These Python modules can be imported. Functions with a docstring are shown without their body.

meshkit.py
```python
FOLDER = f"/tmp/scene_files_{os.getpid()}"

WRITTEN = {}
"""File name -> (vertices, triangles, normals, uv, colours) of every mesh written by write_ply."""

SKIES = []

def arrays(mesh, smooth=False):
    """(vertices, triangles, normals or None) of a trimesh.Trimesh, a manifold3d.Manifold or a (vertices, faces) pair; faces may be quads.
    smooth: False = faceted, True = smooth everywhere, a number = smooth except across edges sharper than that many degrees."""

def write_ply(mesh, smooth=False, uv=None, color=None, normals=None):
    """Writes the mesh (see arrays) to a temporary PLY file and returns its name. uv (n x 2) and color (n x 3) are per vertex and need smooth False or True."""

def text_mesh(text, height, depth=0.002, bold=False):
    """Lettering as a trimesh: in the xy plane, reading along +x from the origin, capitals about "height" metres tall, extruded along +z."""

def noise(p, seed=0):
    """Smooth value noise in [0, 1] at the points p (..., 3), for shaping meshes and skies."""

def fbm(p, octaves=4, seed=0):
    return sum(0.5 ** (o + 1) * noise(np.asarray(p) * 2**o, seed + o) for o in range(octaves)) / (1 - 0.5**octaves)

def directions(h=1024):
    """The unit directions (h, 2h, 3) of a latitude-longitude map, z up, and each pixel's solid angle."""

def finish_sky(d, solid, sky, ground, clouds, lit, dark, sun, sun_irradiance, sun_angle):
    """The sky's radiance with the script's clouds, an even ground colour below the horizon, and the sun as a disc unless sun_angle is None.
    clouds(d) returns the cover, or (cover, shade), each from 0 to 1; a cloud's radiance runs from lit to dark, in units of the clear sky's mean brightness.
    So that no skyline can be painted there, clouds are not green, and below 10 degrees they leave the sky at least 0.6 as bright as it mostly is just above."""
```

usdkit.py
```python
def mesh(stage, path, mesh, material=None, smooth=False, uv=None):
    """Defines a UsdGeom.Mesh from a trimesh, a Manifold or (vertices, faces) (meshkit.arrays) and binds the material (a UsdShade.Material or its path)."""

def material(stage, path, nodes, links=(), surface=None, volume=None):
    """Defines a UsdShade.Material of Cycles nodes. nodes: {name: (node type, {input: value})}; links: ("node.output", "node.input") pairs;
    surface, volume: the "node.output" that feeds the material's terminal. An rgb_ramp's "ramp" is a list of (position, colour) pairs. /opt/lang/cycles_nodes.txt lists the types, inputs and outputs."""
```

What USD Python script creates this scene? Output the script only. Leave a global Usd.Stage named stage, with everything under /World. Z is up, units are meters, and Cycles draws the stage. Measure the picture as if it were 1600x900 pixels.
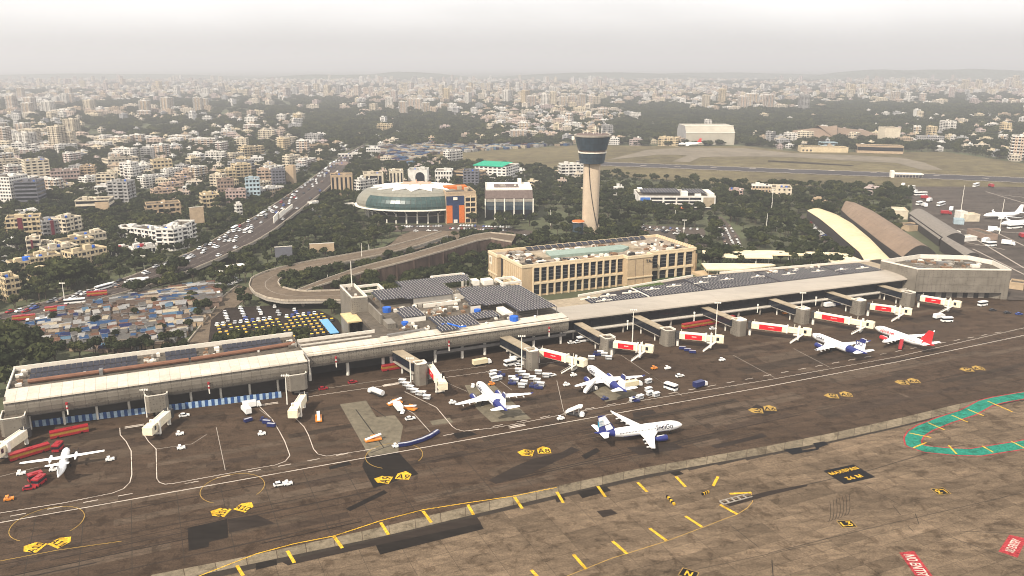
import math, random
import numpy as np, trimesh, usdkit, meshkit
from pxr import Usd, UsdGeom, UsdLux, UsdShade, Sdf, Gf, Vt
from shapely.geometry import Polygon, Point, LineString
from shapely.prepared import prep

stage = Usd.Stage.CreateInMemory()
UsdGeom.SetStageUpAxis(stage, 'Z'); UsdGeom.SetStageMetersPerUnit(stage, 1.0)
UsdGeom.Xform.Define(stage, '/World'); UsdGeom.Scope.Define(stage, '/World/Looks')
R = random.Random(7)
# ---------------------------------------------------------------- camera (from a plane climbing out, 140 m up)
FOC, CAMH, HOR = 1300.0, 140.0, 101.0
PITCH = math.atan((450 - HOR) / FOC)
cam = UsdGeom.Camera.Define(stage, '/World/camera')
cam.AddTranslateOp().Set(Gf.Vec3d(0, 0, CAMH)); cam.AddRotateXOp().Set(90 - math.degrees(PITCH))
cam.CreateHorizontalApertureAttr(36.0); cam.CreateFocalLengthAttr(36.0 * FOC / 1600)
cam.CreateClippingRangeAttr(Gf.Vec2f(1.0, 200000.0))
cam.CreateExposureAttr(0.52)
# ---------------------------------------------------------------- sky and sun
SUN_EL, SUN_AZ = math.radians(46), math.atan2(-0.60, -0.80)      # azimuth = atan2(x, y): the sun stands behind the camera, to its left
SD = np.array([math.cos(SUN_EL) * math.sin(SUN_AZ), math.cos(SUN_EL) * math.cos(SUN_AZ), math.sin(SUN_EL)])
skym = usdkit.material(stage, '/World/Looks/hazy_sky', {
    'sky': ('sky_texture', {'sky_type': 'single_scattering', 'sun_disc': False, 'sun_elevation': SUN_EL, 'sun_rotation': SUN_AZ, 'altitude': 100.0, 'air_density': 1.0, 'aerosol_density': 6.0, 'ozone_density': 1.0}),
    'tc': ('texture_coordinate', {}), 'mp': ('mapping', {'scale': (1.0, 1.0, 4.0)}),
    'n': ('noise_texture', {'scale': 2.2, 'detail': 4.0, 'roughness': 0.55}),
    'r': ('rgb_ramp', {'ramp': [(0.25, (8.0, 7.85, 7.7)), (0.75, (11.2, 11.0, 10.8))]}),
    'mx': ('mix', {'fac': 0.85}), 'sx': ('separate_xyz', {}), 're': ('rgb_ramp', {'ramp': [(0.0, (.54, .535, .53)), (0.022, (.66, .655, .65)), (0.05, (.92, .915, .91)), (0.075, (1.0, 1.0, 1.0)), (1.0, (.95, .95, .95))]}), 'me': ('mix', {'mix_type': 'multiply', 'fac': 1.0}),
    'bg': ('background_shader', {'strength': 0.10})},
    [('tc.generated', 'mp.vector'), ('mp.vector', 'n.vector'), ('n.fac', 'r.fac'), ('sky.color', 'mx.color1'), ('r.color', 'mx.color2'), ('tc.generated', 'sx.vector'), ('sx.z', 're.fac'), ('mx.color', 'me.color1'), ('re.color', 'me.color2'), ('me.color', 'bg.color')], surface='bg.background')
dome = UsdLux.DomeLight.Define(stage, '/World/sky')
UsdShade.MaterialBindingAPI.Apply(dome.GetPrim()).Bind(skym)
dome.GetPrim().SetCustomDataByKey('kind', 'structure')
sun = UsdLux.DistantLight.Define(stage, '/World/sun')
sun.CreateIntensityAttr(1.25); sun.CreateAngleAttr(0.6); sun.CreateNormalizeAttr(True); sun.CreateColorAttr(Gf.Vec3f(1.0, 0.91, 0.78))
sun.AddRotateZOp().Set(math.degrees(math.atan2(SD[1], SD[0]))); sun.AddRotateYOp().Set(90 - math.degrees(SUN_EL))
HAZE_D = 0.000175

# ---------------------------------------------------------------- geometry of the place: pixel of the photograph -> point on a level plane
_c, _s = math.cos(PITCH), math.sin(PITCH)
FWD, UP = np.array([0, _c, -_s]), np.array([0, _s, _c])
def P(x, y, z=0.0):
    d = np.array([(x - 800) / FOC, 0, 0]) + (450 - y) / FOC * UP + FWD
    return np.array([0, 0, CAMH]) + d * (z - CAMH) / d[2]
def pix(X, Y, Z=0.0):
    q = np.array([X, Y, Z - CAMH]); w = q @ FWD
    return 800 + FOC * q[0] / w, 450 - FOC * (q @ UP) / w
TH = math.radians(24.1)                                              # the terminal's direction; (u, v) run along and away from it
def W(u, v, z=0.0): return np.array([u * math.cos(TH) - v * math.sin(TH), u * math.sin(TH) + v * math.cos(TH), z])
def uv(x, y, z=0.0):
    p = P(x, y, z); return (p[0] * math.cos(TH) + p[1] * math.sin(TH), -p[0] * math.sin(TH) + p[1] * math.cos(TH))
THD = math.degrees(TH)

# ---------------------------------------------------------------- materials
def mat(name, col, rough=0.8, var=0.22, scale=0.5, metal=0.0, spec=0.08, var2=0.0, scale2=0.05, col2=None, bump=0.0, stretch=None, space='position', grain=0.0):
    """principled surface; base colour runs between two tones of itself by noise (fine: scale, broad: scale2)"""
    col = np.array(col, float); c2 = np.array(col2, float) if col2 is not None else col
    n = {'p': ('principled_bsdf', {'roughness': rough, 'metallic': metal, 'specular_ior_level': spec})}
    l = []
    if var <= 0 and var2 <= 0 and col2 is None:
        n['p'][1]['base_color'] = tuple(col)
    else:
        n['g'] = ('geometry', {}) if space == 'position' else ('texture_coordinate', {})
        src = 'g.position' if space == 'position' else 'g.object'
        n['mp'] = ('mapping', {'rotation': (0, 0, -TH if space == 'position' else 0), 'scale': stretch or (1, 1, 1)})
        l.append((src, 'mp.vector'))
        n['n'] = ('noise_texture', {'scale': scale, 'detail': 5.0, 'roughness': 0.65})
        n['r'] = ('rgb_ramp', {'ramp': [(0.3, tuple(col * (1 - var))), (0.7, tuple(np.minimum(c2 * (1 + var), 0.95)))]})
        l += [('mp.vector', 'n.vector'), ('n.fac', 'r.fac')]
        out = 'r.color'
        if var2 > 0:
            n['n2'] = ('noise_texture', {'scale': scale2, 'detail': 3.0})
            n['r2'] = ('rgb_ramp', {'ramp': [(0.3, (1 - var2,) * 3), (0.7, (1.0,) * 3)]})
            n['m2'] = ('mix', {'mix_type': 'multiply', 'fac': 1.0})
            l += [('mp.vector', 'n2.vector'), ('n2.fac', 'r2.fac'), (out, 'm2.color1'), ('r2.color', 'm2.color2')]; out = 'm2.color'
        if grain > 0:
            n['n3'] = ('noise_texture', {'scale': 1.6, 'detail': 4.0, 'roughness': 0.8}); n['r3'] = ('rgb_ramp', {'ramp': [(0.32, (1 - grain,) * 3), (0.5, (1.0,) * 3), (0.68, (1 + grain,) * 3)]}); n['m3'] = ('mix', {'mix_type': 'multiply', 'fac': 1.0})
            n['n4'] = ('noise_texture', {'scale': 0.16, 'detail': 6.0, 'roughness': 0.75, 'distortion': 0.6}); n['r4'] = ('rgb_ramp', {'ramp': [(0.40, (.62, .60, .58)), (0.47, (1.0,) * 3), (1.0, (1.08,) * 3)]}); n['m4'] = ('mix', {'mix_type': 'multiply', 'fac': 1.0})
            l += [('g.position', 'n3.vector'), ('n3.fac', 'r3.fac'), (out, 'm3.color1'), ('r3.color', 'm3.color2'), ('g.position', 'n4.vector'), ('n4.fac', 'r4.fac'), ('m3.color', 'm4.color1'), ('r4.color', 'm4.color2')]; out = 'm4.color'
        l.append((out, 'p.base_color'))
        if bump:
            n['b'] = ('bump', {'distance': bump, 'strength': 0.6}); l += [('n.fac', 'b.height'), ('b.normal', 'p.normal')]
    return usdkit.material(stage, '/World/Looks/' + name, n, l, surface='p.BSDF')
_m = {}
def flat(name, col, rough=0.6, metal=0.0, var=0.12):
    if name not in _m: _m[name] = mat(name, col, rough, var=var, scale=0.8, metal=metal, space='object')
    return _m[name]

# ---------------------------------------------------------------- mesh collector and prim helpers
class MB:
    def __init__(s): s.v, s.f, s.n = [], [], 0
    def add(s, v, f):
        s.v.append(np.asarray(v, float)); s.f.append(np.asarray(f, int) + s.n); s.n += len(v); return s
    def quad(s, a, b, c, d): return s.add([a, b, c, d], [[0, 1, 2], [0, 2, 3]])
    def poly(s, pts, z=None):
        """flat polygon (may be concave), pts 2-D at height z"""
        v, f = trimesh.creation.triangulate_polygon(Polygon(pts).buffer(0) if not isinstance(pts, Polygon) else pts, engine='earcut')
        f = np.asarray(f)
        a = v[f[:, 1]] - v[f[:, 0]]; b = v[f[:, 2]] - v[f[:, 0]]; fl = (a[:, 0] * b[:, 1] - a[:, 1] * b[:, 0]) < 0
        f[fl] = f[fl][:, ::-1]
        return s.add(np.column_stack([v, np.full(len(v), z or 0.0)]), f)
    def box(s, x0, x1, y0, y1, z0, z1, bottom=False):
        v = [(x, y, z) for z in (z0, z1) for x, y in ((x0, y0), (x1, y0), (x1, y1), (x0, y1))]
        f = [[0, 1, 5], [0, 5, 4], [1, 2, 6], [1, 6, 5], [2, 3, 7], [2, 7, 6], [3, 0, 4], [3, 4, 7], [4, 5, 6], [4, 6, 7]]
        if bottom: f += [[0, 2, 1], [0, 3, 2]]
        return s.add(v, f)
    def obox(s, c, L, Wd, z0, z1, ang):
        """box of length L, width Wd about (cx, cy) turned by ang radians"""
        ca, sa = math.cos(ang), math.sin(ang); m = MB().box(-L / 2, L / 2, -Wd / 2, Wd / 2, z0, z1, True)
        v = np.vstack(m.v); return s.add(np.column_stack([c[0] + v[:, 0] * ca - v[:, 1] * sa, c[1] + v[:, 0] * sa + v[:, 1] * ca, v[:, 2]]), np.vstack(m.f))
    def prism(s, pts, z0, z1, top=True, bottom=False):
        pts = [tuple(p[:2]) for p in pts]
        if Polygon(pts).exterior.is_ccw is False: pts = pts[::-1]
        n = len(pts)
        v = [(*p, z0) for p in pts] + [(*p, z1) for p in pts]
        f = []
        for i in range(n):
            j = (i + 1) % n; f += [[i, j, n + j], [i, n + j, n + i]]
        s.add(v, f)
        if top: s.poly(pts, z1)
        if bottom: k = len(s.f); s.poly(pts, z0); s.f[-1] = s.f[-1][:, ::-1]
        return s
    def sweep(s, prof, a0, a1, caps=True):
        """profile (y, z) points swept along x from a0 to a1"""
        n = len(prof); v = [(a0, y, z) for y, z in prof] + [(a1, y, z) for y, z in prof]; f = []
        for i in range(n - 1): f += [[i, n + i, n + i + 1], [i, n + i + 1, i + 1]]
        return s.add(v, f)
    def rings(s, rr, cap0=False, cap1=False):
        """loft through rings of equal point counts"""
        n = len(rr[0]); v = np.vstack(rr); f = []
        for k in range(len(rr) - 1):
            for i in range(n):
                j = (i + 1) % n; f += [[k * n + i, k * n + j, (k + 1) * n + j], [k * n + i, (k + 1) * n + j, (k + 1) * n + i]]
        if cap0: f += [[0, i + 1, i] for i in range(1, n - 1)]
        if cap1: b = (len(rr) - 1) * n; f += [[b, b + i, b + i + 1] for i in range(1, n - 1)]
        return s.add(v, f)
    def tube(s, a, b, r0, r1=None, n=6, caps=True):
        a, b = np.asarray(a, float), np.asarray(b, float); r1 = r0 if r1 is None else r1
        t = (b - a) / (np.linalg.norm(b - a) + 1e-9); x = np.cross(t, [0, 0, 1.0] if abs(t[2]) < 0.9 else [1.0, 0, 0]); x /= np.linalg.norm(x); y = np.cross(t, x)
        ang = np.arange(n) * 2 * math.pi / n; c = np.cos(ang)[:, None] * x + np.sin(ang)[:, None] * y
        return s.rings([a + c * r0, b + c * r1], caps, caps)
    def bar(s, a, b, w, h):
        """rectangular bar from a to b (horizontal width w, height h, hung under the line)"""
        a, b = np.asarray(a, float), np.asarray(b, float); t = b - a; q = np.array([-t[1], t[0], 0]); q = q / (np.linalg.norm(q) + 1e-9) * w / 2; dn = np.array([0, 0, h])
        return s.rings([[a - q - dn, a + q - dn, a + q, a - q], [b - q - dn, b + q - dn, b + q, b - q]], True, True)
    def tm(s, m): return s.add(m.vertices, m.faces)
    def trans(s, M):
        v = np.vstack(s.v); s.v = [v @ np.asarray(M)[:3, :3].T + np.asarray(M)[:3, 3]]; s.f = [np.vstack(s.f)]; return s
    def merged(s): return np.vstack(s.v), np.vstack(s.f)
    def build(s, name, m, parent=None, smooth=False, label=None, kind=None):
        if not s.v: return None
        p = usdkit.mesh(stage, _num((parent.GetPath().pathString if parent else '/World') + '/' + name), s.merged(), m, smooth=smooth).GetPrim()
        p.GetAttribute('doubleSided') or None
        if label: p.SetCustomDataByKey('label', label)
        if kind: p.SetCustomDataByKey('kind', kind)
        return p
_used = {}
def _num(path):
    k = _used.get(path, 0); _used[path] = k + 1
    return path if k == 0 else f'{path}_{k:03d}'
def xform(path, loc=(0, 0, 0), rot=0.0, scale=None):
    x = UsdGeom.Xform.Define(stage, _num(path)); x.AddTranslateOp().Set(Gf.Vec3d(*map(float, loc)))
    if rot: x.AddRotateZOp().Set(float(rot))
    if scale is not None: x.AddScaleOp().Set(Gf.Vec3f(*map(float, np.broadcast_to(scale, 3))))
    return x.GetPrim()
def tag(p, label=None, cat=None, group=None, kind=None):
    for k, v in (('label', label), ('category', cat), ('group', group), ('kind', kind)):
        if v: p.SetCustomDataByKey(k, v)
    return p
def thing(name, label, cat, loc=(0, 0, 0), rot=0.0, group=None, scale=None, kind=None):
    return tag(xform('/World/' + name, loc, rot, scale), label, cat, group, kind)
def part(parent, name, kind=None):
    p = xform(parent.GetPath().pathString + '/' + name); tag(p, kind=kind); return p
KINDS = {}
def kind_class(key, build):
    """a class prim holding the parts of one kind of thing; build(prim) fills it once"""
    if key not in KINDS:
        p = stage.CreateClassPrim('/World/kind_' + key); KINDS[key] = p.GetPath(); build(p)
    return KINDS[key]
def copy(name, key, label, cat, loc, rot=0.0, group=None, scale=None):
    t = thing(name, label, cat, loc, rot, group, scale); t.GetReferences().AddInternalReference(KINDS[key]); t.SetInstanceable(True); return t
def scatter(name, protos, pts, rots, scales, idx, cat, label, kind='stuff'):
    """a PointInstancer of what nobody could count"""
    pi = UsdGeom.PointInstancer.Define(stage, '/World/' + name)
    paths = []
    for i, (pn, mb_m) in enumerate(protos):
        if isinstance(mb_m, list):
            x = UsdGeom.Xform.Define(stage, f'/World/{name}/{pn}')
            for q, (mb, m) in enumerate(mb_m): usdkit.mesh(stage, f'/World/{name}/{pn}/piece_{q}', mb.merged(), m)
        paths.append(Sdf.Path(f'/World/{name}/{pn}'))
    pi.CreatePrototypesRel().SetTargets(paths)
    pi.CreatePositionsAttr(Vt.Vec3fArray.FromNumpy(np.asarray(pts, np.float32)))
    pi.CreateProtoIndicesAttr(Vt.IntArray.FromNumpy(np.asarray(idx, np.int32)))
    pi.CreateScalesAttr(Vt.Vec3fArray.FromNumpy(np.asarray(scales, np.float32)))
    a = np.asarray(rots, float) / 2
    pi.CreateOrientationsAttr(Vt.QuathArray([Gf.Quath(float(math.cos(t)), 0.0, 0.0, float(math.sin(t))) for t in a]))
    return tag(pi.GetPrim(), label, cat, None, kind)
# ================================================================ the ground, its paving and paint
m_earth = mat('earth', (0.085, 0.078, 0.052), 0.95, var=0.35, scale=0.02, var2=0.3, scale2=0.003, col2=(0.075, 0.085, 0.045))
m_asph = mat('apron_asphalt', (0.060, 0.0395, 0.026), 0.85, grain=.40, var=0.32, scale=0.35, var2=0.32, scale2=0.025, stretch=(0.22, 1, 1), bump=0.02)
m_dark = mat('fresh_asphalt', (0.015, 0.012, 0.010), 0.85, var=0.3, scale=0.6, var2=0.25, scale2=0.08, stretch=(0.25, 1, 1))
m_mid = mat('worn_asphalt', (0.027, 0.020, 0.016), 0.85, var=0.3, scale=0.5, var2=0.3, scale2=0.05, stretch=(0.2, 1, 1))
m_slabs = [mat(f'slab_tone_{i}', np.array((0.142, 0.102, 0.067)) * k, 0.9, grain=.34, var=0.34, scale=0.42, var2=0.38, scale2=0.05, stretch=(0.3, 1, 1), bump=0.01) for i, k in enumerate((0.78, 0.9, 1.0, 1.1, 0.96))]
m_pale = [mat(f'pale_concrete_{i}', np.array((0.165, 0.134, 0.092)) * k, 0.9, grain=.22, var=0.3, scale=0.5, var2=0.25, scale2=0.08) for i, k in enumerate((0.85, 1.0, 1.1))]
m_pad = mat('stand_concrete', (0.135, 0.115, 0.082), 0.9, var=0.3, scale=0.4, var2=0.25, scale2=0.07)
m_joint = mat('joint_dirt', (0.030, 0.024, 0.019), 0.95, var=0.2)
m_white = mat('white_paint', (0.46, 0.40, 0.34), 0.7, grain=.25, var=0.28, scale=1.2, stretch=(0.3, 1, 1))
m_faint = mat('worn_white_paint', (0.30, 0.26, 0.22), 0.8, var=0.4, scale=1.0)
m_yel = mat('yellow_paint', (0.52, 0.31, 0.025), 0.8, grain=.5, var=0.3, scale=1.0)
m_yelf = mat('worn_yellow_paint', (0.30, 0.19, 0.05), 0.8, var=0.4, scale=0.8)
m_green = mat('green_paint', (0.014, 0.155, 0.108), 0.8, grain=.45, var=0.22, scale=0.6)
m_redp = mat('red_paint', (0.27, 0.03, 0.035), 0.8, grain=.5, var=0.3, scale=0.9)
m_black = mat('black_paint', (0.010, 0.010, 0.011), 0.9, var=0.3, scale=0.8)
m_road = mat('road_asphalt', (0.075, 0.060, 0.050), 0.85, var=0.22, scale=0.3, var2=0.25, scale2=0.02)
m_grass = mat('dry_grass', (0.115, 0.092, 0.055), 0.95, var=0.3, scale=0.05, var2=0.35, scale2=0.006, col2=(0.125, 0.105, 0.055))
m_taxi = mat('far_taxiway', (0.165, 0.140, 0.105), 0.9, var=0.2, scale=0.04, var2=0.2, scale2=0.01)
m_rwy = mat('runway_asphalt', (0.052, 0.048, 0.050), 0.85, var=0.25, scale=0.05, stretch=(0.2, 1, 1))

tag(MB().quad((-34000, -1500, 0), (34000, -1500, 0), (34000, 40000, 0), (-34000, 40000, 0)).build('ground', m_earth), 'brown and green earth under the city', 'ground', None, 'structure')
hz = MB().box(-36000, 36000, -1800, 44000, -1.0, 330.0, True).build('haze', usdkit.material(stage, '/World/Looks/haze_air', {'v': ('principled_volume', {'color': (0.815, 0.81, 0.82), 'density': HAZE_D, 'anisotropy': 0.45})}, [], volume='v.volume'))
tag(hz, 'pale smog thickening towards the skyline', 'haze', None, 'stuff')

def pl(pts, z=0.0): return [tuple(P(x, y, z)[:2]) for x, y in pts]
def puv(pts, z=0.0): return [uv(x, y, z) for x, y in pts]
def strip(pts2, w):
    """a polyline in (u, v) or (x, y) as a flat ribbon polygon"""
    return LineString(pts2).buffer(w / 2, cap_style=2, join_style=1, quad_segs=4)
apron = thing('apron', 'dark brown asphalt parking apron in front of the long terminal', 'apron', rot=THD, kind='structure')
MB().poly([(-330, 60), (900, 60), (900, 330), (455, 347), (455, 372), (-330, 372)], 0.05).build('asphalt', m_asph, apron)
_vt = np.array([uv(x, y) for x, y in [(100, 920), (236, 899), (400, 867), (600, 823), (800, 775), (1000, 732), (1200, 697), (1300, 677), (1400, 655), (1500, 631), (1600, 612), (1700, 594)]])
def vmax_(u): return float(np.interp(u, _vt[:, 0], _vt[:, 1]))
def patch(pts, m, name='asphalt_patch', z=0.07, label=None, par=None): return MB().poly(puv(pts), z).build(name, m, par or apron, label=label)
for k, (pts, m) in enumerate([
    ([(293, 825), (355, 811), (357, 840), (327, 847), (326, 855), (295, 861)], m_dark), ([(356, 811), (402, 805), (430, 818), (358, 833)], m_mid),
    ([(572, 712), (622, 706), (654, 741), (584, 763), (566, 729)], m_dark), ([(540, 795), (600, 766), (606, 770), (547, 799)], m_dark),
    ([(514, 729), (544, 721), (550, 726), (515, 734)], m_dark), ([(706, 677), (735, 674), (746, 679), (715, 686)], m_dark),
    ([(763, 751), (800, 731), (830, 718), (878, 707), (893, 698), (906, 704), (825, 742), (775, 756)], m_mid), ([(908, 712), (932, 700), (938, 705), (915, 718)], m_dark),
    ([(979, 700), (1050, 691), (1069, 700), (1000, 712)], m_mid), ([(1110, 697), (1175, 682), (1190, 677), (1200, 682), (1120, 701)], m_mid),
    ([(988, 645), (1020, 640), (1026, 646), (990, 653)], m_mid), ([(1168, 714), (1198, 707), (1203, 713), (1180, 721)], m_dark), ([(1170, 640), (1192, 650), (1215, 645), (1182, 632)], m_mid)]):
    patch(pts, m, z=0.062 + 0.0012 * k, label='dark fresh asphalt patch' if m is m_dark else None)
for pts in ([(531, 632), (572, 626), (588, 652), (617, 649), (630, 666), (622, 706), (577, 713)], [(726, 602), (770, 600), (785, 613), (830, 655), (768, 660), (744, 638)], [(915, 604), (955, 598), (1000, 615), (985, 620), (946, 628)], [(671, 658), (703, 653), (708, 660), (676, 665)]):
    patch(pts, m_pad, 'stand_pad', 0.08, 'pale concrete stand pad')
for a, b in (((556, 640), (600, 700)), ((600, 700), (579, 708)), ((600, 700), (618, 694)), ((603, 652), (579, 636))): MB().poly(strip(puv([a, b]), 0.35), 0.087).build('tar_line', m_black, apron)
# paving panels of slightly different age, laid along the apron
m_pv_t = [mat(f'apron_panel_{i}', np.array(c) * (1.02, .97, .92), 0.88, grain=.28, var=0.30, scale=0.5, var2=0.3, scale2=0.06, stretch=(0.25, 1, 1)) for i, c in enumerate(((0.068, 0.050, 0.036), (0.049, 0.035, 0.026), (0.080, 0.060, 0.044), (0.042, 0.031, 0.023)))]
for k in range(150):
    u0, v0 = R.uniform(-60, 440), 226 + 4.2 * R.randrange(0, 28); L0 = R.choice((8, 12, 18, 26, 40, 60)); w0 = R.choice((4.0, 4.0, 8.2))
    if not (-20 < pix(*W(u0 + L0 / 2, v0))[0] < 1620) or v0 < vmax_(u0) + 3: continue
    MB().box(u0, u0 + L0, v0, v0 + w0 - .15, 0.03, 0.0535 + 0.00003 * k).build('paving_panel', R.choice(m_pv_t), apron)
for k in range(70):
    u0, v0 = R.uniform(-60, 430), R.uniform(226, 278); L0 = R.uniform(15, 90)
    if v0 > vmax_(u0) + 3 and v0 > vmax_(u0 + L0) + 3: MB().box(u0, u0 + L0, v0, v0 + R.uniform(.15, .5), 0.03, 0.0585 + .00002 * k).build('tyre_streak', R.choice((m_mid, m_dark, m_pv_t[2])), apron)
ej = MB()
for k in range(8): v0 = 229 + k * 7.6; a = [u for u in range(-150, 470, 4) if v0 > vmax_(u) + 2]; ej.box(a[0], a[-1], v0, v0 + .2, .03, .0602) if a else None
for k in range(44): u0 = -140 + k * 14; ej.box(u0, u0 + .2, max(vmax_(u0) + 2, 226), 279, .03, .0606)
ej.build('expansion_joints', m_joint, apron, kind='stuff')
# ---- concrete taxiway slabs nearest the camera
taxi = thing('taxiway', 'brown concrete slab taxiway across the foreground', 'taxiway', rot=THD, kind='structure')
SLAB_Z = 0.10
edge_px = [(240, 914), (400, 880), (600, 838), (800, 790), (1000, 744), (1200, 709), (1300, 689), (1400, 667), (1500, 642), (1600, 623), (1700, 606)]
edge = LineString([uv(x, y) for x, y in edge_px]); vy = np.array(edge.coords)
def vmax(u): return float(np.interp(u, vy[:, 0], vy[:, 1])) - 1.2
slabs = []
L_, D_ = 12.0, 5.0
for i in range(-4, 42):
    for j in range(0, 20):
        off = (j % 2) * 0
        u0, v0 = i * L_ + off, 122 + j * D_
        u1, v1 = u0 + L_ - 0.10, v0 + D_ - 0.10
        if v0 > min(vmax(u0), vmax(u1)): continue
        v1 = min(v1, min(vmax(u0), vmax(u1)))
        if v1 - v0 < 0.7: continue
        c = W((u0 + u1) / 2, (v0 + v1) / 2); q = pix(*c)
        if not (-60 < q[0] < 1680 and q[1] < 940): continue
        slabs.append((-q[1], u0, u1, v0, v1))
slabs.sort()
MB().poly(list(edge.coords) + [(600, 100), (-60, 100)], 0.085).build('joint_bed', m_joint, taxi)
far = [MB() for _ in m_slabs]
for k, (_, u0, u1, v0, v1) in enumerate(slabs):
    t = R.choice((0, 1, 2, 2, 3, 4, 4)); dz = R.uniform(0, 0.004)
    if k < 300: MB().box(u0, u1, v0, v1, 0.02, SLAB_Z + dz).build('slab', m_slabs[t], taxi)
    else: far[t].box(u0, u1, v0, v1, 0.02, SLAB_Z + dz)
for t, f in enumerate(far): f.build('farther_slabs', m_slabs[t], taxi, kind='stuff')
def tpatch(pts, m, z=SLAB_Z + 0.006, **k): return patch(pts, m, z=z, par=taxi, **k)
for k, (pts, m) in enumerate([([(587, 852), (750, 816), (756, 827), (594, 867)], m_dark), ([(400, 881), (432, 874), (433, 883), (400, 891)], m_dark), ([(902, 769), (947, 760), (955, 767), (910, 779)], m_dark),
    ([(1045, 739), (1061, 736), (1069, 741), (1055, 744)], m_dark), ([(1224, 703), (1250, 699), (1254, 704), (1275, 701), (1270, 693), (1288, 690), (1294, 695), (1280, 700), (1279, 703), (1238, 711)], m_black),
    ([(440, 878), (600, 841), (700, 817), (745, 808), (752, 818), (600, 850), (450, 884)], m_mid), ([(866, 777), (880, 774), (884, 782), (870, 786)], m_mid), ([(932, 799), (955, 796), (965, 803), (942, 809)], m_mid), ([(1130, 785), (1200, 768), (1260, 757), (1262, 760), (1200, 775), (1140, 792)], m_mid)]):
    tpatch(pts, m, SLAB_Z + 0.006 + 0.0012 * k)
# ---- pale strip of slabs between apron and taxiway
ps = thing('concrete_strip', 'pale concrete strip between apron and taxiway slabs', 'strip', rot=THD, kind='structure')
top_px = [(236, 899), (400, 867), (600, 823), (800, 775), (1000, 732), (1200, 697), (1300, 677), (1400, 655), (1500, 631), (1600, 612), (1700, 594)]
tl = LineString([uv(x, y) for x, y in top_px]); NS = 46
for k in range(NS):
    a0, a1 = k / NS, (k + 1) / NS - 0.0005
    q = [tl.interpolate(a0, True), tl.interpolate(a1, True), edge.interpolate(a1, True), edge.interpolate(a0, True)]
    MB().prism([(p.x, p.y) for p in q], 0.02, 0.108 + R.uniform(0, 0.003)).build('strip_slab', R.choice(m_pale), ps)
# ---- painted markings
def line(pts, w, m, name='painted_line', z=0.105, par=None, kind=None, label=None): return MB().poly(strip(puv(pts), w), z).build(name, m, par or apron, kind=kind, label=label)
line([(-40, 824), (0, 817), (400, 746), (800, 675), (1200, 604), (1400, 566), (1620, 520)], 0.42, m_white, 'service_road_line')
line([(-40, 809), (0, 802), (100, 786), (175, 771), (193, 764), (203, 754), (206, 742), (205, 705), (197, 690), (188, 680), (187, 669)], 0.30, m_white, 'service_road_line')
line([(222, 675), (232, 690), (244, 702), (245, 748), (249, 754), (258, 757), (275, 755), (400, 732), (430, 727), (446, 721), (453, 712), (445, 690), (437, 675), (425, 655), (405, 635)], 0.28, m_white, 'service_road_line')
line([(453, 645), (475, 667), (482, 680), (490, 702), (497, 710), (510, 713), (570, 704)], 0.28, m_white, 'service_road_line')
line([(632, 612), (682, 637), (707, 667), (713, 671), (725, 674), (770, 669), (800, 664), (900, 644), (985, 629), (1200, 594), (1400, 558), (1620, 508)], 0.28, m_white, 'service_road_line')
line([(610, 625), (647, 647), (672, 675)], 0.35, m_faint, 'stand_line')
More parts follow.
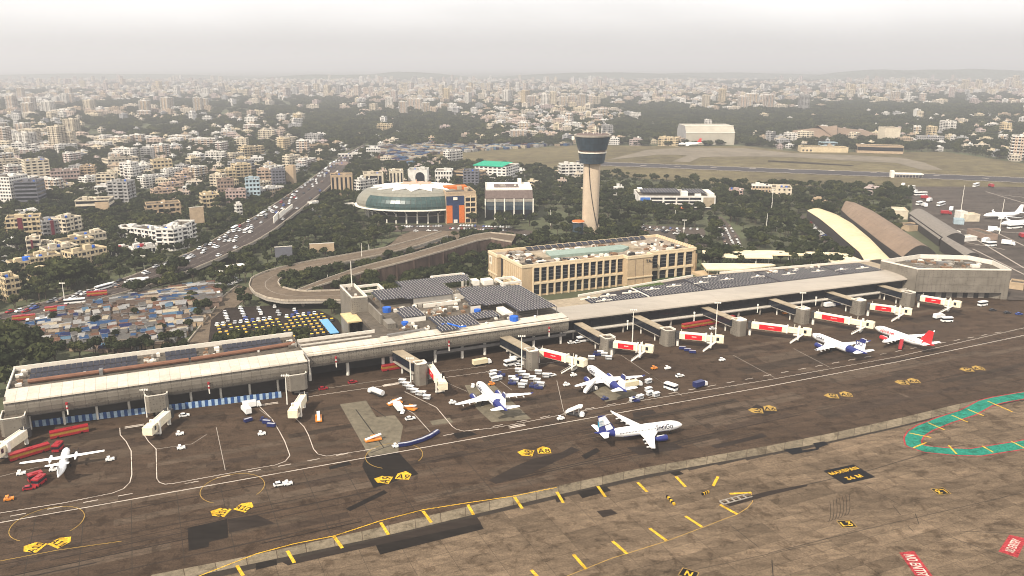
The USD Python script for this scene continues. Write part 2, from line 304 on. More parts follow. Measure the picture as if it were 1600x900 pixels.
for a in ([(244, 702), (300, 694), (323, 679)], [(760, 580), (800, 610)], [(870, 595), (880, 640), (884, 650)], [(970, 555), (1060, 615)], [(1015, 585), (1065, 618)], [(1145, 555), (1210, 590)], [(1240, 545), (1296, 574)], [(690, 595), (730, 612)], [(0, 745), (40, 735), (60, 730)], [(338, 668), (352, 735)], [(405, 640), (425, 655)]): line(a, 0.22, m_faint, 'stand_line')
dash = MB()
for k in range(46):
    u0 = -60 + k * 10.5; dash.box(u0, u0 + 4.5, 283.6, 283.95, 0.09, 0.1) if not (215 < pix(*W(u0, 284))[0] < 240) else None
dash.build('centre_dashes', m_white, apron, kind='stuff')
line([(482, 620), (600, 603), (800, 576), (890, 562)], 0.28, m_white, 'terminal_road_line'); line([(482, 611), (600, 594), (760, 572)], 0.25, m_faint, 'terminal_road_line')
for x, y in ((600, 602), (795, 668), (408, 633), (195, 668), (598, 603)): 
    for k in (0, 1): u0, v0 = uv(x, y); MB().box(u0, u0 + 7, v0 - 1.2 * k, v0 - 1.2 * k + 0.6, 0.09, 0.11).build('stop_bar', m_white, apron)
# yellow taxi lines, ticks
line([(300, 905), (400, 866), (460, 850), (522, 838), (595, 814), (661, 797), (731, 786), (800, 776), (870, 762)], 0.35, m_yel, 'taxi_line', 0.135, taxi)
line([(880, 903), (920, 887), (955, 873), (1041, 846), (1097, 825), (1130, 812), (1152, 804), (1168, 794), (1176, 784), (1174, 772)], 0.25, m_yelf, 'taxi_line', 0.112, taxi)
line([(0, 877), (90, 860), (190, 846)], 0.25, m_yelf, 'taxi_line')
for a, b in (((370, 884), (380, 900)), ((449, 861), (460, 880)), ((522, 839), (535, 857)), ((595, 817), (607, 836)), ((661, 799), (674, 817)), ((731, 789), (740, 805)), ((804, 777), (816, 795)), ((870, 769), (880, 786)), ((934, 760), (946, 777)), ((996, 754), (1011, 769)), ((1056, 745), (1071, 761)), ((1122, 745), (1114, 760)), ((1140, 772), (1174, 770)), ((1125, 789), (1152, 804)), ((1071, 807), (1097, 824)), ((1015, 826), (1041, 845)), ((957, 846), (980, 866)), ((896, 867), (916, 890)), ((830, 891), (841, 903))): line([a, b], 1.0, m_yel, 'tick_mark', 0.138, taxi, label='yellow tick mark')
# green edged guide band
gl = LineString(puv([(1640, 612), (1600, 618), (1560, 625), (1540, 630), (1512, 645), (1475, 657), (1445, 669), (1431, 678), (1426, 687), (1428, 696), (1446, 702), (1487, 706), (1525, 707), (1562, 701), (1600, 695), (1640, 687)])).simplify(0.1)
MB().poly(gl.buffer(3.4, cap_style=2), 0.128).build('guide_band_edge', m_redp, taxi, label='thin red edge of the green band'); MB().poly(gl.buffer(2.8, cap_style=2), 0.131).build('guide_band', m_green, taxi, label='green painted guide band')
for a, b in (((1543, 627), (1582, 644)), ((1512, 640), (1537, 650)), ((1487, 649), (1512, 660)), ((1450, 661), (1476, 672)), ((1421, 677), (1455, 684)), ((1447, 692), (1427, 700)), ((1482, 696), (1495, 710)), ((1534, 697), (1552, 707)), ((1580, 690), (1604, 702))): line([a, b], 0.6, m_yel, 'tick_mark', 0.14, taxi)
def text_on(txt, c, up, h, m, par, z, bold=True, stretch=1.0, label=None):
    """paint lettering flat on the ground, centred on (u, v) c; up = angle of the letters' top"""
    t = meshkit.text_mesh(txt, h, 0.01, bold); v = t.vertices.copy(); mn, mx = v.min(0), v.max(0); v[:, :2] -= ((mn + mx) / 2)[:2]; v[:, 1] *= stretch
    a = up - math.pi / 2; ca, sa = math.cos(a), math.sin(a)
    t.vertices = np.column_stack([c[0] + v[:, 0] * ca - v[:, 1] * sa, c[1] + v[:, 0] * sa + v[:, 1] * ca, v[:, 2] + z])
    return MB().tm(t).build('lettering', m, par, label=label)
def plate(c, up, Wd, Hh, m, par, z, apex=0.0, name='painted_plate', label=None):
    ca, sa = math.cos(up - math.pi / 2), math.sin(up - math.pi / 2)
    pts = [(-Wd / 2, -Hh / 2), (Wd / 2, -Hh / 2), (Wd / 2, Hh / 2), (0, Hh / 2 + apex), (-Wd / 2, Hh / 2)]
    return MB().poly([(c[0] + x * ca - y * sa, c[1] + x * sa + y * ca) for x, y in pts], z).build(name, m, par, label=label)
for L, Rr, t in (((56, 856), (92, 849), 'A11'), ((347, 801), (380, 794), 'A10'), ((602, 750), (630, 745), 'A9'), ((825, 708), (850, 705), 'A8'), ((1184, 642), (1203, 639), 'A6'), ((1302, 619), (1322, 617), 'A5'), ((1412, 598), (1428, 596), 'A4'), ((1513, 578), (1529, 576), 'A3')):
    fresh = t in ('A11', 'A10', 'A9', 'A8')
    for q, up in ((L, math.radians(150) - TH + 0.35), (Rr, math.radians({'A11': 62, 'A10': 66, 'A9': 84, 'A8': 95}.get(t, 80)) - TH)):
        c = uv(*q); plate(c, up, 5.0, 4.1, m_yel if fresh else m_yelf, apron, 0.112, 2.0, 'stand_plate', f'yellow stand plate lettered {t}'); text_on(t, c, up, 2.6 if len(t) < 3 else 2.0, m_black, apron, 0.114, stretch=1.15)
    if t in ('A11', 'A10', 'A9'):
        cx = (L[0] + Rr[0]) / 2; c0 = uv(cx, L[1] - 38); rr = 10.5
        MB().poly(LineString([(c0[0] + rr * math.cos(a), c0[1] + rr * math.sin(a)) for a in np.radians(np.arange(-50, 231, 8))]).buffer(0.11, cap_style=2), 0.11).build('turning_circle', m_yelf, apron)
# black boards, red boards with lettering
for q, sz in (([(1286, 736), (1334, 726), (1349, 735), (1301, 746)], 0), ([(1301, 746), (1349, 735), (1368, 746), (1319, 757)], 0)): MB().poly(puv(q), 0.112).build('painted_plate', m_black, taxi, label='black painted board with yellow lettering')
upx = math.atan2(uv(1310, 735)[1] - uv(1325, 746)[1], uv(1310, 735)[0] - uv(1325, 746)[0]); bas = math.atan2(uv(1349, 735)[1] - uv(1301, 746)[1], uv(1349, 735)[0] - uv(1301, 746)[0])
text_on('MAXSPAN', uv(1318, 736), bas + math.pi / 2, 1.9, m_yel, taxi, 0.115, stretch=1.0); text_on('36 M', uv(1334, 746), bas + math.pi / 2, 2.1, m_yel, taxi, 0.115, stretch=1.0)
for q, t, up in (((1323, 819), 'L3', math.radians(96) - TH), ((1470, 768), 'L3', math.radians(-80) - TH), ((1076, 897), 'N', math.radians(60) - TH)):
    c = uv(*q); plate(c, up, 4.9, 4.2, m_yelf, taxi, 0.112, label=None); plate(c, up, 4.5, 3.8, m_black, taxi, 0.115, label=f'black board lettered {t}'); text_on(t, c, up, 2.4, m_yel, taxi, 0.118)
for q, ang in (([(1405, 864), (1428, 861), (1462, 907), (1438, 912)], None), ([(1560, 862), (1577, 836), (1604, 842), (1590, 872)], None)):
    p4 = puv(q); MB().poly(p4, 0.112).build('painted_plate', m_redp, taxi, label='red painted board lettered NO ENTRY')
    p4 = np.array(p4); c = p4.mean(0); d = (p4[2] + p4[3] - p4[0] - p4[1]) if q[0][0] < 1500 else (p4[1] - p4[0]); a = math.atan2(d[1], d[0])
    text_on('NO ENTRY', c, a + math.pi / 2, 1.7 if q[0][0] < 1500 else 1.3, m_white, taxi, 0.115, stretch=1.7)
# dark crack and tyre lines over the slabs
for a, w in (([(1200, 771), (1290, 751), (1360, 735), (1470, 702), (1508, 696)], 0.4), ([(1200, 865), (1350, 828), (1600, 770)], 0.25), ([(1350, 758), (1407, 790)], 0.25), ([(1395, 790), (1407, 805)], 0.25), ([(1430, 803), (1436, 820)], 0.25), ([(1418, 822), (1427, 831)], 0.25), ([(1206, 875), (1208, 902)], 0.3), ([(1500, 830), (1600, 835)], 0.25), ([(1470, 835), (1600, 880)], 0.25), ([(1270, 730), (1310, 730)], 0.2), ([(1080, 892), (1300, 845)], 0.2), ([(1140, 820), (1185, 855)], 0.25)): line(a, w, m_joint, 'tar_line', 0.108, taxi)
for k in range(7): line([(1290 + 5 * k + 8 * math.sin(t), 790 + 26 * math.sin(t * 1.0 + 1.2) - 6 * k * 0.3) for t in np.linspace(0.3, 2.2, 9)], 0.18, m_mid, 'tyre_mark', 0.1085 + 0.0004 * k, taxi)
# ================================================================ airfield beyond
air = thing('airfield', 'dry grass airfield with a far runway and taxiways', 'airfield', kind='structure')
FIELD = [(672, 243), (760, 236), (905, 227), (1062, 229), (1160, 228), (1250, 238), (1415, 238), (1480, 238), (1640, 262), (1640, 300), (1425, 298), (1300, 292), (1120, 288), (960, 276), (855, 267), (755, 258), (690, 254)]
MB().poly(pl(FIELD), 0.4).build('grass', m_grass, air)
def af(pts, m, name, z): return MB().poly(pl(pts), z).build(name, m, air)
af([(945, 251), (1010, 235), (1065, 231), (1160, 232), (1240, 240), (1330, 243), (1410, 247), (1445, 255), (1473, 266), (1440, 266), (1400, 255), (1330, 252), (1240, 246), (1160, 245), (1095, 246), (1077, 254), (1050, 253), (1075, 243), (1030, 242), (985, 247)], m_taxi, 'taxiway_pavement', 0.6)
af([(900, 252), (1060, 258), (1240, 265), (1420, 271), (1640, 280), (1640, 288), (1420, 278.5), (1240, 271.5), (1060, 264), (900, 258)], m_rwy, 'runway_surface', 0.8)
for a in ([(900, 258.2), (1060, 264.2), (1240, 271.7), (1420, 278.7), (1640, 288.2)], [(900, 252.3), (1060, 258.3), (1240, 265.3), (1420, 271.3), (1640, 280.3)]): MB().poly(strip([tuple(P(*q)[:2]) for q in a], 2.0), 0.95).build('runway_edge_line', m_white, air)
for x, y in ((1005, 259.5), (1058, 261.3), (1115, 263.0), (1176, 264.7), (1237, 266.2), (1299, 268.0), (1365, 270.3), (1463, 275.0), (1540, 279.5)): MB().poly(strip([tuple(P(x - 5, y - 0.15)[:2]), tuple(P(x + 5, y + 0.15)[:2])], 3.2), 0.97).build('centre_line_dash', m_white, air)
af([(1200, 251), (1260, 254), (1335, 259), (1330, 260), (1250, 256), (1200, 253)], m_joint, 'drain', 0.7)
far_apron = thing('far_apron', 'grey apron and taxi lanes right of the metal roofs', 'apron', kind='structure')
MB().poly(pl([(1425, 292), (1640, 293), (1760, 470), (1575, 470), (1480, 400), (1425, 345)]), 0.5).build('asphalt', mat('far_asphalt', (0.070, 0.057, 0.048), 0.9, grain=.25, var=0.3, scale=0.08, var2=0.3, scale2=0.02, stretch=(0.3, 1, 1)), far_apron)
for a in ([(1540, 300), (1600, 318)], [(1560, 305), (1600, 309)], [(1520, 372), (1600, 420)], [(1560, 366), (1600, 385)], [(1500, 360), (1600, 365)], [(1510, 380), (1570, 391)], [(1500, 398), (1600, 452)], [(1520, 390), (1600, 430)]): MB().poly(strip([tuple(P(*q)[:2]) for q in a], 1.3), 0.56).build('painted_line', m_faint, far_apron)
# hills on the skyline
m_hill = mat('hill_scrub', (0.06, 0.07, 0.045), 0.95, var=0.3, scale=0.004)
hl = MB()
for cx, cy, Rx, Ry, hh in ((-1700, 8200, 900, 500, 75), (-1050, 8600, 700, 500, 95), (900, 8800, 1300, 700, 85), (4350, 8600, 1500, 900, 150), (6300, 9500, 1800, 900, 120), (-4800, 9500, 2200, 900, 55), (2500, 9800, 1500, 600, 70)):
    n = 26; g = np.linspace(-1, 1, n); X, Y = np.meshgrid(g, g); rr = np.clip(1 - X ** 2 - Y ** 2, 0, 1)
    Z = .75 * hh * rr ** 0.9 * (0.6 + 0.7 * meshkit.fbm(np.stack([X * 2.2 + cx, Y * 2.2, X * 0], -1), 4, 3)) - 2
    v = np.column_stack([(cx + X * Rx).ravel(), (cy + Y * Ry).ravel(), Z.ravel()]); f = []
    for i in range(n - 1):
        for j in range(n - 1): a = i * n + j; f += [[a, a + 1, a + n + 1], [a, a + n + 1, a + n]]
    hl.add(v, f)
tag(hl.build('hills', m_hill, smooth=True), 'low hazy hills along the skyline', 'hills', None, 'structure')
# ================================================================ the terminal (all in (u, v, z), turned by THD)
m_fasc = usdkit.material(stage, '/World/Looks/perforated_panel', {
    'g': ('geometry', {}), 'mp': ('mapping', {'rotation': (0, 0, -TH)}), 'vo': ('voronoi_texture', {'scale': 0.85, 'randomness': 0.35}), 'n': ('noise_texture', {'scale': 0.18, 'detail': 5.0}),
    'r': ('rgb_ramp', {'ramp': [(0.12, (0.075, 0.066, 0.053)), (0.34, (0.185, 0.165, 0.136))]}), 'r2': ('rgb_ramp', {'ramp': [(0.3, (0.74, 0.72, 0.70)), (0.7, (1.06, 1.05, 1.04))]}), 'm': ('mix', {'mix_type': 'multiply', 'fac': 1.0}),
    'p': ('principled_bsdf', {'roughness': 0.55, 'metallic': 0.1, 'specular_ior_level': 0.3})},
    [('g.position', 'mp.vector'), ('mp.vector', 'vo.vector'), ('mp.vector', 'n.vector'), ('vo.distance', 'r.fac'), ('n.fac', 'r2.fac'), ('r.color', 'm.color1'), ('r2.color', 'm.color2'), ('m.color', 'p.base_color')], surface='p.BSDF')
m_cream = [mat(f'cream_cladding_{i}', np.array((0.50, 0.445, 0.365)) * k, 0.6, var=0.12, scale=0.7, var2=0.14, scale2=0.12, spec=0.25) for i, k in enumerate((0.92, 1.0, 1.06))]
m_silver = mat('silver_roof', (0.33, 0.29, 0.24), 0.5, var=0.10, scale=0.5, var2=0.18, scale2=0.06, spec=0.3, stretch=(0.2, 1, 1))
m_tan = mat('tan_roof', (0.30, 0.245, 0.175), 0.8, var=0.22, scale=0.4, var2=0.2, scale2=0.08)
m_deck = mat('roof_deck', (0.105, 0.088, 0.07), 0.9, var=0.35, scale=0.5, var2=0.3, scale2=0.1)
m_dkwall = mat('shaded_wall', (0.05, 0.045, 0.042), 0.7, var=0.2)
m_glass = mat('dark_glass', (0.010, 0.012, 0.017), 0.12, var=0.3, scale=0.3, spec=0.5)
m_concr = mat('grey_concrete', (0.30, 0.27, 0.23), 0.85, var=0.2, scale=0.6, var2=0.2, scale2=0.1)
m_wht = mat('white_wall', (0.70, 0.66, 0.58), 0.7, var=0.1, scale=0.5, var2=0.1)
m_duct = mat('brown_duct', (0.17, 0.085, 0.055), 0.7, var=0.25, scale=0.5, stretch=(0.3, 1, 1))
m_rim = mat('white_rim', (0.62, 0.57, 0.49), 0.6, var=0.12)
m_pv = usdkit.material(stage, '/World/Looks/solar_cells', {
    'g': ('geometry', {}), 'mp': ('mapping', {'rotation': (0, 0, -TH)}), 'n': ('noise_texture', {'scale': 0.5, 'detail': 3.0}), 'r': ('rgb_ramp', {'ramp': [(0.3, (0.017, 0.018, 0.025)), (0.7, (0.036, 0.036, 0.047))]}),
    'p': ('principled_bsdf', {'roughness': 0.5, 'specular_ior_level': 0.1})}, [('g.position', 'mp.vector'), ('mp.vector', 'n.vector'), ('n.fac', 'r.fac'), ('r.color', 'p.base_color')], surface='p.BSDF')
m_blue = mat('blue_plastic', (0.02, 0.10, 0.42), 0.5, var=0.15, space='object')
m_bstripe = mat('blue_hoarding', (0.025, 0.07, 0.20), 0.7, var=0.25, scale=0.5); m_wstripe = mat('pale_blue_hoarding', (0.32, 0.42, 0.52), 0.7, var=0.3, scale=0.5)
m_red = mat('red_panel', (0.55, 0.012, 0.02), 0.45, var=0.1); m_bridge = mat('cream_bridge', (0.66, 0.58, 0.42), 0.55, var=0.14, scale=0.8, spec=0.25, space='object')
m_steel = mat('grey_steel', (0.20, 0.19, 0.18), 0.5, var=0.2, metal=0.3); m_dk = mat('dark_steel', (0.035, 0.033, 0.033), 0.6, var=0.2)
m_brick = mat('brown_clutter', (0.19, 0.115, 0.07), 0.85, var=0.35, scale=0.9)

def wing(label): return thing('terminal_wing', label, 'terminal', rot=THD)
def solar_array(par, pts, z, slope=0.0, rows=3.4, cols=1.7, label=None):
    """an area of photovoltaic modules: rows of tilted modules on rails; joined because each is a few pixels"""
    poly = Polygon(pts); x0, y0, x1, y1 = poly.bounds; m = MB(); rl = MB(); pp = prep(poly)
    y = y0
    while y < y1:
        x = x0
        while x < x1:
            if pp.contains(Point(x + cols / 2, y + rows / 2)):
                zz = z + slope * (y - y0); m.add([(x, y, zz), (x + cols - .12, y, zz), (x + cols - .12, y + rows - .45, zz + .42), (x, y + rows - .45, zz + .42)], [[0, 1, 2], [0, 2, 3]])
                rl.add([(x + cols - .15, y, zz + .03), (x + cols + .01, y, zz + .03), (x + cols + .01, y + rows - .5, zz + .46), (x + cols - .15, y + rows - .5, zz + .46)], [[0, 1, 2], [0, 2, 3]])
            x += cols
        y += rows
    m.build('solar_array', m_pv, par, kind='stuff', label=label); rl.build('array_frame', m_rim, par, kind='stuff')
def parapet(par, pts, z0, z1, t=0.4, m=None, name='parapet'):
    o = Polygon(pts); i = o.buffer(-t, join_style=2)
    mb = MB(); f = Polygon(o.exterior.coords, [i.exterior.coords]) if not i.is_empty else o
    mb.poly(f, z1); mb.prism(list(o.exterior.coords)[:-1], z0, z1, top=False)
    if not i.is_empty:
        c = list(i.exterior.coords)[:-1]
        if Polygon(c).exterior.is_ccw: c = c[::-1]
        n = len(c); mb.add([(*p, z0) for p in c] + [(*p, z1) for p in c], [x for k in range(n) for x in ([k, (k + 1) % n, n + (k + 1) % n], [k, n + (k + 1) % n, n + k])])
    mb.build(name, m or m_wht, par)
def panel_row(par, prof, u0, u1, wdt, mats, name, gap=0.07):
    n = max(1, round((u1 - u0) / wdt)); w = (u1 - u0) / n
    for k in range(n):
        a, b = u0 + k * w + gap / 2, u0 + (k + 1) * w - gap / 2; q = MB().sweep(prof, a, b); t = 0.25
        back = [(y + t, z - 0.02) for y, z in prof]
        for x, fl in ((a, 1), (b, 0)):
            for i in range(len(prof) - 1):
                p4 = [(x, *prof[i]), (x, *prof[i + 1]), (x, *back[i + 1]), (x, *back[i])]; q.quad(*(p4 if fl else p4[::-1]))
        for i in (0, len(prof) - 1): p4 = [(a, *prof[i]), (b, *prof[i]), (b, *back[i]), (a, *back[i])]; q.quad(*(p4[::-1] if i == 0 else p4))
        q.build(name, R.choice(mats) if isinstance(mats, list) else mats, par)
def clutter(par, area, z, n, seed, mats=None, smax=3.0, name='plant_unit'):
    """air handling units, tanks and boxes standing on a roof, each a part"""
    r = random.Random(seed); x0, y0, x1, y1 = area; mats = mats or [m_wht, m_concr, m_brick, m_deck, m_rim]
    for k in range(n):
        w, d, h = r.uniform(0.8, smax), r.uniform(0.8, smax * 0.8), r.uniform(0.5, 1.7); x, y = r.uniform(x0, x1 - w), r.uniform(y0, y1 - d)
        q = MB().box(x, x + w, y, y + d, z, z + h)
        if r.random() < 0.5: q.tube((x + w / 2, y + d / 2, z + h), (x + w / 2, y + d / 2, z + h + .3), min(w, d) * .35, n=8)
        q.build(name, r.choice(mats), par)

# ---- left wing
lw = wing('low left terminal wing with brown roof duct and two rows of solar panels')
U0, U1 = -57.0, 58.5
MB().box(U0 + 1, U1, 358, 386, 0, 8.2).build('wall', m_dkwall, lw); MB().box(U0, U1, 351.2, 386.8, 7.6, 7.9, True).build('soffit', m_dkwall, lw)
panel_row(lw, [(351.6, 7.6), (350.6, 9.3), (350.3, 11.0)], U0, U1, 4.0, m_fasc, 'fascia_panel'); panel_row(lw, [(350.3, 11.08), (350.35, 12.8), (350.7, 14.3)], U0, U1, 4.0, m_fasc, 'fascia_panel')
panel_row(lw, [(350.0, 14.4), (350.2, 15.0), (354.5, 15.6)], U0, U1, 4.0, m_cream, 'parapet_panel'); panel_row(lw, [(354.55, 15.62), (358.0, 16.0), (361.3, 16.2)], U0, U1, 4.0, m_cream, 'parapet_panel')
MB().box(U0, U1, 352, 386.8, 13.9, 15.2).box(U0, U0 + 0.5, 351, 386.8, 8, 15.6).box(U1 - 0.5, U1, 351, 386.8, 8, 15.9).build('roof', m_deck, lw)
MB().box(U0, U1, 386.3, 386.8, 15.2, 17.2).box(U0, U0 + .5, 361.3, 386.3, 15.2, 16.6).build('back_parapet', m_rim, lw)
MB().tube((U0 + 7, 367.2, 16.4), (11, 368.0, 16.4), 0.95, n=8).tube((12, 368.0, 16.4), (57, 371.6, 16.4), 0.95, n=8).build('roof_duct', m_duct, lw)
MB().box(-24, -22.6, 366, 369, 15.2, 17.5).build('duct_riser', m_steel, lw)
for a, b in ((-50, -8), (2, 16), (26, 52)):
    for y, zz in ((371.8, 15.7), (377.5, 16.2)):
        for k in range(int((b - a) / 2.15)): x = a + k * 2.15; MB().add([(x, y, zz), (x + 2.0, y, zz), (x + 2.0, y + 3.8, zz + .9), (x, y + 3.8, zz + .9)], [[0, 1, 2], [0, 2, 3]]).box(x + .1, x + .2, y + 3.5, y + 3.6, 15.2, zz + .8).build('solar_panel', m_pv, lw)
clutter(lw, (U0 + 1, 364, U0 + 6, 384), 15.2, 9, 3); clutter(lw, (-8, 372, 1, 384), 15.2, 10, 4); clutter(lw, (17, 370, 25, 384), 15.2, 9, 5); clutter(lw, (53, 368, 58, 384), 15.2, 6, 6)
for x in (-30, -8, 10, 24, 40): MB().box(x, x + .9, 369.4, 370.3, 15.2, 16.5).build('vent_cowl', m_wht, lw)
for x in range(-50, 58, 12): MB().tube((x, 356, 0), (x, 356, 7.7), 0.5, n=8).build('column', m_wht, lw)
ho = thing('hoarding', 'blue and white striped hoarding along the foot of the low left wing', 'hoarding', rot=THD)
hpts = LineString([uv(50, 668), uv(240, 645), uv(440, 621)]); nP = 74
for k in range(nP):
    if 0.455 < k / nP < 0.52: continue
    a, b = hpts.interpolate(k / nP, True), hpts.interpolate((k + .96) / nP, True); MB().bar((a.x, a.y, 2.9 - (k % 2) * 0.15), (b.x, b.y, 2.9 - (k % 2) * 0.15), 0.15, 2.8).build('hoarding_panel', m_bstripe if k % 2 == 0 else m_wstripe, ho)
# ---- middle wing
mw = wing('tall middle terminal wing of grey perforated panels under a cream parapet on white columns')
A0, A1 = 59.0, 193.0
panel_row(mw, [(361.0, 7.6), (360.2, 9.0), (360.0, 10.4)], A0, A1, 4.0, m_fasc, 'fascia_panel'); panel_row(mw, [(360.0, 10.48), (360.05, 11.8), (360.3, 13.2)], A0, A1, 4.0, m_fasc, 'fascia_panel')
panel_row(mw, [(359.6, 13.3), (359.8, 14.2), (362.8, 14.8)], A0, A1, 4.0, m_cream, 'parapet_panel'); panel_row(mw, [(362.85, 14.82), (366.8, 15.3)], A0, A1, 4.0, m_cream, 'parapet_panel')
MB().box(A0, 96, 361, 379, 13.0, 14.5).box(96, A1, 361, 441, 13.0, 14.6).build('roof', m_deck, mw)
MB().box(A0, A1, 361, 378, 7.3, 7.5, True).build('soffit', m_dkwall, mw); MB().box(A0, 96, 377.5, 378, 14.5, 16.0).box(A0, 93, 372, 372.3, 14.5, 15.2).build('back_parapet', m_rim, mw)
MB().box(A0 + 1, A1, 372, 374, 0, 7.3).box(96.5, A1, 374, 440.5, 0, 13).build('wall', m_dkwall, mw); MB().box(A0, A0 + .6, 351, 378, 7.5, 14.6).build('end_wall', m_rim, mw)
for x in (61.5, 79, 96, 100, 104, 122, 136, 148, 160.5, 175, 190.5): MB().tube((x, 364.2, 0), (x, 364.2, 7.4), 0.75, n=10).build('column', m_wht, mw)
MB().box(122, A1, 363, 371, 4.2, 4.9, True).build('walkway_floor', m_deck, mw); MB().box(122, A1, 362.8, 363, 4.4, 5.9).build('walkway_rail', m_steel, mw)
# the roof arrays and clutter of the main block
Z1 = 18.6
solar_array(mw, [(109.5, 417.5), (151, 415), (152, 437), (169, 439), (172, 452), (129, 453.5), (128, 440), (110, 437)], Z1, label='broad dark array at the back of the block roof')
solar_array(mw, [(156, 425.6), (191.5, 416), (191.5, 369.5), (168.5, 370.5), (168.5, 387), (150, 389)], Z1, label='broad dark array at the right end of the block roof')
solar_array(mw, [(112.5, 387), (125, 386), (124.5, 404.5), (114, 404.7)], 17.6, label='small square array'); solar_array(mw, [(124, 362.5), (146, 366), (146.5, 383), (126.5, 385.2)], 16.0, label='low front array'); solar_array(mw, [(147, 374), (161, 375), (161, 384), (147, 385)], 16.0)
for x, y in ((110, 418), (130, 417), (150, 416), (152, 436), (169, 438), (171, 451), (130, 452), (110, 436), (168.7, 371), (180, 370), (191, 370), (191, 393), (191, 415), (156, 425), (150.5, 390), (168, 388)): MB().box(x - .15, x + .15, y - .15, y + .15, 14.6, Z1).build('array_post', m_steel, mw)
MB().box(96, 192.6, 366.9, 367.3, 14.6, 15.6).build('front_kerb', m_rim, mw)
MB().box(128, 168, 416.5, 416.9, 14.6, 17.8).box(131, 150, 408, 409, 14.6, 16.6).build('plant_wall', m_rim, mw); MB().box(113, 125, 386.3, 386.6, 14.6, 17.0).build('plant_wall', m_wht, mw); MB().box(164, 168, 374, 387, 14.6, 16.8).build('plant_wall', m_wht, mw); MB().box(150.5, 156, 389, 389.4, 14.6, 18).build('plant_wall', m_rim, mw)
for x, y, w, d, h in ((111, 409, 4.5, 3.5, 2.6), (153, 386, 3.6, 3.2, 2.6), (165, 366.5, 4.5, 3.2, 2.8), (113, 383.5, 3.5, 2.2, 1.6), (129, 372, 1.6, 1.6, 1.8)): MB().tube((x, y, 14.6), (x, y, 14.6 + h), w / 2, n=10).build('water_tank', m_blue, mw, label='blue roof water tank')
MB().tube((131, 371, 16.6), (135, 363.8, 16.4), .45, n=6).tube((135, 363.8, 16.4), (138, 363.4, 16.4), .45, n=6).build('blue_pipe', m_blue, mw)
MB().tube((99, 366, 16.4), (118, 367.5, 16.4), 0.5, n=6).build('roof_duct', m_steel, mw)
clutter(mw, (112, 406, 150, 415), 14.6, 18, 11); clutter(mw, (127, 388, 149, 406), 14.6, 34, 12); clutter(mw, (150, 391, 167, 418), 14.6, 8, 13); clutter(mw, (108, 368, 123, 384), 14.6, 22, 14, smax=2.4); clutter(mw, (153, 368, 167, 386), 14.6, 12, 15); clutter(mw, (98, 430, 128, 440), 14.6, 14, 16); clutter(mw, (152, 418, 190, 440), 14.6, 16, 17)
for x, y in ((150, 366.4), (137, 366.6), (177, 366.8), (190, 416.5), (152, 415.5)): MB().tube((x, y, 14.6), (x, y, 15.9), .55, n=8).tube((x, y, 15.9), (x, y, 16.3), .8, .2, n=8).build('vent_cowl', m_wht, mw)
# open cream roof frames at the back
for x0, x1, y0, y1, z in ((99, 118, 440, 452, 19.0), (152, 172, 452.5, 458, 18.5), (186, 197, 428, 440, 18.0)):
    q = MB()
    for a, b in (((x0, y0), (x1, y0)), ((x1, y0), (x1, y1)), ((x1, y1), (x0, y1)), ((x0, y1), (x0, y0))): q.bar((*a, z), (*b, z), 0.9, 1.3); q.box(a[0] - .5, a[0] + .5, a[1] - .5, a[1] + .5, 0 if y1 > 441 else 14, z - .8)
    q.build('roof_frame', m_rim, mw)
MB().box(172, 176, 440, 446, 12, 17.5).box(178, 184, 438, 444, 12, 17.6).build('stair_head', m_wht, mw)
# the grey stair block at the left end of the main block
sb = thing('stair_block', 'grey panelled stair tower with stepped parapet and a cream roofed loading bay', 'stair tower', rot=THD)
MB().prism([(94, 414.6), (102.2, 413.6), (102.2, 442), (94, 442)], 0, 22.5, top=False).build('wall', m_fasc, sb); MB().poly([(94.3, 415), (102, 414), (102, 441.7), (94.3, 441.7)], 21.4).build('roof', m_deck, sb)
parapet(sb, [(94, 414.6), (102.2, 413.6), (102.2, 442), (94, 442)], 21.4, 23.2, 0.5, m_rim)
MB().prism([(102.2, 389), (103.2, 389), (103.2, 413.4), (102.2, 413.4)], 0, 19.5).build('screen_wall', m_fasc, sb); MB().prism([(103.2, 380), (107.5, 380), (107.5, 389), (103.2, 389)], 0, 17.2).build('screen_wall', m_fasc, sb)
MB().prism([(88.8, 402.6), (89.4, 402.6), (89.4, 419), (88.8, 419)], 0, 13).prism([(89.4, 418.4), (103, 418.4), (103, 419), (89.4, 419)], 0, 13).build('bay_wall', m_fasc, sb); MB().box(88.6, 103.2, 402.4, 419.2, 13, 13.7, True).build('bay_roof', mat('cream_bay_roof', (0.52, 0.40, 0.22), .8, var=.15), sb)
MB().box(104.4, 106.2, 379.9, 380.05, 12.6, 14.2).build('window', m_glass, sb); clutter(sb, (95, 416, 101, 440), 21.4, 6, 21, smax=2.5)
MB().tube((100.5, 441, 22), (100.5, 441, 36), .35, .2, n=6).build('mast', m_rim, sb); MB().box(91, 101, 403.2, 404.4, .5, 2.2).build('container', m_blue, sb)
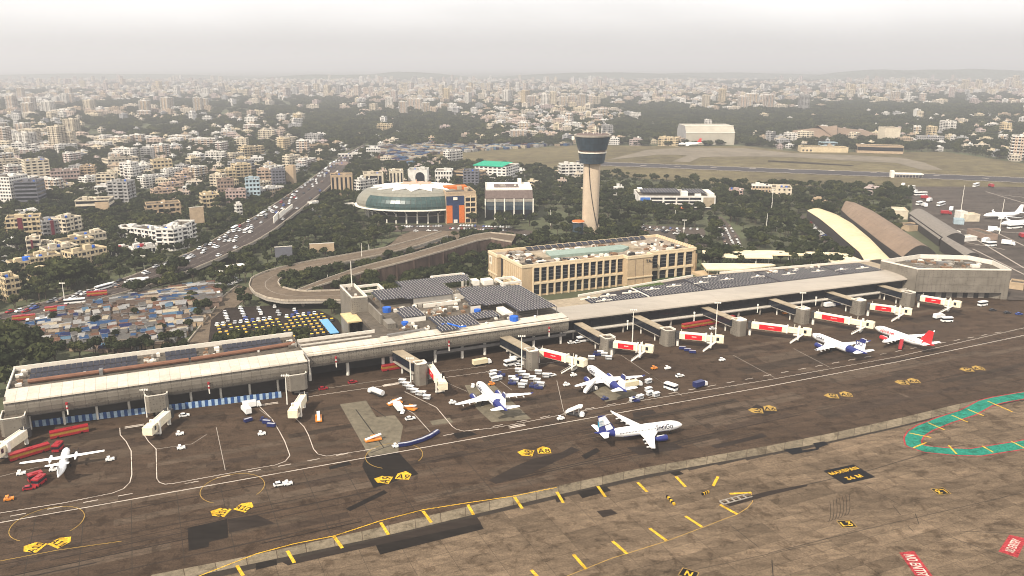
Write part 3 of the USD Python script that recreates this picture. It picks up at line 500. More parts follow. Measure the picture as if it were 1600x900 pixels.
# ---- right wing, its own frame (bends 2.5 degrees)
RO = W(193.6, 367.8); RA = THD - 2.45; RLEN = 243.0
ra = math.radians(RA); rx, ry = np.array([math.cos(ra), math.sin(ra)]), np.array([-math.sin(ra), math.cos(ra)])
def rl(x, y, z=0.0): q = P(x, y, z)[:2] - RO[:2]; return (float(q @ rx), float(q @ ry))
rw = thing('terminal_wing', 'long right terminal wing with curved silver eave, dark glass front and dark solar roof', 'terminal', RO, RA)
prof = [(0.5, 10.3), (-.1, 10.6), (0.2, 11.2), (2.5, 12.0), (6, 12.7), (11, 13.2), (15.5, 13.5)]
panel_row(rw, prof[:5], 0, RLEN, 12.0, m_silver, 'roof_panel', 0.05); panel_row(rw, prof[4:], 0, RLEN, 12.0, m_silver, 'roof_panel', 0.05)
MB().prism([(0, 15), (RLEN, 15), (RLEN, 38), (130, 46), (110, 46), (24, 30), (0, 30)], 9.5, 13.45).build('roof', m_tan, rw); MB().prism([(24, 15.6), (233, 15.6), (233, 37.5), (130, 45), (110, 45), (40, 32)], 13.3, 13.52).build('roof_membrane', mat('dark_membrane', (0.040, 0.036, 0.038), .9, var=.3, scale=.3), rw)
MB().box(0.2, RLEN, 3.0, 3.4, 4.4, 11.4).build('glazing', m_glass, rw)
for k in range(41): MB().box(k * 6 + .2, k * 6 + .36, 2.78, 3.0, 4.4, 11.2).build('mullion', m_dk, rw)
MB().box(0, RLEN, -0.2, 3.4, 3.7, 4.35, True).build('ledge', m_concr, rw); MB().box(0, RLEN, -0.3, -0.2, 4.2, 5.2).build('ledge_rail', m_rim, rw)
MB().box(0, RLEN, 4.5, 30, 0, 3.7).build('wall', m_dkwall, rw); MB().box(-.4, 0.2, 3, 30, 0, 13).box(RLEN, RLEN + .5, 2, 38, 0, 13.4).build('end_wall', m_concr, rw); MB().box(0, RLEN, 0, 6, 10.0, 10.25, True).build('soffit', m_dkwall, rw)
for k in range(17): MB().box(6 + k * 15, 6.8 + k * 15, 0.4, 1.2, 0, 3.7).build('column', m_concr, rw)
back = lambda x: float(np.interp(x, [0, 24, 110, 130, RLEN], [30, 30, 46, 46, 38]))
for a, b in ((24, 60), (61.5, 98), (99.5, 150), (151.5, 200), (201.5, 232)):
    nb = 3
    for k in range(nb):
        yb = min(back(a), back(b)); y0 = 16 + k * (yb - 18.5) / nb + (0.9 if k else 0); y1 = 16 + (k + 1) * (yb - 18.5) / nb
        if y1 - y0 > 1.2 and not (a < 30 and k == 2): solar_array(rw, [(a, y0), (b, y0), (b, y1), (a, y1)], 13.7, rows=1.35, cols=2.0)
for k, (x, y) in enumerate(((27, 24), (40, 25.5), (55, 27), (70, 28), (86, 30), (105, 30), (124, 31), (146, 30), (168, 28), (190, 27), (207, 25), (223, 24), (33, 17), (118, 40))):
    MB().tube((x, y, 13.4), (x, y, 14.6), 0.9, n=8).tube((x, y, 14.6), (x, y, 15.1), 1.2, .5, n=8).build('roof_ventilator', m_wht, rw); MB().box(x - 5, x + 5, y - .5, y + .5, 13.5, 14.1).build('cable_tray', m_rim, rw)
MB().bar((60.7, 15.5, 14.0), (60.7, 36, 14.0), .7, .5).build('gutter', m_rim, rw); MB().bar((24, 31, 14.6), (110, 46.5, 14.6), .8, 1.2).bar((130, 46.5, 14.6), (RLEN, 38.5, 14.6), .8, 1.2).build('back_parapet', m_rim, rw)
clutter(rw, (150, 33, 200, 38), 13.5, 16, 25)
MB().box(60, 84, 36, 42, 13.45, 13.6).build('planting_bed', mat('roof_grass', (0.05, 0.075, 0.02), .95, var=.3), rw)
# ---- jet bridges
def jet_bridge(label, c, hs, tun, z=4.2, head_z=8.6, conn=None, ad=True, open_head=False, stair=True, docked=False):
    """head block at (u, v) c, its connector back to the terminal and the telescopic tunnel through (u, v) points tun"""
    t = thing('jet_bridge', label, 'jet bridge', rot=THD, group=None); u, v = c; w, d = hs
    b = [(u - w / 2, v - d / 2 + 1.2), (u - w / 2 + 1.2, v - d / 2), (u + w / 2 - 1.2, v - d / 2), (u + w / 2, v - d / 2 + 1.2), (u + w / 2, v + d / 2), (u - w / 2, v + d / 2)]
    MB().prism(b, 0 if not open_head else 2.6, head_z, top=False).build('rotunda_wall', m_fasc, t); MB().poly(b, head_z - 0.6).build('rotunda_roof', m_deck if open_head or R.random() < .5 else m_rim, t); parapet(t, b, head_z - .6, head_z + .25, .4, m_rim, 'rotunda_rim')
    if open_head: MB().box(u - 1.2, u + 1.2, v - 1.2, v + 1.2, 0, 2.6).build('rotunda_leg', m_concr, t)
    if conn:
        (u0, v0), (u1, v1), cw = conn; MB().bar((u0, v0, head_z - .4), (u1, v1, head_z - .4), cw, 3.6).build('connector', m_glass, t); MB().bar((u0, v0, head_z), (u1, v1, head_z), cw + .4, .38).build('connector_roof', m_tan, t); MB().bar((u0, v0, 4.75 if head_z < 9 else 5.0), (u1, v1, 4.75 if head_z < 9 else 5.0), cw + .3, .35).build('connector_floor', m_concr, t)
        for f in (.25, .75): MB().tube((u0 + (u1 - u0) * f, v0 + (v1 - v0) * f, 0), (u0 + (u1 - u0) * f, v0 + (v1 - v0) * f, 4.6), .4, n=8).build('connector_leg', m_wht, t)
    a, e = np.array(tun[0]), np.array(tun[1]); L = np.linalg.norm(e - a); n = (e - a) / L; q = np.array([-n[1], n[0]]); 
    def pt(s, off=0.0, zz=0.0): o = a + n * s + q * off; return (o[0], o[1], zz)
    m1 = L * .60
    MB().bar(pt(0, 0, z + 3.0), pt(m1, 0, z + 2.9), 3.1, 2.9).build('tunnel_outer', m_bridge, t); MB().bar(pt(m1 - .5, 0, z + 2.7), pt(L - 4, 0, z + 2.6), 2.6, 2.5).build('tunnel_inner', m_bridge, t)
    MB().bar(pt(0, 1.3, z + 3.3), pt(m1, 1.3, z + 3.2), .25, .3).bar(pt(0, -1.3, z + 3.3), pt(m1, -1.3, z + 3.2), .25, .3).build('roof_rail', m_wht, t); MB().bar(pt(m1 - .3, 0, z + 3.5), pt(m1 + .5, 0, z + 3.5), 3.5, 3.7).build('tunnel_collar', m_wht, t)
    MB().bar(pt(-1.6, 0, z + 3.4), pt(.2, 0, z + 3.4), 3.6, 3.6).build('rotunda_door', m_dk, t); MB().tube(pt(-.5, 0, 0), pt(-.5, 0, z), .7, n=10).build('rotunda_column', m_wht, t)
    cb = MB().bar(pt(L - 4.3, 0, z + 3.2), pt(L - .9, 0, z + 3.2), 3.6, 3.5).bar(pt(L - .9, 0, z + 2.9), pt(L, 0, z + 2.9), 3.9, 3.1).build('cab', m_bridge, t); MB().bar(pt(L - 3.6, 0, z + 2.6), pt(L - 2.3, 0, z + 2.6), 3.75, 1.7).build('cab_window', m_glass, cb)
    s0 = L - 6.2
    dcl = MB().bar(pt(s0 - .5, 1.75, z + 3.6), pt(s0 + .5, 1.75, z + 3.6), .5, z + 2.6).bar(pt(s0 - .5, -1.75, z + 3.6), pt(s0 + .5, -1.75, z + 3.6), .5, z + 2.6).bar(pt(s0 - .4, -1.9, 1.4), pt(s0 + .4, -1.9, 1.4), .6, .5).bar(pt(s0, -1.9, 1.6), pt(s0, 1.9, 1.6), .8, .7).build('drive_column', m_wht, t)
    for o in (-1.4, 1.4): MB().tube(pt(s0, o - .3, .6), pt(s0, o + .3, .6), .6, n=10).build('wheel', m_dk, dcl)
    MB().bar(pt(s0 - 2.5, 0, z - .1), pt(s0 + .8, 0, z - .1), 1.6, 1.1).build('service_unit', m_wht, t)
    if ad:
        s = -1 if (q @ np.array(V_CAM(a))) > 0 else 1; x0, x1 = .14 * L, .52 * L
        for sd in (1, -1): adp = MB().bar(pt(x0, sd * 1.62, z + 2.9), pt(x1, sd * 1.62, z + 2.85), .12, 2.6).build('advert_panel', m_red, t, label='red advertising panel with a small white script')
        for k, (l, h) in enumerate(((.4, .2), (.25, .45), (.35, .35), (.3, .4), (.4, .25), (.25, .5), (.35, .3))): xx = x0 + (x1 - x0) * (.40 + .04 * k); MB().bar(pt(xx, -1.70, z + 1.75 + h / 2), pt(xx + l * .8, -1.70, z + 1.75 + h / 2 + .1), .05, h).build('advert_script', m_wht, adp)
    if stair: MB().bar(pt(s0 + 2.5, -2.3, z + .8), pt(s0 - 3.4, -6.0 if L > 12 else -3.5, .4), 1.0, .35).bar(pt(s0 + 2.5, -2.7, z + 1.6), pt(s0 - 3.4, -6.4 if L > 12 else -3.9, 1.3), .12, .12).build('stair', m_wht, t)
    for f, h in ((.05, 1.7), (.72, 1.5)): MB().tube(pt(L * f, .8, z + 3), pt(L * f, .8, z + 3 + h), .12, n=5).build('lamp_post', m_wht, t)
    return t
def V_CAM(a): return (0, -1)
def z6(x, y, z=6.0): return uv(x, y, z)
def brg(label, base, tun, conn_du=-2.5, conn_v=368, **k):
    u, v = uv(*base); c = (u + 3.2, v + 3.4); w = W(*c); 
    jet_bridge(label, c, (6.4, 6.4), [z6(*tun[0]), z6(*tun[1])], conn=((c[0] + conn_du, conn_v), (c[0] + conn_du + .4, v + 5.5), 4.2), **k)
brg('cream jet bridge with red panel, first of the glass wing from the left', (946, 556), ((958, 537), (1021, 544)), conn_v=369)
brg('cream jet bridge with red panel, second along the glass wing, blue carts at its foot', (1041, 543), ((1061, 523), (1131, 529)), conn_v=368)
brg('cream jet bridge docked at the blue tailed jet left of the red tailed one', (1153, 527), ((1174, 507), (1268, 518)), conn_v=366)
brg('cream jet bridge docked at the red tailed jet', (1253, 508), ((1273, 491), (1366, 507)), conn_v=364)
brg('cream jet bridge with red panel behind the red tailed jet', (1341, 494), ((1359, 478), (1425, 486)), conn_v=363)
brg('cream jet bridge at the far right, in front of the grey panelled block', (1419, 481), ((1438, 465), (1502, 475)), conn_v=361)
u_, v_ = uv(826, 581); jet_bridge('cream jet bridge of the middle wing docked at the jet with tail stairs', (u_ + 3.2, v_ + 3.2), (5.6, 6.0), [z6(843, 549), z6(915, 566)], conn=((u_ - .5, 361), (u_ + 2.5, v_ + 4), 5.0), head_z=9.6)
u_, v_ = uv(652, 604); jet_bridge('jet bridge with long grey trough roof, middle wing, carts at its foot', (u_ + 2.6, v_ + 2.6), (5.4, 5.4), [z6(672, 573), z6(693, 603)], conn=((u_ - 2.2, 361), (u_ + 1.6, v_ + 4), 4.6), head_z=10.2, stair=False)
for lab, hd, t0, t1 in (('cream jet bridge at the foot of the step between left and middle wing', (464, 618), (474, 622), (457, 648)), ('cream jet bridge in the middle of the low left wing', (246, 652), (262, 648), (230, 675)), ('cream jet bridge cut by the left edge, near the white turboprop', (22, 690), (38, 678), (-12, 712))):
    u_, v_ = uv(*hd); jet_bridge(lab, (u_ + .6, v_ + 4.0), (8.6, 10.0), [z6(*t0, 4.5), z6(*t1, 4.5)], z=3.2, head_z=9.8, ad=False, open_head=True, stair=False, conn=((u_ + .6, 352), (u_ + .6, v_ + 6), 5.0))
# ---- floodlight masts and short white lamps along the front
def mast(x, y, h, label, name='light_mast', head=True):
    t = thing(name, label, 'light mast', P(x, y)); MB().tube((0, 0, 0), (0, 0, h), .32, .16, n=8).build('pole', m_wht, t)
    if head:
        MB().box(-1.7, 1.7, -.12, .12, h - .3, h).build('crossbar', m_steel, t)
        for k in (-1.4, -.5, .5, 1.4): MB().box(k - .3, k + .3, -.5, .1, h - .1, h + .5).build('floodlight', m_wht, t)
mast(815, 579, 17, 'tall floodlight mast before the docked jet bridge of the middle wing'); mast(642, 603, 13, 'floodlight mast beside the trough roofed jet bridge'); mast(988, 535, 17.5, 'floodlight mast right of the first glass wing bridge'); mast(1118, 524, 18, 'floodlight mast at the second bridge cab, before red buses'); mast(1250, 505, 17.5, 'floodlight mast beside the bridge of the red tailed jet'); mast(449, 632, 13, 'floodlight mast at the step of the left wing'); mast(230, 652, 12, 'floodlight mast beside the middle left wing bridge'); mast(1205, 335, 24, 'tall mast on the grey apron near the small cream hut'); mast(1402 + 99, 333, 27, 'tall pale mast left of the parked white jets', head=False)
for i, (x, y) in enumerate(((107, 648), (328, 618), (527, 577), (702, 550), (859, 528), (994, 513), (1094, 497), (1188, 482), (1278, 470))):
    u_, v_ = uv(x, y, 6.0); v_ = 349.6 if x < 460 else (359.3 if x < 880 else v_ * 0 + 364.0 - (u_ - 200) * .043); t = thing('beacon_lamp', ('red and white obstruction lamp, ' if x < 880 else 'white lamp on the glass wing ledge, ') + ('leftmost', 'second from left', 'third from left', 'fourth from left', 'fifth from left', 'sixth from left', 'seventh from left', 'eighth from left', 'rightmost')[i] + ' of those along the terminal front', 'lamp', W(u_, v_), THD)
    z0 = 8.0 if x < 880 else 4.4; MB().tube((0, 0, z0 - 1.5), (0, 0, z0 + 2.6), .28, n=6).build('post', m_wht, t); MB().tube((0, 0, z0 + 2.6), (0, 0, z0 + 3.6), .5, n=8).build('lamp', m_redp if x < 880 else m_wht, t); MB().tube((0, 0, z0 + .9), (0, 0, z0 + 1.6), .45, n=8).build('band', m_redp if x < 880 else m_wht, t)
# ---- grey perforated block at the right end
g0, g1 = P(1428, 466), P(1573, 468)
ga = math.degrees(math.atan2(g1[1] - g0[1], g1[0] - g0[0])); gl_ = float(np.linalg.norm(g1 - g0))
gb = thing('terminal_block', 'grey perforated panel block with open plant roof at the right end of the terminal', 'terminal', g0, ga)
base = [(0, 0), (gl_, 0), (gl_ + 1, 24), (gl_ - 8, 38), (18, 40), (-14, 22)]
n_ = 12
for k in range(n_):
    for z0, z1 in ((4.2, 8.9), (9.0, 13.7), (13.8, 18.4)): MB().box(k * (gl_ - 4) / n_ + .03, (k + 1) * (gl_ - 4) / n_ - .03, -.3, .1, z0, z1, True).build('facade_panel', m_fasc, gb)
for k in range(4):
    a, b = np.array((-14 + 14 * k / 4, 22 - 22 * k / 4)), np.array((-14 + 14 * (k + .985) / 4, 22 - 22 * (k + .985) / 4))
    for z0, z1 in ((4.2, 11), (11.1, 18.4)): MB().bar((*a, z1), (*b, z1), .4, z1 - z0).build('facade_panel', m_fasc, gb)
MB().box(gl_ - 4, gl_, -.3, 2, 0, 18.4).prism(base[1:], 0, 18.2, top=False).build('side_wall', m_fasc, gb); MB().poly([(0.2, .3), *base[1:]], 16.4).build('roof', m_deck, gb); MB().box(0, gl_ - 4, 3, 4, 0, 4.2).build('wall', m_dkwall, gb); MB().box(0, gl_ - 4, -.2, 4, 4.0, 4.18, True).build('soffit', m_dkwall, gb)
parapet(gb, base, 16.4, 19.2, .5, m_rim)
clutter(gb, (2, 8, gl_ - 4, 34), 16.4, 46, 31, [m_rim, m_concr, m_brick, m_steel, m_deck], 5.5)
for k in range(5): MB().box(14 + k * 6.5, 17.5 + k * 6.5, 2.6, 2.95, .2, 3.4).build('shutter', m_concr, gb)
# ================================================================ landmarks behind the terminal
m_hotel = mat('hotel_stone', (0.43, 0.32, 0.20), 0.8, var=0.10, scale=0.5, var2=0.12, scale2=0.06)
m_hotell = mat('hotel_trim', (0.56, 0.45, 0.30), 0.75, var=0.08)
m_teal = mat('pale_green_glazing', (0.21, 0.265, 0.225), 0.5, var=0.12, scale=0.3)
m_tower = mat('tower_concrete', (0.45, 0.36, 0.265), 0.85, var=0.07, scale=0.3, var2=0.10, scale2=0.05)
m_cab = mat('cab_glass', (0.030, 0.045, 0.060), 0.25, var=0.35, scale=0.25, spec=0.4)
m_orange = mat('orange_panel', (0.50, 0.13, 0.03), 0.7, var=0.12); m_domeg = mat('dome_metal', (0.19, 0.18, 0.145), 0.5, var=0.12, scale=0.15, spec=0.3)
m_domeglass = mat('dome_glass', (0.026, 0.055, 0.052), 0.3, var=0.4, scale=0.25, spec=0.4); m_brn = mat('brown_slate', (0.125, 0.095, 0.085), 0.8, var=0.25)
m_pinkst = mat('star_sandstone', (0.46, 0.30, 0.22), 0.8, var=.12)
def frame(a, b, z=0.0):
    p, q = P(*a, z), P(*b, z); return np.array([p[0], p[1], 0]), math.degrees(math.atan2(q[1] - p[1], q[0] - p[0])), float(np.linalg.norm((q - p)[:2]))
# ---- hotel, aligned with the terminal
ht = thing('hotel', 'long sandstone hotel with tall dark windows between pilasters and a flat cluttered roof', 'hotel', rot=THD)
HZ = 20.4
out = [(209, 452), (281.5, 452), (281.5, 446.5), (300.5, 446.5), (300.5, 452), (338.5, 452), (338.5, 500), (211, 500), (206.5, 500), (206.5, 485), (209, 485)]
MB().prism(out, 0, HZ, top=False).build('wall', m_hotel, ht); MB().poly(Polygon(out).buffer(-.6, join_style=2), HZ - 1.3).build('roof', mat('hotel_roof', (0.28, 0.23, 0.18), .85, var=.35, scale=.3, var2=.3, scale2=.08), ht)
parapet(ht, list(Polygon(out).buffer(.35, join_style=2).exterior.coords)[:-1], HZ - 1.5, HZ + .3, 1.1, m_hotell, 'cornice')
def bays(u0, u1, n, v):
    w = (u1 - u0) / n
    for k in range(n):
        a = u0 + k * w
        for z0, z1 in ((9.6, 18.0), (1.2, 7.6)):
            f = MB().box(a + w * .22, a + w * .95, v - .06, v + .5, z0, z1).build('window', m_glass, ht)
            q = MB(); nn = 4 if z0 > 5 else 2
            for j in range(1, nn): q.box(a + w * .22, a + w * .95, v - .12, v - .07, z0 + (z1 - z0) * j / nn - .12, z0 + (z1 - z0) * j / nn + .12)
            q.build('transom', m_steel, f)
        MB().box(a - w * .02, a + w * .17, v - .75, v, 0, 18.3).build('pilaster', m_hotell, ht)
    MB().box(u0, u1 + .3, v - .85, v, 7.7, 9.0).box(u0, u1 + .3, v - .55, v, 18.3, 19.0).build('band_course', m_hotell, ht)
bays(216, 281.2, 13, 452); bays(301.5, 336, 5, 452)
for k in range(9): MB().box(208.55, 209, 455 + k * 2.9, 455.5 + k * 2.9, 0, 18.4).build('end_rib', m_hotell, ht)
MB().box(208.8, 209.1, 481.5, 484.5, 1, 18.5).build('end_slot_window', m_glass, ht); MB().box(208.3, 209, 453, 481, 6.6, 7.6).box(206.0, 206.5, 485, 500, 6.6, 7.6).build('band_course', m_hotell, ht)
for k in range(3): MB().box(206.1, 206.5, 487 + k * 4, 487.6 + k * 4, 0, 18.4).build('end_rib', m_hotell, ht)
MB().box(206.35, 206.5, 494, 498, 12.5, 18).build('sign_panel', m_wht, ht); MB().box(206.2, 206.36, 495, 497, 14, 16.8).build('sign_emblem', m_dk, ht)
for x in (287.5, 293.5): MB().box(x, x + .18, 446.38, 446.5, 1, 18).build('pavilion_joint', m_brn, ht)
MB().box(281.5, 300.8, 446.0, 446.5, 5.8, 6.6).box(284, 300.5, 444.5, 446.5, 0, 1.2).build('band_course', m_hotell, ht)
tx = meshkit.text_mesh('TAJ', 2.1, .15, True); tx.apply_transform(trimesh.transformations.rotation_matrix(math.pi / 2, [1, 0, 0])); tx.apply_translation([295.2, 446.4, 15.2]); MB().tm(tx).build('sign_lettering', m_dk, ht)
MB().prism([(236, 468), (290, 466), (298, 472), (296, 479), (240, 482)], HZ - 1.3, HZ + .5).build('skylight', m_teal, ht); MB().box(230, 236, 466, 484, HZ - 1.3, HZ + .3).build('skylight_kerb', m_tan, ht); MB().box(298, 304, 466, 482, HZ - 1.3, HZ + .2).build('skylight_kerb', m_tan, ht)
for k in range(20): MB().add([(232 + k * 4.7, 493, HZ - .3), (236.2 + k * 4.7, 493, HZ - .3), (236.2 + k * 4.7, 497, HZ + .9), (232 + k * 4.7, 497, HZ + .9)], [[0, 1, 2], [0, 2, 3]]).build('solar_panel', m_pv, ht)
clutter(ht, (211, 455, 232, 496), HZ - 1.3, 60, 41, [m_wht, m_rim, m_brick, m_deck, m_dk, m_concr], 4.5); clutter(ht, (236, 454, 300, 464), HZ - 1.3, 46, 42, [m_wht, m_rim, m_brick, m_deck, m_dk], 4.0); clutter(ht, (304, 456, 334, 490), HZ - 1.3, 34, 43, [m_wht, m_rim, m_brick, m_dk], 4.5); clutter(ht, (236, 484, 300, 491), HZ - 1.3, 20, 44, [m_wht, m_rim, m_brick, m_dk], 4.0)
for k in range(15): MB().box(337.3, 338.2, 454 + k * 3, 455.8 + k * 3, HZ - 1, HZ + 1.0).build('cornice_block', m_hotell, ht)
MB().box(338.5, 341.5, 454, 470, 0, 15.5).box(336, 346, 440, 452, 0, 4).build('annex', m_hotel, ht)
MB().box(302, 336, 440, 451, .2, 2.2).build('planter_hedge', mat('hedge', (0.035, 0.05, 0.02), .95, var=.4, scale=.8), ht)
# cream entrance canopies right of the hotel
for lab, pts in (('upper cream entrance canopy running right from the hotel', [(1097, 391), (1200, 391), (1320, 395), (1348, 407), (1300, 409), (1288, 399), (1206, 398), (1208, 403), (1150, 402), (1100, 400)]), ('lower cream entrance canopy beside the hotel corner', [(1096, 411), (1130, 411), (1206, 412), (1212, 414), (1156, 421), (1104, 421)])):
    c = thing('entrance_canopy', lab, 'canopy'); w = [tuple(P(x, y, 8.0)[:2]) for x, y in pts]; MB().prism(w, 7.2, 8.0, bottom=True).build('canopy_roof', mat('canopy_cream_' + lab[:5], (0.62, 0.53, 0.36), .7, var=.15, scale=.15), c)
    b = Polygon(w).buffer(-2.0); b = b if b.geom_type == 'Polygon' else max(b.geoms, key=lambda g: g.area)
    for k in range(16): q = b.exterior.interpolate(k / 16, True); MB().tube((q.x, q.y, 0), (q.x, q.y, 7.2), .35, n=6).build('canopy_column', m_wht, c)
# ---- control tower
tb = P(921.5, 367.5); tw = thing('control_tower', 'tall sandstone control tower with dark flared two tier glass cab', 'control tower', (tb[0] + 1, tb[1] + 7, 0), 0)
def ring(rx, ry, z, n=28, dx=0.0, p=2.6, tw_=0.0):
    a = np.arange(n) * 2 * math.pi / n + tw_; c, s = np.cos(a), np.sin(a); return np.column_stack([dx + rx * np.sign(c) * np.abs(c) ** (2 / p), ry * np.sign(s) * np.abs(s) ** (2 / p), np.full(n, z)])
zs = np.linspace(0, 60.5, 16)
MB().rings([ring(6.7 + .35 * t, 6.6, z, 36, -.6 + .7 * t, 3.0) for z, t in ((z, z / 60.5) for z in zs)], False, True).build('shaft', m_tower, tw, smooth=40)
sm = MB(); pth = [(-2.9 + 7.6 * (1 - t) ** 1.6, -6.72 + .02, 60.4 * t + 8 * (1 - t)) for t in np.linspace(0, 1, 14)]
for a, b in zip(pth[:-1], pth[1:]): sm.quad((a[0] - .35, a[1], a[2]), (a[0] + .35, a[1], a[2]), (b[0] + .35, b[1], b[2]), (b[0] - .35, b[1], b[2]))
sm.build('shaft_seam', m_dk, tw); MB().add([(5.6, -6.2, 0), (8.2, -5, 0), (5.9, -6.3, 9), (7.0, -5, 9)], [[0, 1, 2], [1, 3, 2]]).build('shaft_foot', m_tower, tw)
def tier(nm, z0, z1, r0, r1):
    n = 24
    for k in range(n):
        a0, a1 = 2 * math.pi * k / n, 2 * math.pi * (k + .97) / n; q = MB()
        for za, zb, ra_, rb_ in ((z0, (z0 + z1) / 2 - .1, r0, (r0 + r1) / 2), ((z0 + z1) / 2 + .1, z1, (r0 + r1) / 2, r1)): q.quad(*[(rr * math.cos(a), rr * math.sin(a), z) for rr, a, z in ((ra_, a0, za), (ra_, a1, za), (rb_, a1, zb), (rb_, a0, zb))])
        q.build('cab_pane', m_cab, tw)
    MB().rings([ring(r0 - .2, r0 - .2, z0, 24, p=2), ring(r1 - .2, r1 - .2, z1, 24, p=2)], True, True).build(nm, m_dk, tw)
tier('lower_cab', 60.5, 69.0, 10.3, 11.6); MB().rings([ring(11.9, 11.9, 69.0, 32, p=2), ring(12.0, 12.0, 70.0, 32, p=2)], True, True).build('lower_cab_rim', m_rim, tw); MB().rings([ring(11.0, 11.0, 70, 24, p=2), ring(11.4, 11.4, 71.6, 24, p=2)], False, False).build('cab_neck', m_brn, tw)
tier('upper_cab', 71.6, 82.6, 12.0, 15.2); MB().rings([ring(15.5, 15.5, 82.6, 32, p=2), ring(15.7, 15.7, 83.9, 32, p=2)], True, True).build('roof_rim', m_concr, tw); MB().rings([ring(13.8, 13.8, 83.9, 24, p=2), ring(13.2, 13.2, 84.5, 24, p=2)], False, True).build('cab_roof', m_brn, tw)
MB().box(-17.3, -15.2, -.8, .8, 79.5, 82.5).build('bracket', m_wht, tw)
for x, y, h in ((2, 0, 6), (5, 2, 5), (-4, 3, 3), (7.5, -1, 5.5), (-8, -2, 2.2), (0, -5, 2)): MB().tube((x, y, 84.4), (x, y, 84.4 + h), .18, n=5).box(x - .6, x + .6, y - .1, y + .1, 84 + h * .7, 84.3 + h * .7).build('antenna', m_wht, tw)
a = thing('tower_annex', 'small round glazed annex with orange roof at the tower foot', 'annex', P(903, 369)); MB().tube((0, 0, 0), (0, 0, 12.5), 4.6, n=18).build('drum', m_cab, a); MB().tube((0, 0, 12.5), (0, 0, 13.2), 5.2, n=18).build('drum_roof', m_orange, a); MB().tube((0, 0, 12.2), (0, 0, 12.5), 5.4, n=18).build('drum_rim', m_wht, a)
def block(name, label, cat, A, B, h, depth, wall, style, floors, bays_, win=m_glass, z=0.0, group=None, seed=0, tanks=2, sides=True, par=.9, zb=0.0, ww=.58, wh=.5, roofm=None, tanktop=True, slabm=None):
    """a rectangular building whose front foot runs from pixel A to pixel B (points at height z)"""
    loc, rot, L = frame(A, B, z); t = thing(name, label, cat, loc, rot, group); r = random.Random(seed or hash_(label))
    fill_block(t, L, depth, h, wall, style, floors, bays_, r, win, tanks, sides, par, zb, ww, wh, roofm, slabm)
    FOOT.append(Polygon([tuple(loc[:2] + rot2(x, y, rot)) for x, y in ((-2, -2), (L + 2, -2), (L + 2, depth + 2), (-2, depth + 2))])); return t, L
def rot2(x, y, deg): a = math.radians(deg); return np.array([x * math.cos(a) - y * math.sin(a), x * math.sin(a) + y * math.cos(a)])
def hash_(s): return sum((i + 1) * ord(c) for i, c in enumerate(s)) % 99991 + 1
FOOT = []
def fill_block(t, L, depth, h, wall, style, floors, bays_, r, win=m_glass, tanks=2, sides=True, par=.9, zb=0.0, ww=.58, wh=.5, roofm=None, slabm=None):
    MB().prism([(0, 0), (L, 0), (L, depth), (0, depth)], zb, h, top=False).build('wall', wall, t); MB().box(.2, L - .2, .2, depth - .2, h - 1.2, h - 1.0).build('roof', roofm or m_deck, t)
    if par: parapet(t, [(-.1, -.1), (L + .1, -.1), (L + .1, depth + .1), (-.1, depth + .1)], h - .9, h + par * .4, .45, slabm or wall)
    fh = (h - zb) / floors; W_, S_ = MB(), MB()
    for face, (n, ln) in enumerate(((bays_, L), (max(2, round(bays_ * depth / max(L, 1))), depth), (max(2, round(bays_ * depth / max(L, 1))), depth))):
        if face and not sides: continue
        def bx(mb, a, b, d0, d1, z0, z1):
            if face == 0: mb.box(a, b, d0, d1, z0, z1, True)
            elif face == 1: mb.box(d0, d1, a, b, z0, z1, True)
            else: mb.box(L - d1, L - d0, a, b, z0, z1, True)
        w = ln / n
        for f in range(floors):
            z0 = zb + f * fh
            if style == 'band': bx(W_, .4, ln - .4, -.06, .3, z0 + fh * .35, z0 + fh * .85); bx(S_, 0, ln, -.3, 0, z0 + fh * .92, z0 + fh * 1.0)
            elif style == 'balcony':
                for k in range(n):
                    if k % 2 == 0 or n < 3: bx(W_, k * w + w * .1, k * w + w * .92, -.05, .3, z0 + fh * .15, z0 + fh * .9); bx(S_, k * w, k * w + w, -1.2, 0, z0 - .1, z0 + .12); bx(S_, k * w, k * w + w, -1.25, -1.1, z0 + .12, z0 + fh * .33)
                    else: bx(W_, k * w + w * .28, k * w + w * .72, -.05, .3, z0 + fh * .38, z0 + fh * .82); bx(S_, k * w + w * .2, k * w + w * .8, -.5, 0, z0 + fh * .85, z0 + fh * .9)
            elif style == 'grid':
                for k in range(n): bx(W_, k * w + w * (1 - ww) / 2, k * w + w * (1 + ww) / 2, -.05, .3, z0 + fh * (1 - wh) / 2 + .15, z0 + fh * (1 + wh) / 2 + .15); bx(S_, k * w + w * .12, k * w + w * .88, -.35, 0, z0 + fh * .80, z0 + fh * .85)
        if style == 'slit':
            for k in range(n): bx(W_, k * w + w * .28, k * w + w * .72, -.05, .3, zb + fh * .5, h - 2.2)
    W_.build('windows', win, t, kind='stuff'); S_.build('ledges', slabm or wall, t, kind='stuff')
    for k in range(tanks):
        x, y = r.uniform(.1, .75) * L, r.uniform(.3, .75) * depth; w, d, hh = r.uniform(2.5, 5), r.uniform(2.5, 4.5), r.uniform(2, 3.6)
        MB().box(x, min(x + w, L - .6), y, min(y + d, depth - .6), h - 1, h + hh - 1).build('stair_head', slabm or wall, t)
    for k in range(tanks):
        x, y = r.uniform(.1, .9) * L, r.uniform(.2, .8) * depth; MB().tube((x, y, h - 1), (x, y, h + .8), 1.0, n=8).build('water_tank', r.choice([m_dk, m_wht, m_blue, m_deck]), t)
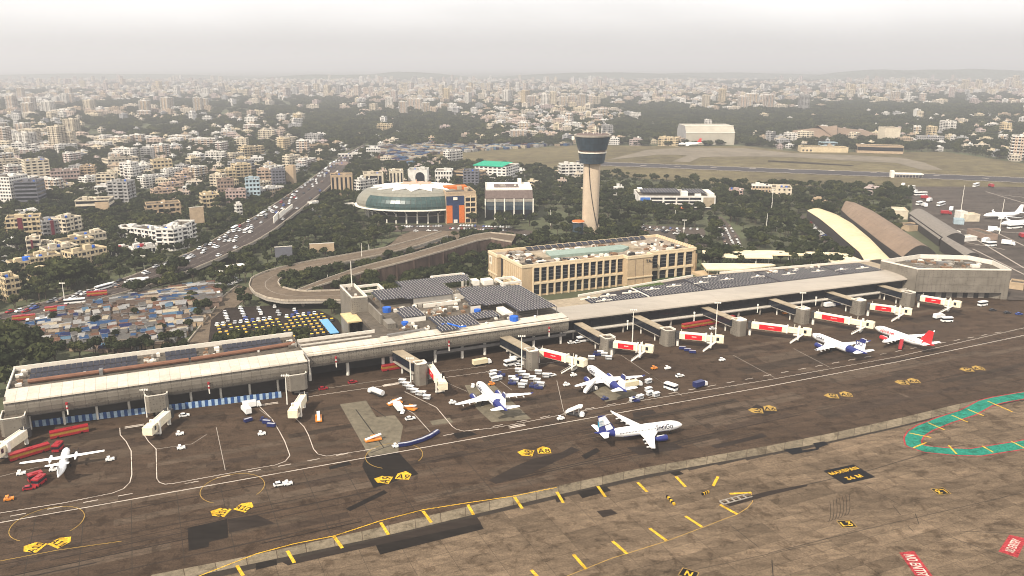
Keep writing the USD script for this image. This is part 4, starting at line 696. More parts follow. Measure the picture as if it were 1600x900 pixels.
wc = {k: mat('plaster_' + k, c, .85, var=.16, scale=.35, var2=.18, scale2=.08) for k, c in dict(white=(.62, .59, .54), cream=(.54, .47, .36), yellow=(.52, .42, .27), peach=(.43, .32, .24), pink=(.36, .27, .24), grey=(.30, .29, .28), brown=(.25, .18, .14), tan=(.40, .30, .20), blue=(.34, .42, .46), slate=(.13, .13, .15)).items()}
# oval domed hall with star roof
dc = P(648, 320.5, 13.0); RXd, RYd = 56.0, 42.0
dm = thing('domed_hall', 'large oval glass domed hall on columns with a white star shaped roof', 'hall', (dc[0], dc[1] + 10, 0))
def dring(s, z, n=72): a = np.arange(n) * 2 * math.pi / n; return np.column_stack([RXd * s * np.cos(a), RYd * s * np.sin(a), np.full(n, z)])
DP = [(0.985, 13.2), (1.0, 16), (.985, 19), (.95, 22), (.90, 24.8), (.83, 27.2), (.74, 28.8)]
NB = 72
for k in range(NB):
    a0, a1 = 2 * math.pi * k / NB, 2 * math.pi * (k + .94) / NB; mid = math.degrees((a0 + a1) / 2)
    glass = 222 < mid < 330
    for i in range(len(DP) - 1):
        (s0, z0), (s1, z1) = DP[i], DP[i + 1]; zz = .0 if i else 0; 
        if i % 2 == 0 and i < 6:
            q = MB()
            for (sa, za, sb, zb_) in ((s0, z0, s1, z1), (s1, z1, DP[i + 2][0], DP[i + 2][1])): q.quad(*[(RXd * s * math.cos(a), RYd * s * math.sin(a), z) for s, a, z in ((sa, a0, za), (sa, a1, za), (sb, a1, zb_ - .12), (sb, a0, zb_ - .12))])
            q.build('glass_panel' if glass and i < 4 else 'roof_panel', m_domeglass if glass and i < 4 else m_domeg, dm)
MB().rings([dring(s - .012, z) for s, z in DP] + [dring(.05, 30.5)], False, True).build('dome_shell', m_domeg, dm, smooth=40); MB().rings([dring(.99, 12.3), dring(1.03, 12.5), dring(1.03, 13.4), dring(.98, 13.5)]).build('dome_rim', m_wht, dm); MB().rings([dring(.80, 0), dring(.80, 12.6)]).build('hall_wall', m_glass, dm); MB().rings([dring(.80, 12.3), dring(1.0, 12.4)]).build('hall_soffit', m_dkwall, dm)
for k in range(30):
    a = 2 * math.pi * k / 30; c, s = math.cos(a), math.sin(a); MB().tube((RXd * .84 * c, RYd * .84 * s, 0), (RXd * .84 * c, RYd * .84 * s, 9), .75, n=8).build('column', m_wht, dm)
    MB().tube((RXd * .84 * c, RYd * .84 * s, 8), (RXd * .98 * c, RYd * .98 * s, 12.6), .3, n=5).build('strut', m_wht, dm)
MB().rings([dring(.815, 6.3), dring(.83, 6.3), dring(.83, 6.9), dring(.815, 6.9)]).build('gallery_band', m_concr, dm)
NSP = 14; st = [(0, 0, 31.4)]
for k in range(NSP * 2): rr = .75 if k % 2 == 0 else .50; a = math.pi * k / NSP - math.pi / 2; st.append((RXd * rr * math.cos(a), RYd * rr * math.sin(a), 29.35 if k % 2 == 0 else 30.6))
sr = MB().add(st, [[0, i, i % (2 * NSP) + 1] for i in range(1, 2 * NSP + 1)])
for i in range(1, 2 * NSP + 1): a, b = st[i], st[i % (2 * NSP) + 1]; sr.quad((a[0], a[1], a[2] - .7), (b[0], b[1], b[2] - .7), b, a)
sr.build('star_roof', mat('star_white', (.72, .69, .66), .6, var=.05), dm)
st2 = [(RXd * (.30 if k % 2 == 0 else .20) * math.cos(2 * math.pi * k / 20), 8 + RYd * (.30 if k % 2 == 0 else .20) * math.sin(2 * math.pi * k / 20)) for k in range(20)]
MB().prism(st2, 30.4, 31.6).build('star_centre', m_pinkst, dm); MB().tube((0, 8, 31.6), (0, 8, 35), 1.2, .3, n=8).build('finial', m_pinkst, dm)
FOOT.append(Polygon([(dc[0] + RXd * 1.05 * math.cos(a), dc[1] + 10 + RYd * 1.05 * math.sin(a)) for a in np.linspace(0, 6.28, 24)[:-1]]))
# orange and blue tower block beside the dome
ot, L = block('office_tower', 'orange and blue panelled block with a gridded beige side beside the domed hall', 'office block', (698, 350.5), (744, 348.5), 29, 34, wc['tan'], 'none', 5, 4, tanks=2, seed=5)
MB().box(0, L * .20, -.5, 0, 1, 17).box(L * .42, L * .62 * .98, -.5, 0, 1, 17).build('orange_panel', m_orange, ot); MB().box(L * .2, L * .42, -.3, 0, 1, 25.5).box(0, L * .2, -.3, 0, 17.2, 25.5).box(L * .42, L * .6, -.3, 0, 17.2, 25.5).build('blue_glazing', mat('blue_glass', (.02, .035, .08), .3, var=.3), ot)
for f in range(5): MB().box(L * .64, L - 1, -.25, 0, 1.4 + f * 4.8, 4.2 + f * 4.8).build('window_strip', m_glass, ot); MB().box(L * .62, L, -.5, 0, 4.6 + f * 4.8, 5.3 + f * 4.8).build('ledge', m_hotell, ot)
for x in (.62, .8, .985): MB().box(L * x, L * x + .7, -.55, 0, 0, 26).build('pier', m_hotell, ot)
MB().box(L * .23, L * .37, -.9, -.3, 22, 24.5).box(L * .24, L * .36, -1.2, -.3, 1, 4).build('sign_box', m_wht, ot); MB().box(2, L - 4, 22, 33, 25, 31).build('roof_block', m_orange, ot); MB().box(4, L - 2, 8, 18, 25, 26.5).build('roof_plant', m_tan, ot)
# dark glass office with white piers
of, L = block('office_block', 'dark glazed office block with white piers and brown sloping attic under a white roof', 'office block', (758, 343), (833, 342.5), 19.5, 52, m_glass, 'none', 5, 5, par=0, tanks=0)
MB().add([(0, -.3, 19.6), (L, -.3, 19.6), (L - .8, 3.2, 27), (.8, 3.2, 27), (L, 52, 19.6), (L - .8, 50, 27), (0, 52, 19.6), (.8, 50, 27)], [[0, 1, 2], [0, 2, 3], [1, 4, 5], [1, 5, 2], [6, 0, 3], [6, 3, 7]]).build('attic_slope', m_brn, of); MB().box(.8, L - .8, 3.2, 50, 26.8, 27.0).build('roof', m_wht, of); parapet(of, [(.8, 3.2), (L - .8, 3.2), (L - .8, 50), (.8, 50)], 26.8, 28.2, .8, m_wht)
MB().box(L * .2, L * .72, 20, 42, 27, 27.4).build('roof_well', m_brn, of); clutter(of, (L * .25, 22, L * .68, 40), 27.4, 8, 61, [m_wht, m_concr], 4); MB().box(L * .72, L * .8, 44, 50, 27, 32).build('stair_head', m_wht, of)
for k in range(6): MB().box(L * k / 5.05 - .2, L * k / 5.05 + .9, -.9, .1, 0 if k % 3 else 2, 19.5).build('pier', m_wht, of)
for k in range(5):
    for z0, z1, mm in ((4.5, 8.2, m_glass), (9.0, 12.5, m_cab), (12.9, 16.2, mat('grey_glass_%d' % k, (.07, .085, .095), .3, var=.3)), (16.6, 19.2, m_concr)): MB().box(L * k / 5.05 + 1, L * (k + 1) / 5.05 - .3, -.35, 0, z0, z1, True).build('window_panel', mm, of)
# white office with solar roof and a painted mural
wb, L = block('office_block', 'low white office block with roof solar panels and a blue and yellow mural', 'office block', (998, 328), (1117, 328.5), 14.0, 46, wc['white'], 'none', 3, 6, par=.5, tanks=0, zb=2.2)
MB().box(0, L, 1, 46, 0, 2.2).build('undercroft', m_dkwall, wb)
for x in (0.155, .33, .5, .66): 
    for f in range(3): MB().box(L * x, L * (x + .15), -.12, 0, 3.6 + f * 3.4, 5.6 + f * 3.4).build('window_strip', m_glass, wb)
MB().box(L * .84, L * .985, -.1, 0, 3.2, 12.6).build('screen_panel', m_tan, wb); MB().box(L * .015, L * .145, -.2, 0, 3.2, 7.8).build('mural_yellow', mat('mural_yellow_paint', (.60, .42, .05), .7, var=.35, scale=.3), wb); MB().box(L * .015, L * .145, -.2, 0, 7.9, 12.6).build('mural_blue', mat('mural_blue_paint', (.04, .12, .35), .7, var=.3, scale=.2), wb)
cc = meshkit; MB().rings([[(L * .08 + 2.2 * math.cos(t), -.35, 8.2 + 2.2 * math.sin(t)) for t in np.linspace(0, 2 * math.pi, 17)[:-1]], [(L * .08 + .2 * math.cos(t), -.45, 8.2 + .2 * math.sin(t)) for t in np.linspace(0, 2 * math.pi, 17)[:-1]]], False, True).build('mural_disc', m_brn, wb)
solar_array(wb, [(4, 14), (L * .56, 14), (L * .56, 42), (6, 42)], 15.5, rows=2.5, cols=3); solar_array(wb, [(L * .63, 12), (L * .9, 12), (L * .9, 40), (L * .63, 40)], 15.5, rows=2.5, cols=3)
MB().box(L * .56, L * .64, 2, 10, 13, 18).box(L * .74, L * .82, 4, 7, 13, 15.5).box(L * .92, L - .5, 4, 34, 13, 16).box(3, L * .1, 34, 45, 13, 16.5).build('stair_head', m_wht, wb); MB().box(L * .48, L * .62, -5, 0, 2.2, 2.9, True).build('porch', m_orange, wb)
# green roofed block and its neighbours
gr, L = block('apartment_block', 'white five storey block with a bright green roof sheet behind the domed hall', 'building', (742, 281), (791, 284), 18, 40, wc['white'], 'grid', 5, 7, tanks=0, ww=.6)
MB().add([(-2, -1, 18.8), (L - 4, -1, 18.8), (L - 4, 30, 21), (-2, 30, 21)], [[0, 1, 2], [0, 2, 3]]).box(-2, L - 4, -1, -.8, 17.9, 18.8).build('green_roof', mat('green_sheet', (.01, .27, .16), .6, var=.15), gr)
for lab, A, B, h, d, m, st_, fl, ba in (
    ('tan tower with tall vertical window slits beside the flyover', (518, 307), (552, 306), 23, 20, wc['tan'], 'slit', 7, 5),
    ('cream block with a blank front panel, left behind the domed hall', (570, 303), (600, 302), 22, 22, wc['cream'], 'slit', 6, 3), ('narrow cream block second from left behind the domed hall', (609, 296), (631, 295.5), 21, 20, wc['cream'], 'slit', 6, 4),
    ('white block with an arched opening behind the dome', (638, 292), (668, 292), 20, 22, wc['white'], 'none', 5, 3), ('low white block right of the arched one behind the dome', (680, 288), (706, 288), 16, 26, wc['white'], 'grid', 3, 6),
    ('glass fronted dark block left of the white piered office', (724, 298), (748, 298), 22, 24, wc['slate'], 'grid', 7, 4), ('pale roofed hall in front of the green roofed block', (706, 284), (742, 287), 13, 26, wc['tan'], 'band', 3, 6)):
    t, L = block('apartment_block', lab, 'building', A, B, h, d, m, st_, fl, ba, par=1.2)
    if 'arched' in lab and 'white block with' in lab: MB().add([(L * .35 + 0, -.15, 6)] + [(L * .62 + 5.5 * math.cos(x), -.15, 12 + 5.5 * math.sin(x)) for x in np.linspace(0, math.pi, 12)] + [(L * .62 - 5.5, -.15, 4), (L * .62 + 5.5, -.15, 4)], [[1, i, i + 1] for i in range(2, 12)] + [[1, 12, 13], [1, 13, 14]]).build('arch_window', m_glass, t)
    if 'blank front' in lab: MB().box(L * .2, L * .75, -.5, 0, 0, 15).build('front_panel', m_concr, t); MB().box(L * .3, L * .7, -.3, 0, 16, 20).build('top_window', m_glass, t)
# white villa on the right and small houses near the field
block('villa', 'cream flat roofed building among trees left of the yellow metal roof', 'building', (1205, 312), (1236, 313), 13, 26, wc['cream'], 'grid', 3, 4, ww=.35, wh=.4)
block('house', 'pinkish low house among trees right of the solar roofed office', 'house', (1138, 308), (1160, 309), 8, 16, wc['pink'], 'grid', 2, 4)
block('house', 'tan pitched shed just above the yellow metal roof', 'shed', (1270, 325), (1292, 325), 7, 18, wc['tan'], 'band', 1, 4)
# ---- metal roofs at the right
m_yroof = mat('yellow_metal_roof', (0.58, 0.47, 0.29), .6, var=.10, scale=.4, var2=.15, scale2=.05); m_broof = mat('brown_metal_roof', (0.20, 0.145, 0.105), .7, var=.12, scale=.3, var2=.2, scale2=.05); m_groof = mat('grey_ribbed_roof', (0.17, 0.15, 0.13), .7, var=.2, scale=.5)
def vault(name, label, left, right, z, rise, m, cat='roof', seams=0, walls=True, wallm=None):
    """a vaulted roof between two edge polylines (pixels at height z), with walls to the ground"""
    t = thing(name, label, cat); n = 20
    l = LineString([tuple(P(*q, z)[:2]) for q in left]); r = LineString([tuple(P(*q, z)[:2]) for q in right]); prev = None
    for k in range(n):
        q = MB(); rows = []
        for f in (k / n, (k + .985) / n):
            a, b = np.array(l.interpolate(f, True).coords[0]), np.array(r.interpolate(f, True).coords[0]); rows.append([(*(a + (b - a) * s), z + rise * math.sin(math.pi * s)) for s in np.linspace(0, 1, 9)])
        for i in range(8): q.quad(rows[0][i + 1], rows[0][i], rows[1][i], rows[1][i + 1])
        q.build('roof_sheet', m, t)
    if walls:
        w = MB(); L2 = [l.interpolate(f, True).coords[0] for f in np.linspace(0, 1, n + 1)]; R2 = [r.interpolate(f, True).coords[0] for f in np.linspace(0, 1, n + 1)]; ring_ = L2 + R2[::-1]
        for a, b in zip(ring_, ring_[1:] + ring_[:1]): w.quad((*a, 0), (*b, 0), (*b, z - .2), (*a, z - .2))
        for f, s in ((0, 1), (1, -1)): a, b = np.array(l.interpolate(f, True).coords[0]), np.array(r.interpolate(f, True).coords[0]); w.add([(*a, z - .2), (*b, z - .2)] + [(*(b + (a - b) * u), z - .1 + rise * math.sin(math.pi * u)) for u in np.linspace(0, 1, 9)], [[0, i, i + 1] for i in range(1, 10)])
        w.build('wall', wallm or m_dkwall, t)
    FOOT.append(Polygon(list(l.coords) + list(r.coords)[::-1]).buffer(3)); return t
vault('metal_roof', 'long bright yellow corrugated roof running down towards the terminal', [(1261, 329), (1280, 341), (1300, 357), (1318, 373), (1342, 393), (1352, 409)], [(1290, 329), (1305, 334), (1330, 348), (1360, 373), (1382, 396), (1398, 411)], 9, 2.2, m_yroof)
vault('metal_roof', 'long brown vaulted roof right of the yellow one', [(1314, 328), (1326, 339), (1350, 357), (1375, 377), (1410, 402)], [(1328, 323), (1345, 325), (1372, 336), (1410, 360), (1462, 395)], 10, 7, m_broof)
vault('metal_roof', 'grey ribbed double roof right of the brown vaulted roof', [(1420, 333), (1475, 372)], [(1445, 329), (1508, 368)], 8, 3, m_groof); vault('metal_roof', 'small grey ribbed roof behind the plant roof block', [(1470, 374), (1508, 400)], [(1482, 372), (1530, 398)], 9, 2, m_groof)
vault('metal_roof', 'grey ribbed strip between the brown vault and the taxi lanes', [(1421, 340), (1468, 374)], [(1426, 337), (1474, 372)], 6, 1, m_groof)
for lab, A, B, h, d, m in (('cream roofed hut right of the brown vaulted roof', (1396, 342), (1418, 343), 8, 22, wc['cream']), ('grey green flat roof beside the brown vault', (1420, 362), (1442, 360), 5, 14, wc['tan']), ('small white hut at the mast on the grey apron', (1499, 346), (1510, 346), 9, 10, wc['white']), ('cream hut with white awning left of the parked jets', (1508, 347), (1530, 347), 7, 12, wc['cream']), ('low white shed on the grey apron below the parked jets', (1490, 380), (1526, 377), 4, 8, wc['white']), ('long low white shed in front of the grey apron', (1470, 369), (1500, 369), 4, 5, wc['white']), ('brown terracotta shed strip on the apron', (1510, 366), (1540, 376), 5, 10, wc['brown']), ('small blue roofed hut on the grey apron', (1490, 351), (1506, 352), 5, 9, wc['blue']), ('pale shed with dark doors right of the plant roof block', (1576, 452), (1598, 455), 5, 10, wc['tan'])): block('hut', lab, 'hut', A, B, h, d, m, 'none', 1, 3, tanks=0, roofm=m if 'roofed' in lab or 'white' in lab else None, par=.3)
# ---- across the airfield
hg, L = frame((1071, 226.5), (1147, 226.5))[0::2]
ha = thing('hangar', 'large pale grey hangar with chamfered roof across the airfield', 'hangar', hg, 0.0)
pr_ = [(0, 0), (0, 22), (14, 33), (70, 33), (84, 22), (84, 0)]
MB().sweep(pr_, 0, L).build('shell', mat('hangar_sheet', (.36, .33, .27), .7, var=.10, scale=.08, var2=.1, scale2=.02), ha); MB().add([(L, y, z) for y, z in pr_] + [(0, y, z) for y, z in pr_], [[0, i + 1, i] for i in range(1, 5)] + [[6, 6 + i, 7 + i] for i in range(1, 5)]).build('gable', wc['grey'], ha, kind='stuff')
MB().box(L, L + .6, 14, 70, 0, 18).build('hangar_door', m_dk, ha); MB().box(-.5, L + .5, -.4, 0, 21.4, 22.4).box(-.5, L + .5, 13, 14, 32.6, 33.6).build('eave_trim', m_wht, ha)
FOOT.append(Polygon([(hg[0] - 5, hg[1] - 5), (hg[0] + L + 5, hg[1] - 5), (hg[0] + L + 5, hg[1] + 90), (hg[0] - 5, hg[1] + 90)]))
for lab, A, B, wd in (('left brown twin pitched hangar across the airfield', (1236, 219), (1307, 221), 1), ('right brown twin pitched hangar across the airfield', (1305, 221), (1384, 219), -1)):
    loc, rot, L = frame(A, B); t = thing('hangar', lab, 'hangar', loc, rot); MB().add([(0, 0, 5), (L, 0, 5), (L, 60, 14 if wd < 0 else 26), (0, 60, 26 if wd < 0 else 14), (L, 110, 5), (0, 110, 5)], [[0, 1, 2], [0, 2, 3], [3, 2, 4], [3, 4, 5]]).build('roof', m_broof, t); MB().prism([(0, 0), (L, 0), (L, 110), (0, 110)], 0, 5).build('wall', wc['grey'], t)
    FOOT.append(Polygon([tuple(loc[:2] + rot2(x, y, rot)) for x, y in ((0, 0), (L, 0), (L, 110), (0, 110))]))
t, L = block('store_block', 'tall windowless beige cube across the airfield', 'building', (1381, 223), (1405, 223), 27, 30, wc['cream'], 'none', 4, 4, tanks=0)
MB().box(L * .2, L * .8, -.3, 0, 0, 4).build('door', m_dk, t)
t, L = block('shed', 'long low yellow shed with three round dark openings on the airfield edge', 'shed', (1251, 238), (1325, 239), 8.5, 26, wc['yellow'], 'none', 1, 8, tanks=0)
for k in range(3): MB().tube((4 + k * 6, -.2, 3.4), (4 + k * 6, .2, 3.4), 1.7, n=10).build('round_opening', m_dk, t)
block('shed', 'long low beige shed with a dark eave beside the yellow one', 'shed', (1339, 239), (1411, 241), 12, 30, wc['tan'], 'band', 1, 8, tanks=0); block('shed', 'low blue grey shed behind the yellow shed', 'shed', (1283, 232), (1308, 232), 10, 16, wc['blue'], 'band', 2, 5, tanks=0)
block('apartment_block', 'orange and cream block at the right edge beyond the airfield', 'building', (1577, 250), (1600, 251), 36, 26, wc['peach'], 'balcony', 8, 5, slabm=wc['white'])
block('apartment_block', 'pale long block with yellow ground floor right of the beige cube', 'building', (1432, 225), (1474, 226), 14, 22, wc['grey'], 'grid', 4, 12); block('apartment_block', 'white and grey blocks standing alone beyond the right field', 'building', (1475, 209), (1492, 209), 26, 24, wc['white'], 'balcony', 8, 4)
# white display board on the field
loc, rot, L = frame((1392, 278), (1443, 279)); t = thing('field_board', 'long low white canopy on the field beside the runway', 'canopy', loc, rot); MB().box(5, L, 0, 14, 4.6, 5.4, True).build('canopy_roof', m_wht, t); MB().box(0, 4, 0, 8, 0, 9).build('end_cabin', m_wht, t)
for k in range(9): MB().box(6 + k * (L - 8) / 8, 6.5 + k * (L - 8) / 8, .5, 1, 0, 4.6).build('post', m_concr, t)
# ================================================================ aircraft
m_plane = mat('aircraft_white', (0.80, 0.79, 0.77), 0.35, var=0.04, spec=0.4, space='object'); m_wingg = mat('wing_grey', (0.66, 0.65, 0.63), 0.4, var=0.08, spec=0.3, space='object'); m_navy = mat('navy_paint', (0.015, 0.022, 0.13), 0.4, var=0.1, spec=0.4, space='object')
m_cyan = mat('cyan_paint', (0.03, 0.30, 0.45), 0.4, var=0.1, space='object'); m_sred = mat('tail_red', (0.55, 0.02, 0.025), 0.4, var=0.1, spec=0.4, space='object'); m_ink = mat('dark_lettering', (0.012, 0.012, 0.03), 0.5, var=0.1); m_tyre = mat('tyre_rubber', (0.02, 0.02, 0.02), 0.9, var=0.2)
def foil(mb, root, tip, n=1):
    """a tapered wing: (leading point, chord, thickness) at root and tip"""
    rr = []
    for (p, c, th) in (root, tip): x, y, z = p; rr.append([(x, y, z), (x - c * .3, y, z + th * .6), (x - c * .7, y, z + th * .4), (x - c, y, z), (x - c * .7, y, z - th * .25), (x - c * .3, y, z - th * .4)])
    if root[0][1] < tip[0][1]: rr = [q[::-1] for q in rr]
    return mb.rings(rr, True, True)
def jet(name, label, nose, tail, livery, text=None, tcol=None, fin_text=None, L=37.6, cat='airliner', group=None, znose=3.6, far=False, winglet=None, tail_from=.20):
    a, b = P(*nose, znose), P(*tail, znose + 1); d = a - b; rot = math.degrees(math.atan2(d[1], d[0])); t = thing(name, label, cat, (a[0], a[1], 0), rot, group)
    k = L / 37.6; Rf = 1.98 * k; zc = 3.65 * k
    fus = [(0, .05, -.45), (-.5, .55, -.35), (-1.4, 1.02, -.2), (-2.8, 1.50, -.08), (-4.6, 1.85, 0), (-6.5, 1.98, 0), (-22, 1.98, 0), (-26, 1.90, .08), (-29.5, 1.55, .42), (-33, 1.02, .85), (-36, .55, 1.2), (-37.6, .16, 1.45)]
    n = 18; an = np.arange(n) * 2 * math.pi / n
    def rg(x, r, dz): return [(x * k, Rf / 1.98 * r * math.cos(q), zc + dz * k + Rf / 1.98 * r * math.sin(q)) for q in an]
    cut = {'blue': -25.6, 'red': -31.0, 'indigo': -29.5}.get(livery, -99)
    front = [f for f in fus if f[0] > cut] ; xs = np.array([f[0] for f in fus])[::-1]; rs = np.array([f[1] for f in fus])[::-1]; ds = np.array([f[2] for f in fus])[::-1]
    if cut > -90:
        cm = (cut, float(np.interp(cut, xs, rs)), float(np.interp(cut, xs, ds))); MB().rings([rg(*f)[::-1] for f in front + [cm]], True, False).build('fuselage', m_plane, t, smooth=50); MB().rings([rg(*f)[::-1] for f in [cm] + [f for f in fus if f[0] <= cut]], False, True).build('tail_cone', {'blue': m_navy, 'red': m_sred, 'indigo': m_navy}[livery], t, smooth=50)
    else: MB().rings([rg(*f)[::-1] for f in fus], True, True).build('fuselage', m_plane, t, smooth=50)
    fm = {'blue': m_plane, 'red': m_sred, 'indigo': m_navy, 'redtail': m_sred}.get(livery, m_plane)
    q = MB(); rr = []
    for x, c, z, th in ((-28.6, 7.2, 5.2, .45), (-33.4, 3.0, 11.75, .25)): rr.append([(x * k, 0, z * k), ((x - c * .35) * k, th * k / 2, z * k), ((x - c) * k, 0, z * k), ((x - c * .35) * k, -th * k / 2, z * k)])
    q.rings(rr, True, True); fn = q.build('fin', fm, t)
    def fpt(f, z): x0 = np.interp(z, (5.2, 11.75), (-28.6, -33.4)); c = np.interp(z, (5.2, 11.75), (7.2, 3.0)); return ((x0 - c * f) * k, z * k)
    if livery in ('indigo', 'blue'):
        for (za, zb, fa, fb, mm) in (((8.3, 11.6, .05, .95, m_plane), (8.0, 10.0, .50, 1.0, m_cyan), (6.0, 8.0, .10, .55, m_plane)) if livery == 'indigo' else ((9.6, 11.7, .02, .98, m_navy),)):
            for s in (-1, 1): c4 = [fpt(fa, za), fpt(fb, za - (.9 if livery == 'indigo' else 0)), fpt(fb, zb - (.5 if livery == 'indigo' else 0)), fpt(fa, zb)]; v = [(x, s * .28 * k, z) for x, z in c4]; MB().quad(*(v if s < 0 else v[::-1])).build('fin_stripe', mm, fn)
    if fin_text:
        for s in (-1, 1):
            m = meshkit.text_mesh(fin_text, 2.2, .03, True); v = m.vertices; w = v[:, 0].max(); m.vertices = np.column_stack([-32.2 - s * (v[:, 0] - w / 2), s * (.24 + v[:, 2]), 7.6 + v[:, 1]]) ; MB().tm(m).build('fin_lettering', m_plane if livery != 'blue' else m_navy, fn)
    for s in (-1, 1):
        w = foil(MB(), ((-11.6 * k, s * 1.7 * k, 2.55 * k), 7.4 * k, .9 * k), ((-15.3 * k, s * 6.2 * k, 2.95 * k), 4.3 * k, .6 * k)).build('wing', m_wingg if livery == 'indigo' else m_plane, t, smooth=30)
        o = foil(MB(), ((-15.28 * k, s * 6.2 * k, 2.95 * k), 4.3 * k, .6 * k), ((-20.6 * k, s * 16.9 * k, 3.95 * k), 1.6 * k, .25 * k)); o = o.build('outer_wing', m_wingg if livery == 'indigo' else m_plane, t, smooth=30)
        foil(MB(), ((-20.7 * k, s * 16.88 * k, 3.98 * k), 1.5 * k, .2 * k), ((-22.4 * k, s * 17.5 * k, (6.1 if winglet else 4.9) * k), .6 * k, .1 * k)).build('winglet', winglet or (m_navy if livery == 'blue' else m_plane), o)
        foil(MB(), ((-31.6 * k, s * .6 * k, 4.9 * k), 4.2 * k, .45 * k), ((-34.6 * k, s * 6.2 * k, 5.4 * k), 1.7 * k, .2 * k)).build('stabiliser', m_plane, t, smooth=30)
        e = [(-10.0, .95), (-9.85, 1.12), (-11.5, 1.22), (-13.2, 1.05), (-14.8, .62)]; z0 = 1.75
        en = MB().rings([[(x * k, (s * 5.75 + r * math.cos(q)) * k, (z0 + r * math.sin(q)) * k) for q in an[::-1]] for x, r in e], True, True).build('engine', {'indigo': m_navy, 'blue': m_navy, 'red': m_sred}.get(livery, m_plane), t, smooth=60)
        MB().rings([[(-9.80 * k, (s * 5.75 + r * math.cos(q)) * k, (z0 + r * math.sin(q)) * k) for q in an[::-1]] for r in (1.15, .9)]).build('engine_lip', m_steel, en); MB().box(-14.0 * k, -11.0 * k, (s * 5.75 - .15) * k, (s * 5.75 + .15) * k, 2.5 * k, 3.0 * k).build('pylon', m_wingg, en)
        if not far:
            for j, fy in enumerate((7.5, 10.5, 13.5)): x = np.interp(fy, (6.2, 16.9), (-19.6, -22.2)); MB().box((x - .9) * k, (x + 1.2) * k, (s * fy - .15) * k, (s * fy + .15) * k, 2.9 * k, 3.3 * k).build('flap_fairing', m_wingg, o)
            MB().tube((-18 * k, s * 3.4 * k, .55), (-18 * k, s * 4.2 * k, .55), .58, n=12).tube((-18 * k, s * 3.8 * k, .6), (-17.8 * k, s * 3.6 * k, 2.6), .18, n=6).build('main_gear', m_tyre, t)
            wn = MB()
            for j in range(34): x = -7.0 - j * .62; wn.add([(x, s * 1.985, zc + .35), (x - .3, s * 1.985, zc + .35), (x - .3, s * 1.955, zc + .75), (x, s * 1.955, zc + .75)], [[0, 1, 2], [0, 2, 3]] if s > 0 else [[0, 2, 1], [0, 3, 2]])
            wn.build('cabin_windows', m_ink, t, kind='stuff')
            if text:
                m = meshkit.text_mesh(text, 1.65, .02, True).subdivide().subdivide(); v = m.vertices; w = v[:, 0].max(); zz = -.20 + v[:, 1]; yy = np.sqrt(np.maximum(Rf ** 2 - np.clip(zz, -1.9, 1.9) ** 2, .05)) + .03 + v[:, 2]
                m.vertices = np.column_stack([(-5.2 - w + v[:, 0]) if s < 0 else (-5.2 - v[:, 0]), s * yy, zc + zz]); m.faces = m.faces if s < 0 else m.faces; MB().tm(m).build('livery_lettering', tcol or m_ink, t)
    if not far:
        MB().tube((-5 * k, -.35, .4), (-5 * k, .35, .4), .4, n=10).tube((-5 * k, 0, .4), (-5 * k, 0, 2.2), .13, n=6).build('nose_gear', m_tyre, t)
        for s in (-1, 1): MB().quad(*[(x, s * y, zc + z) for x, y, z in (((-1.75, 1.02, .30), (-2.9, 1.46, .42), (-3.1, 1.16, .98), (-2.0, .70, .72)) if s > 0 else ((-2.0, .70, .72), (-3.1, 1.16, .98), (-2.9, 1.46, .42), (-1.75, 1.02, .30)))]).quad(*[(x, s * y, zc + z) for x, y, z in (((-1.55, .0, .62), (-1.7, .98, .40), (-1.98, .68, .76), (-2.0, .0, .95)) if s > 0 else ((-2.0, .0, .95), (-1.98, .68, .76), (-1.7, .98, .40), (-1.55, .0, .62)))]).build('cockpit_window', m_ink, t)
        if livery in ('indigo',): MB().rings([[(x * k, (Rf + .012) * r / 1.98 * math.cos(q), zc + (Rf + .012) * r / 1.98 * math.sin(q)) for q in np.linspace(math.radians(218), math.radians(322), 9)] for x, r in ((-6.6, 1.98), (-22, 1.98), (-26, 1.9))][::-1]).build('belly_band', m_navy, t)
    return t
jet('airliner', 'taxiing white jet with navy engines and dark lettering, alone on the open apron', (1066, 662), (937, 677), 'indigo', 'IndiGo')
jet('airliner', 'white navy tailed jet on its pale stand pad left of the docked jets', (746, 597), (790, 641), 'blue', 'GoAir')
jet('airliner', 'white navy tailed jet with white stairs and a yellow truck at its tail', (918, 572), (976, 611), 'blue', 'GoAir')
jet('airliner', 'white navy tailed jet with white letters on its fin, left of the red tailed one', (1268, 522), (1340, 548), 'blue', 'GoAir', fin_text='GO')
jet('airliner', 'white jet with red tail, red engines and red stairs behind its wing', (1367, 511), (1440, 534), 'red', 'SpiceJet', m_sred, winglet=m_plane)
jet('airliner', 'distant white jet with red fin before the pale hangar', (1060, 225.5), (1103, 224), 'redtail', far=True, L=44)
jet('airliner', 'upper of two white jets parked at the right edge', (1537, 337), (1612, 333), 'plain', far=True, L=42); jet('airliner', 'lower of two white jets parked at the right edge', (1564, 350), (1640, 344), 'plain', far=True, L=42)
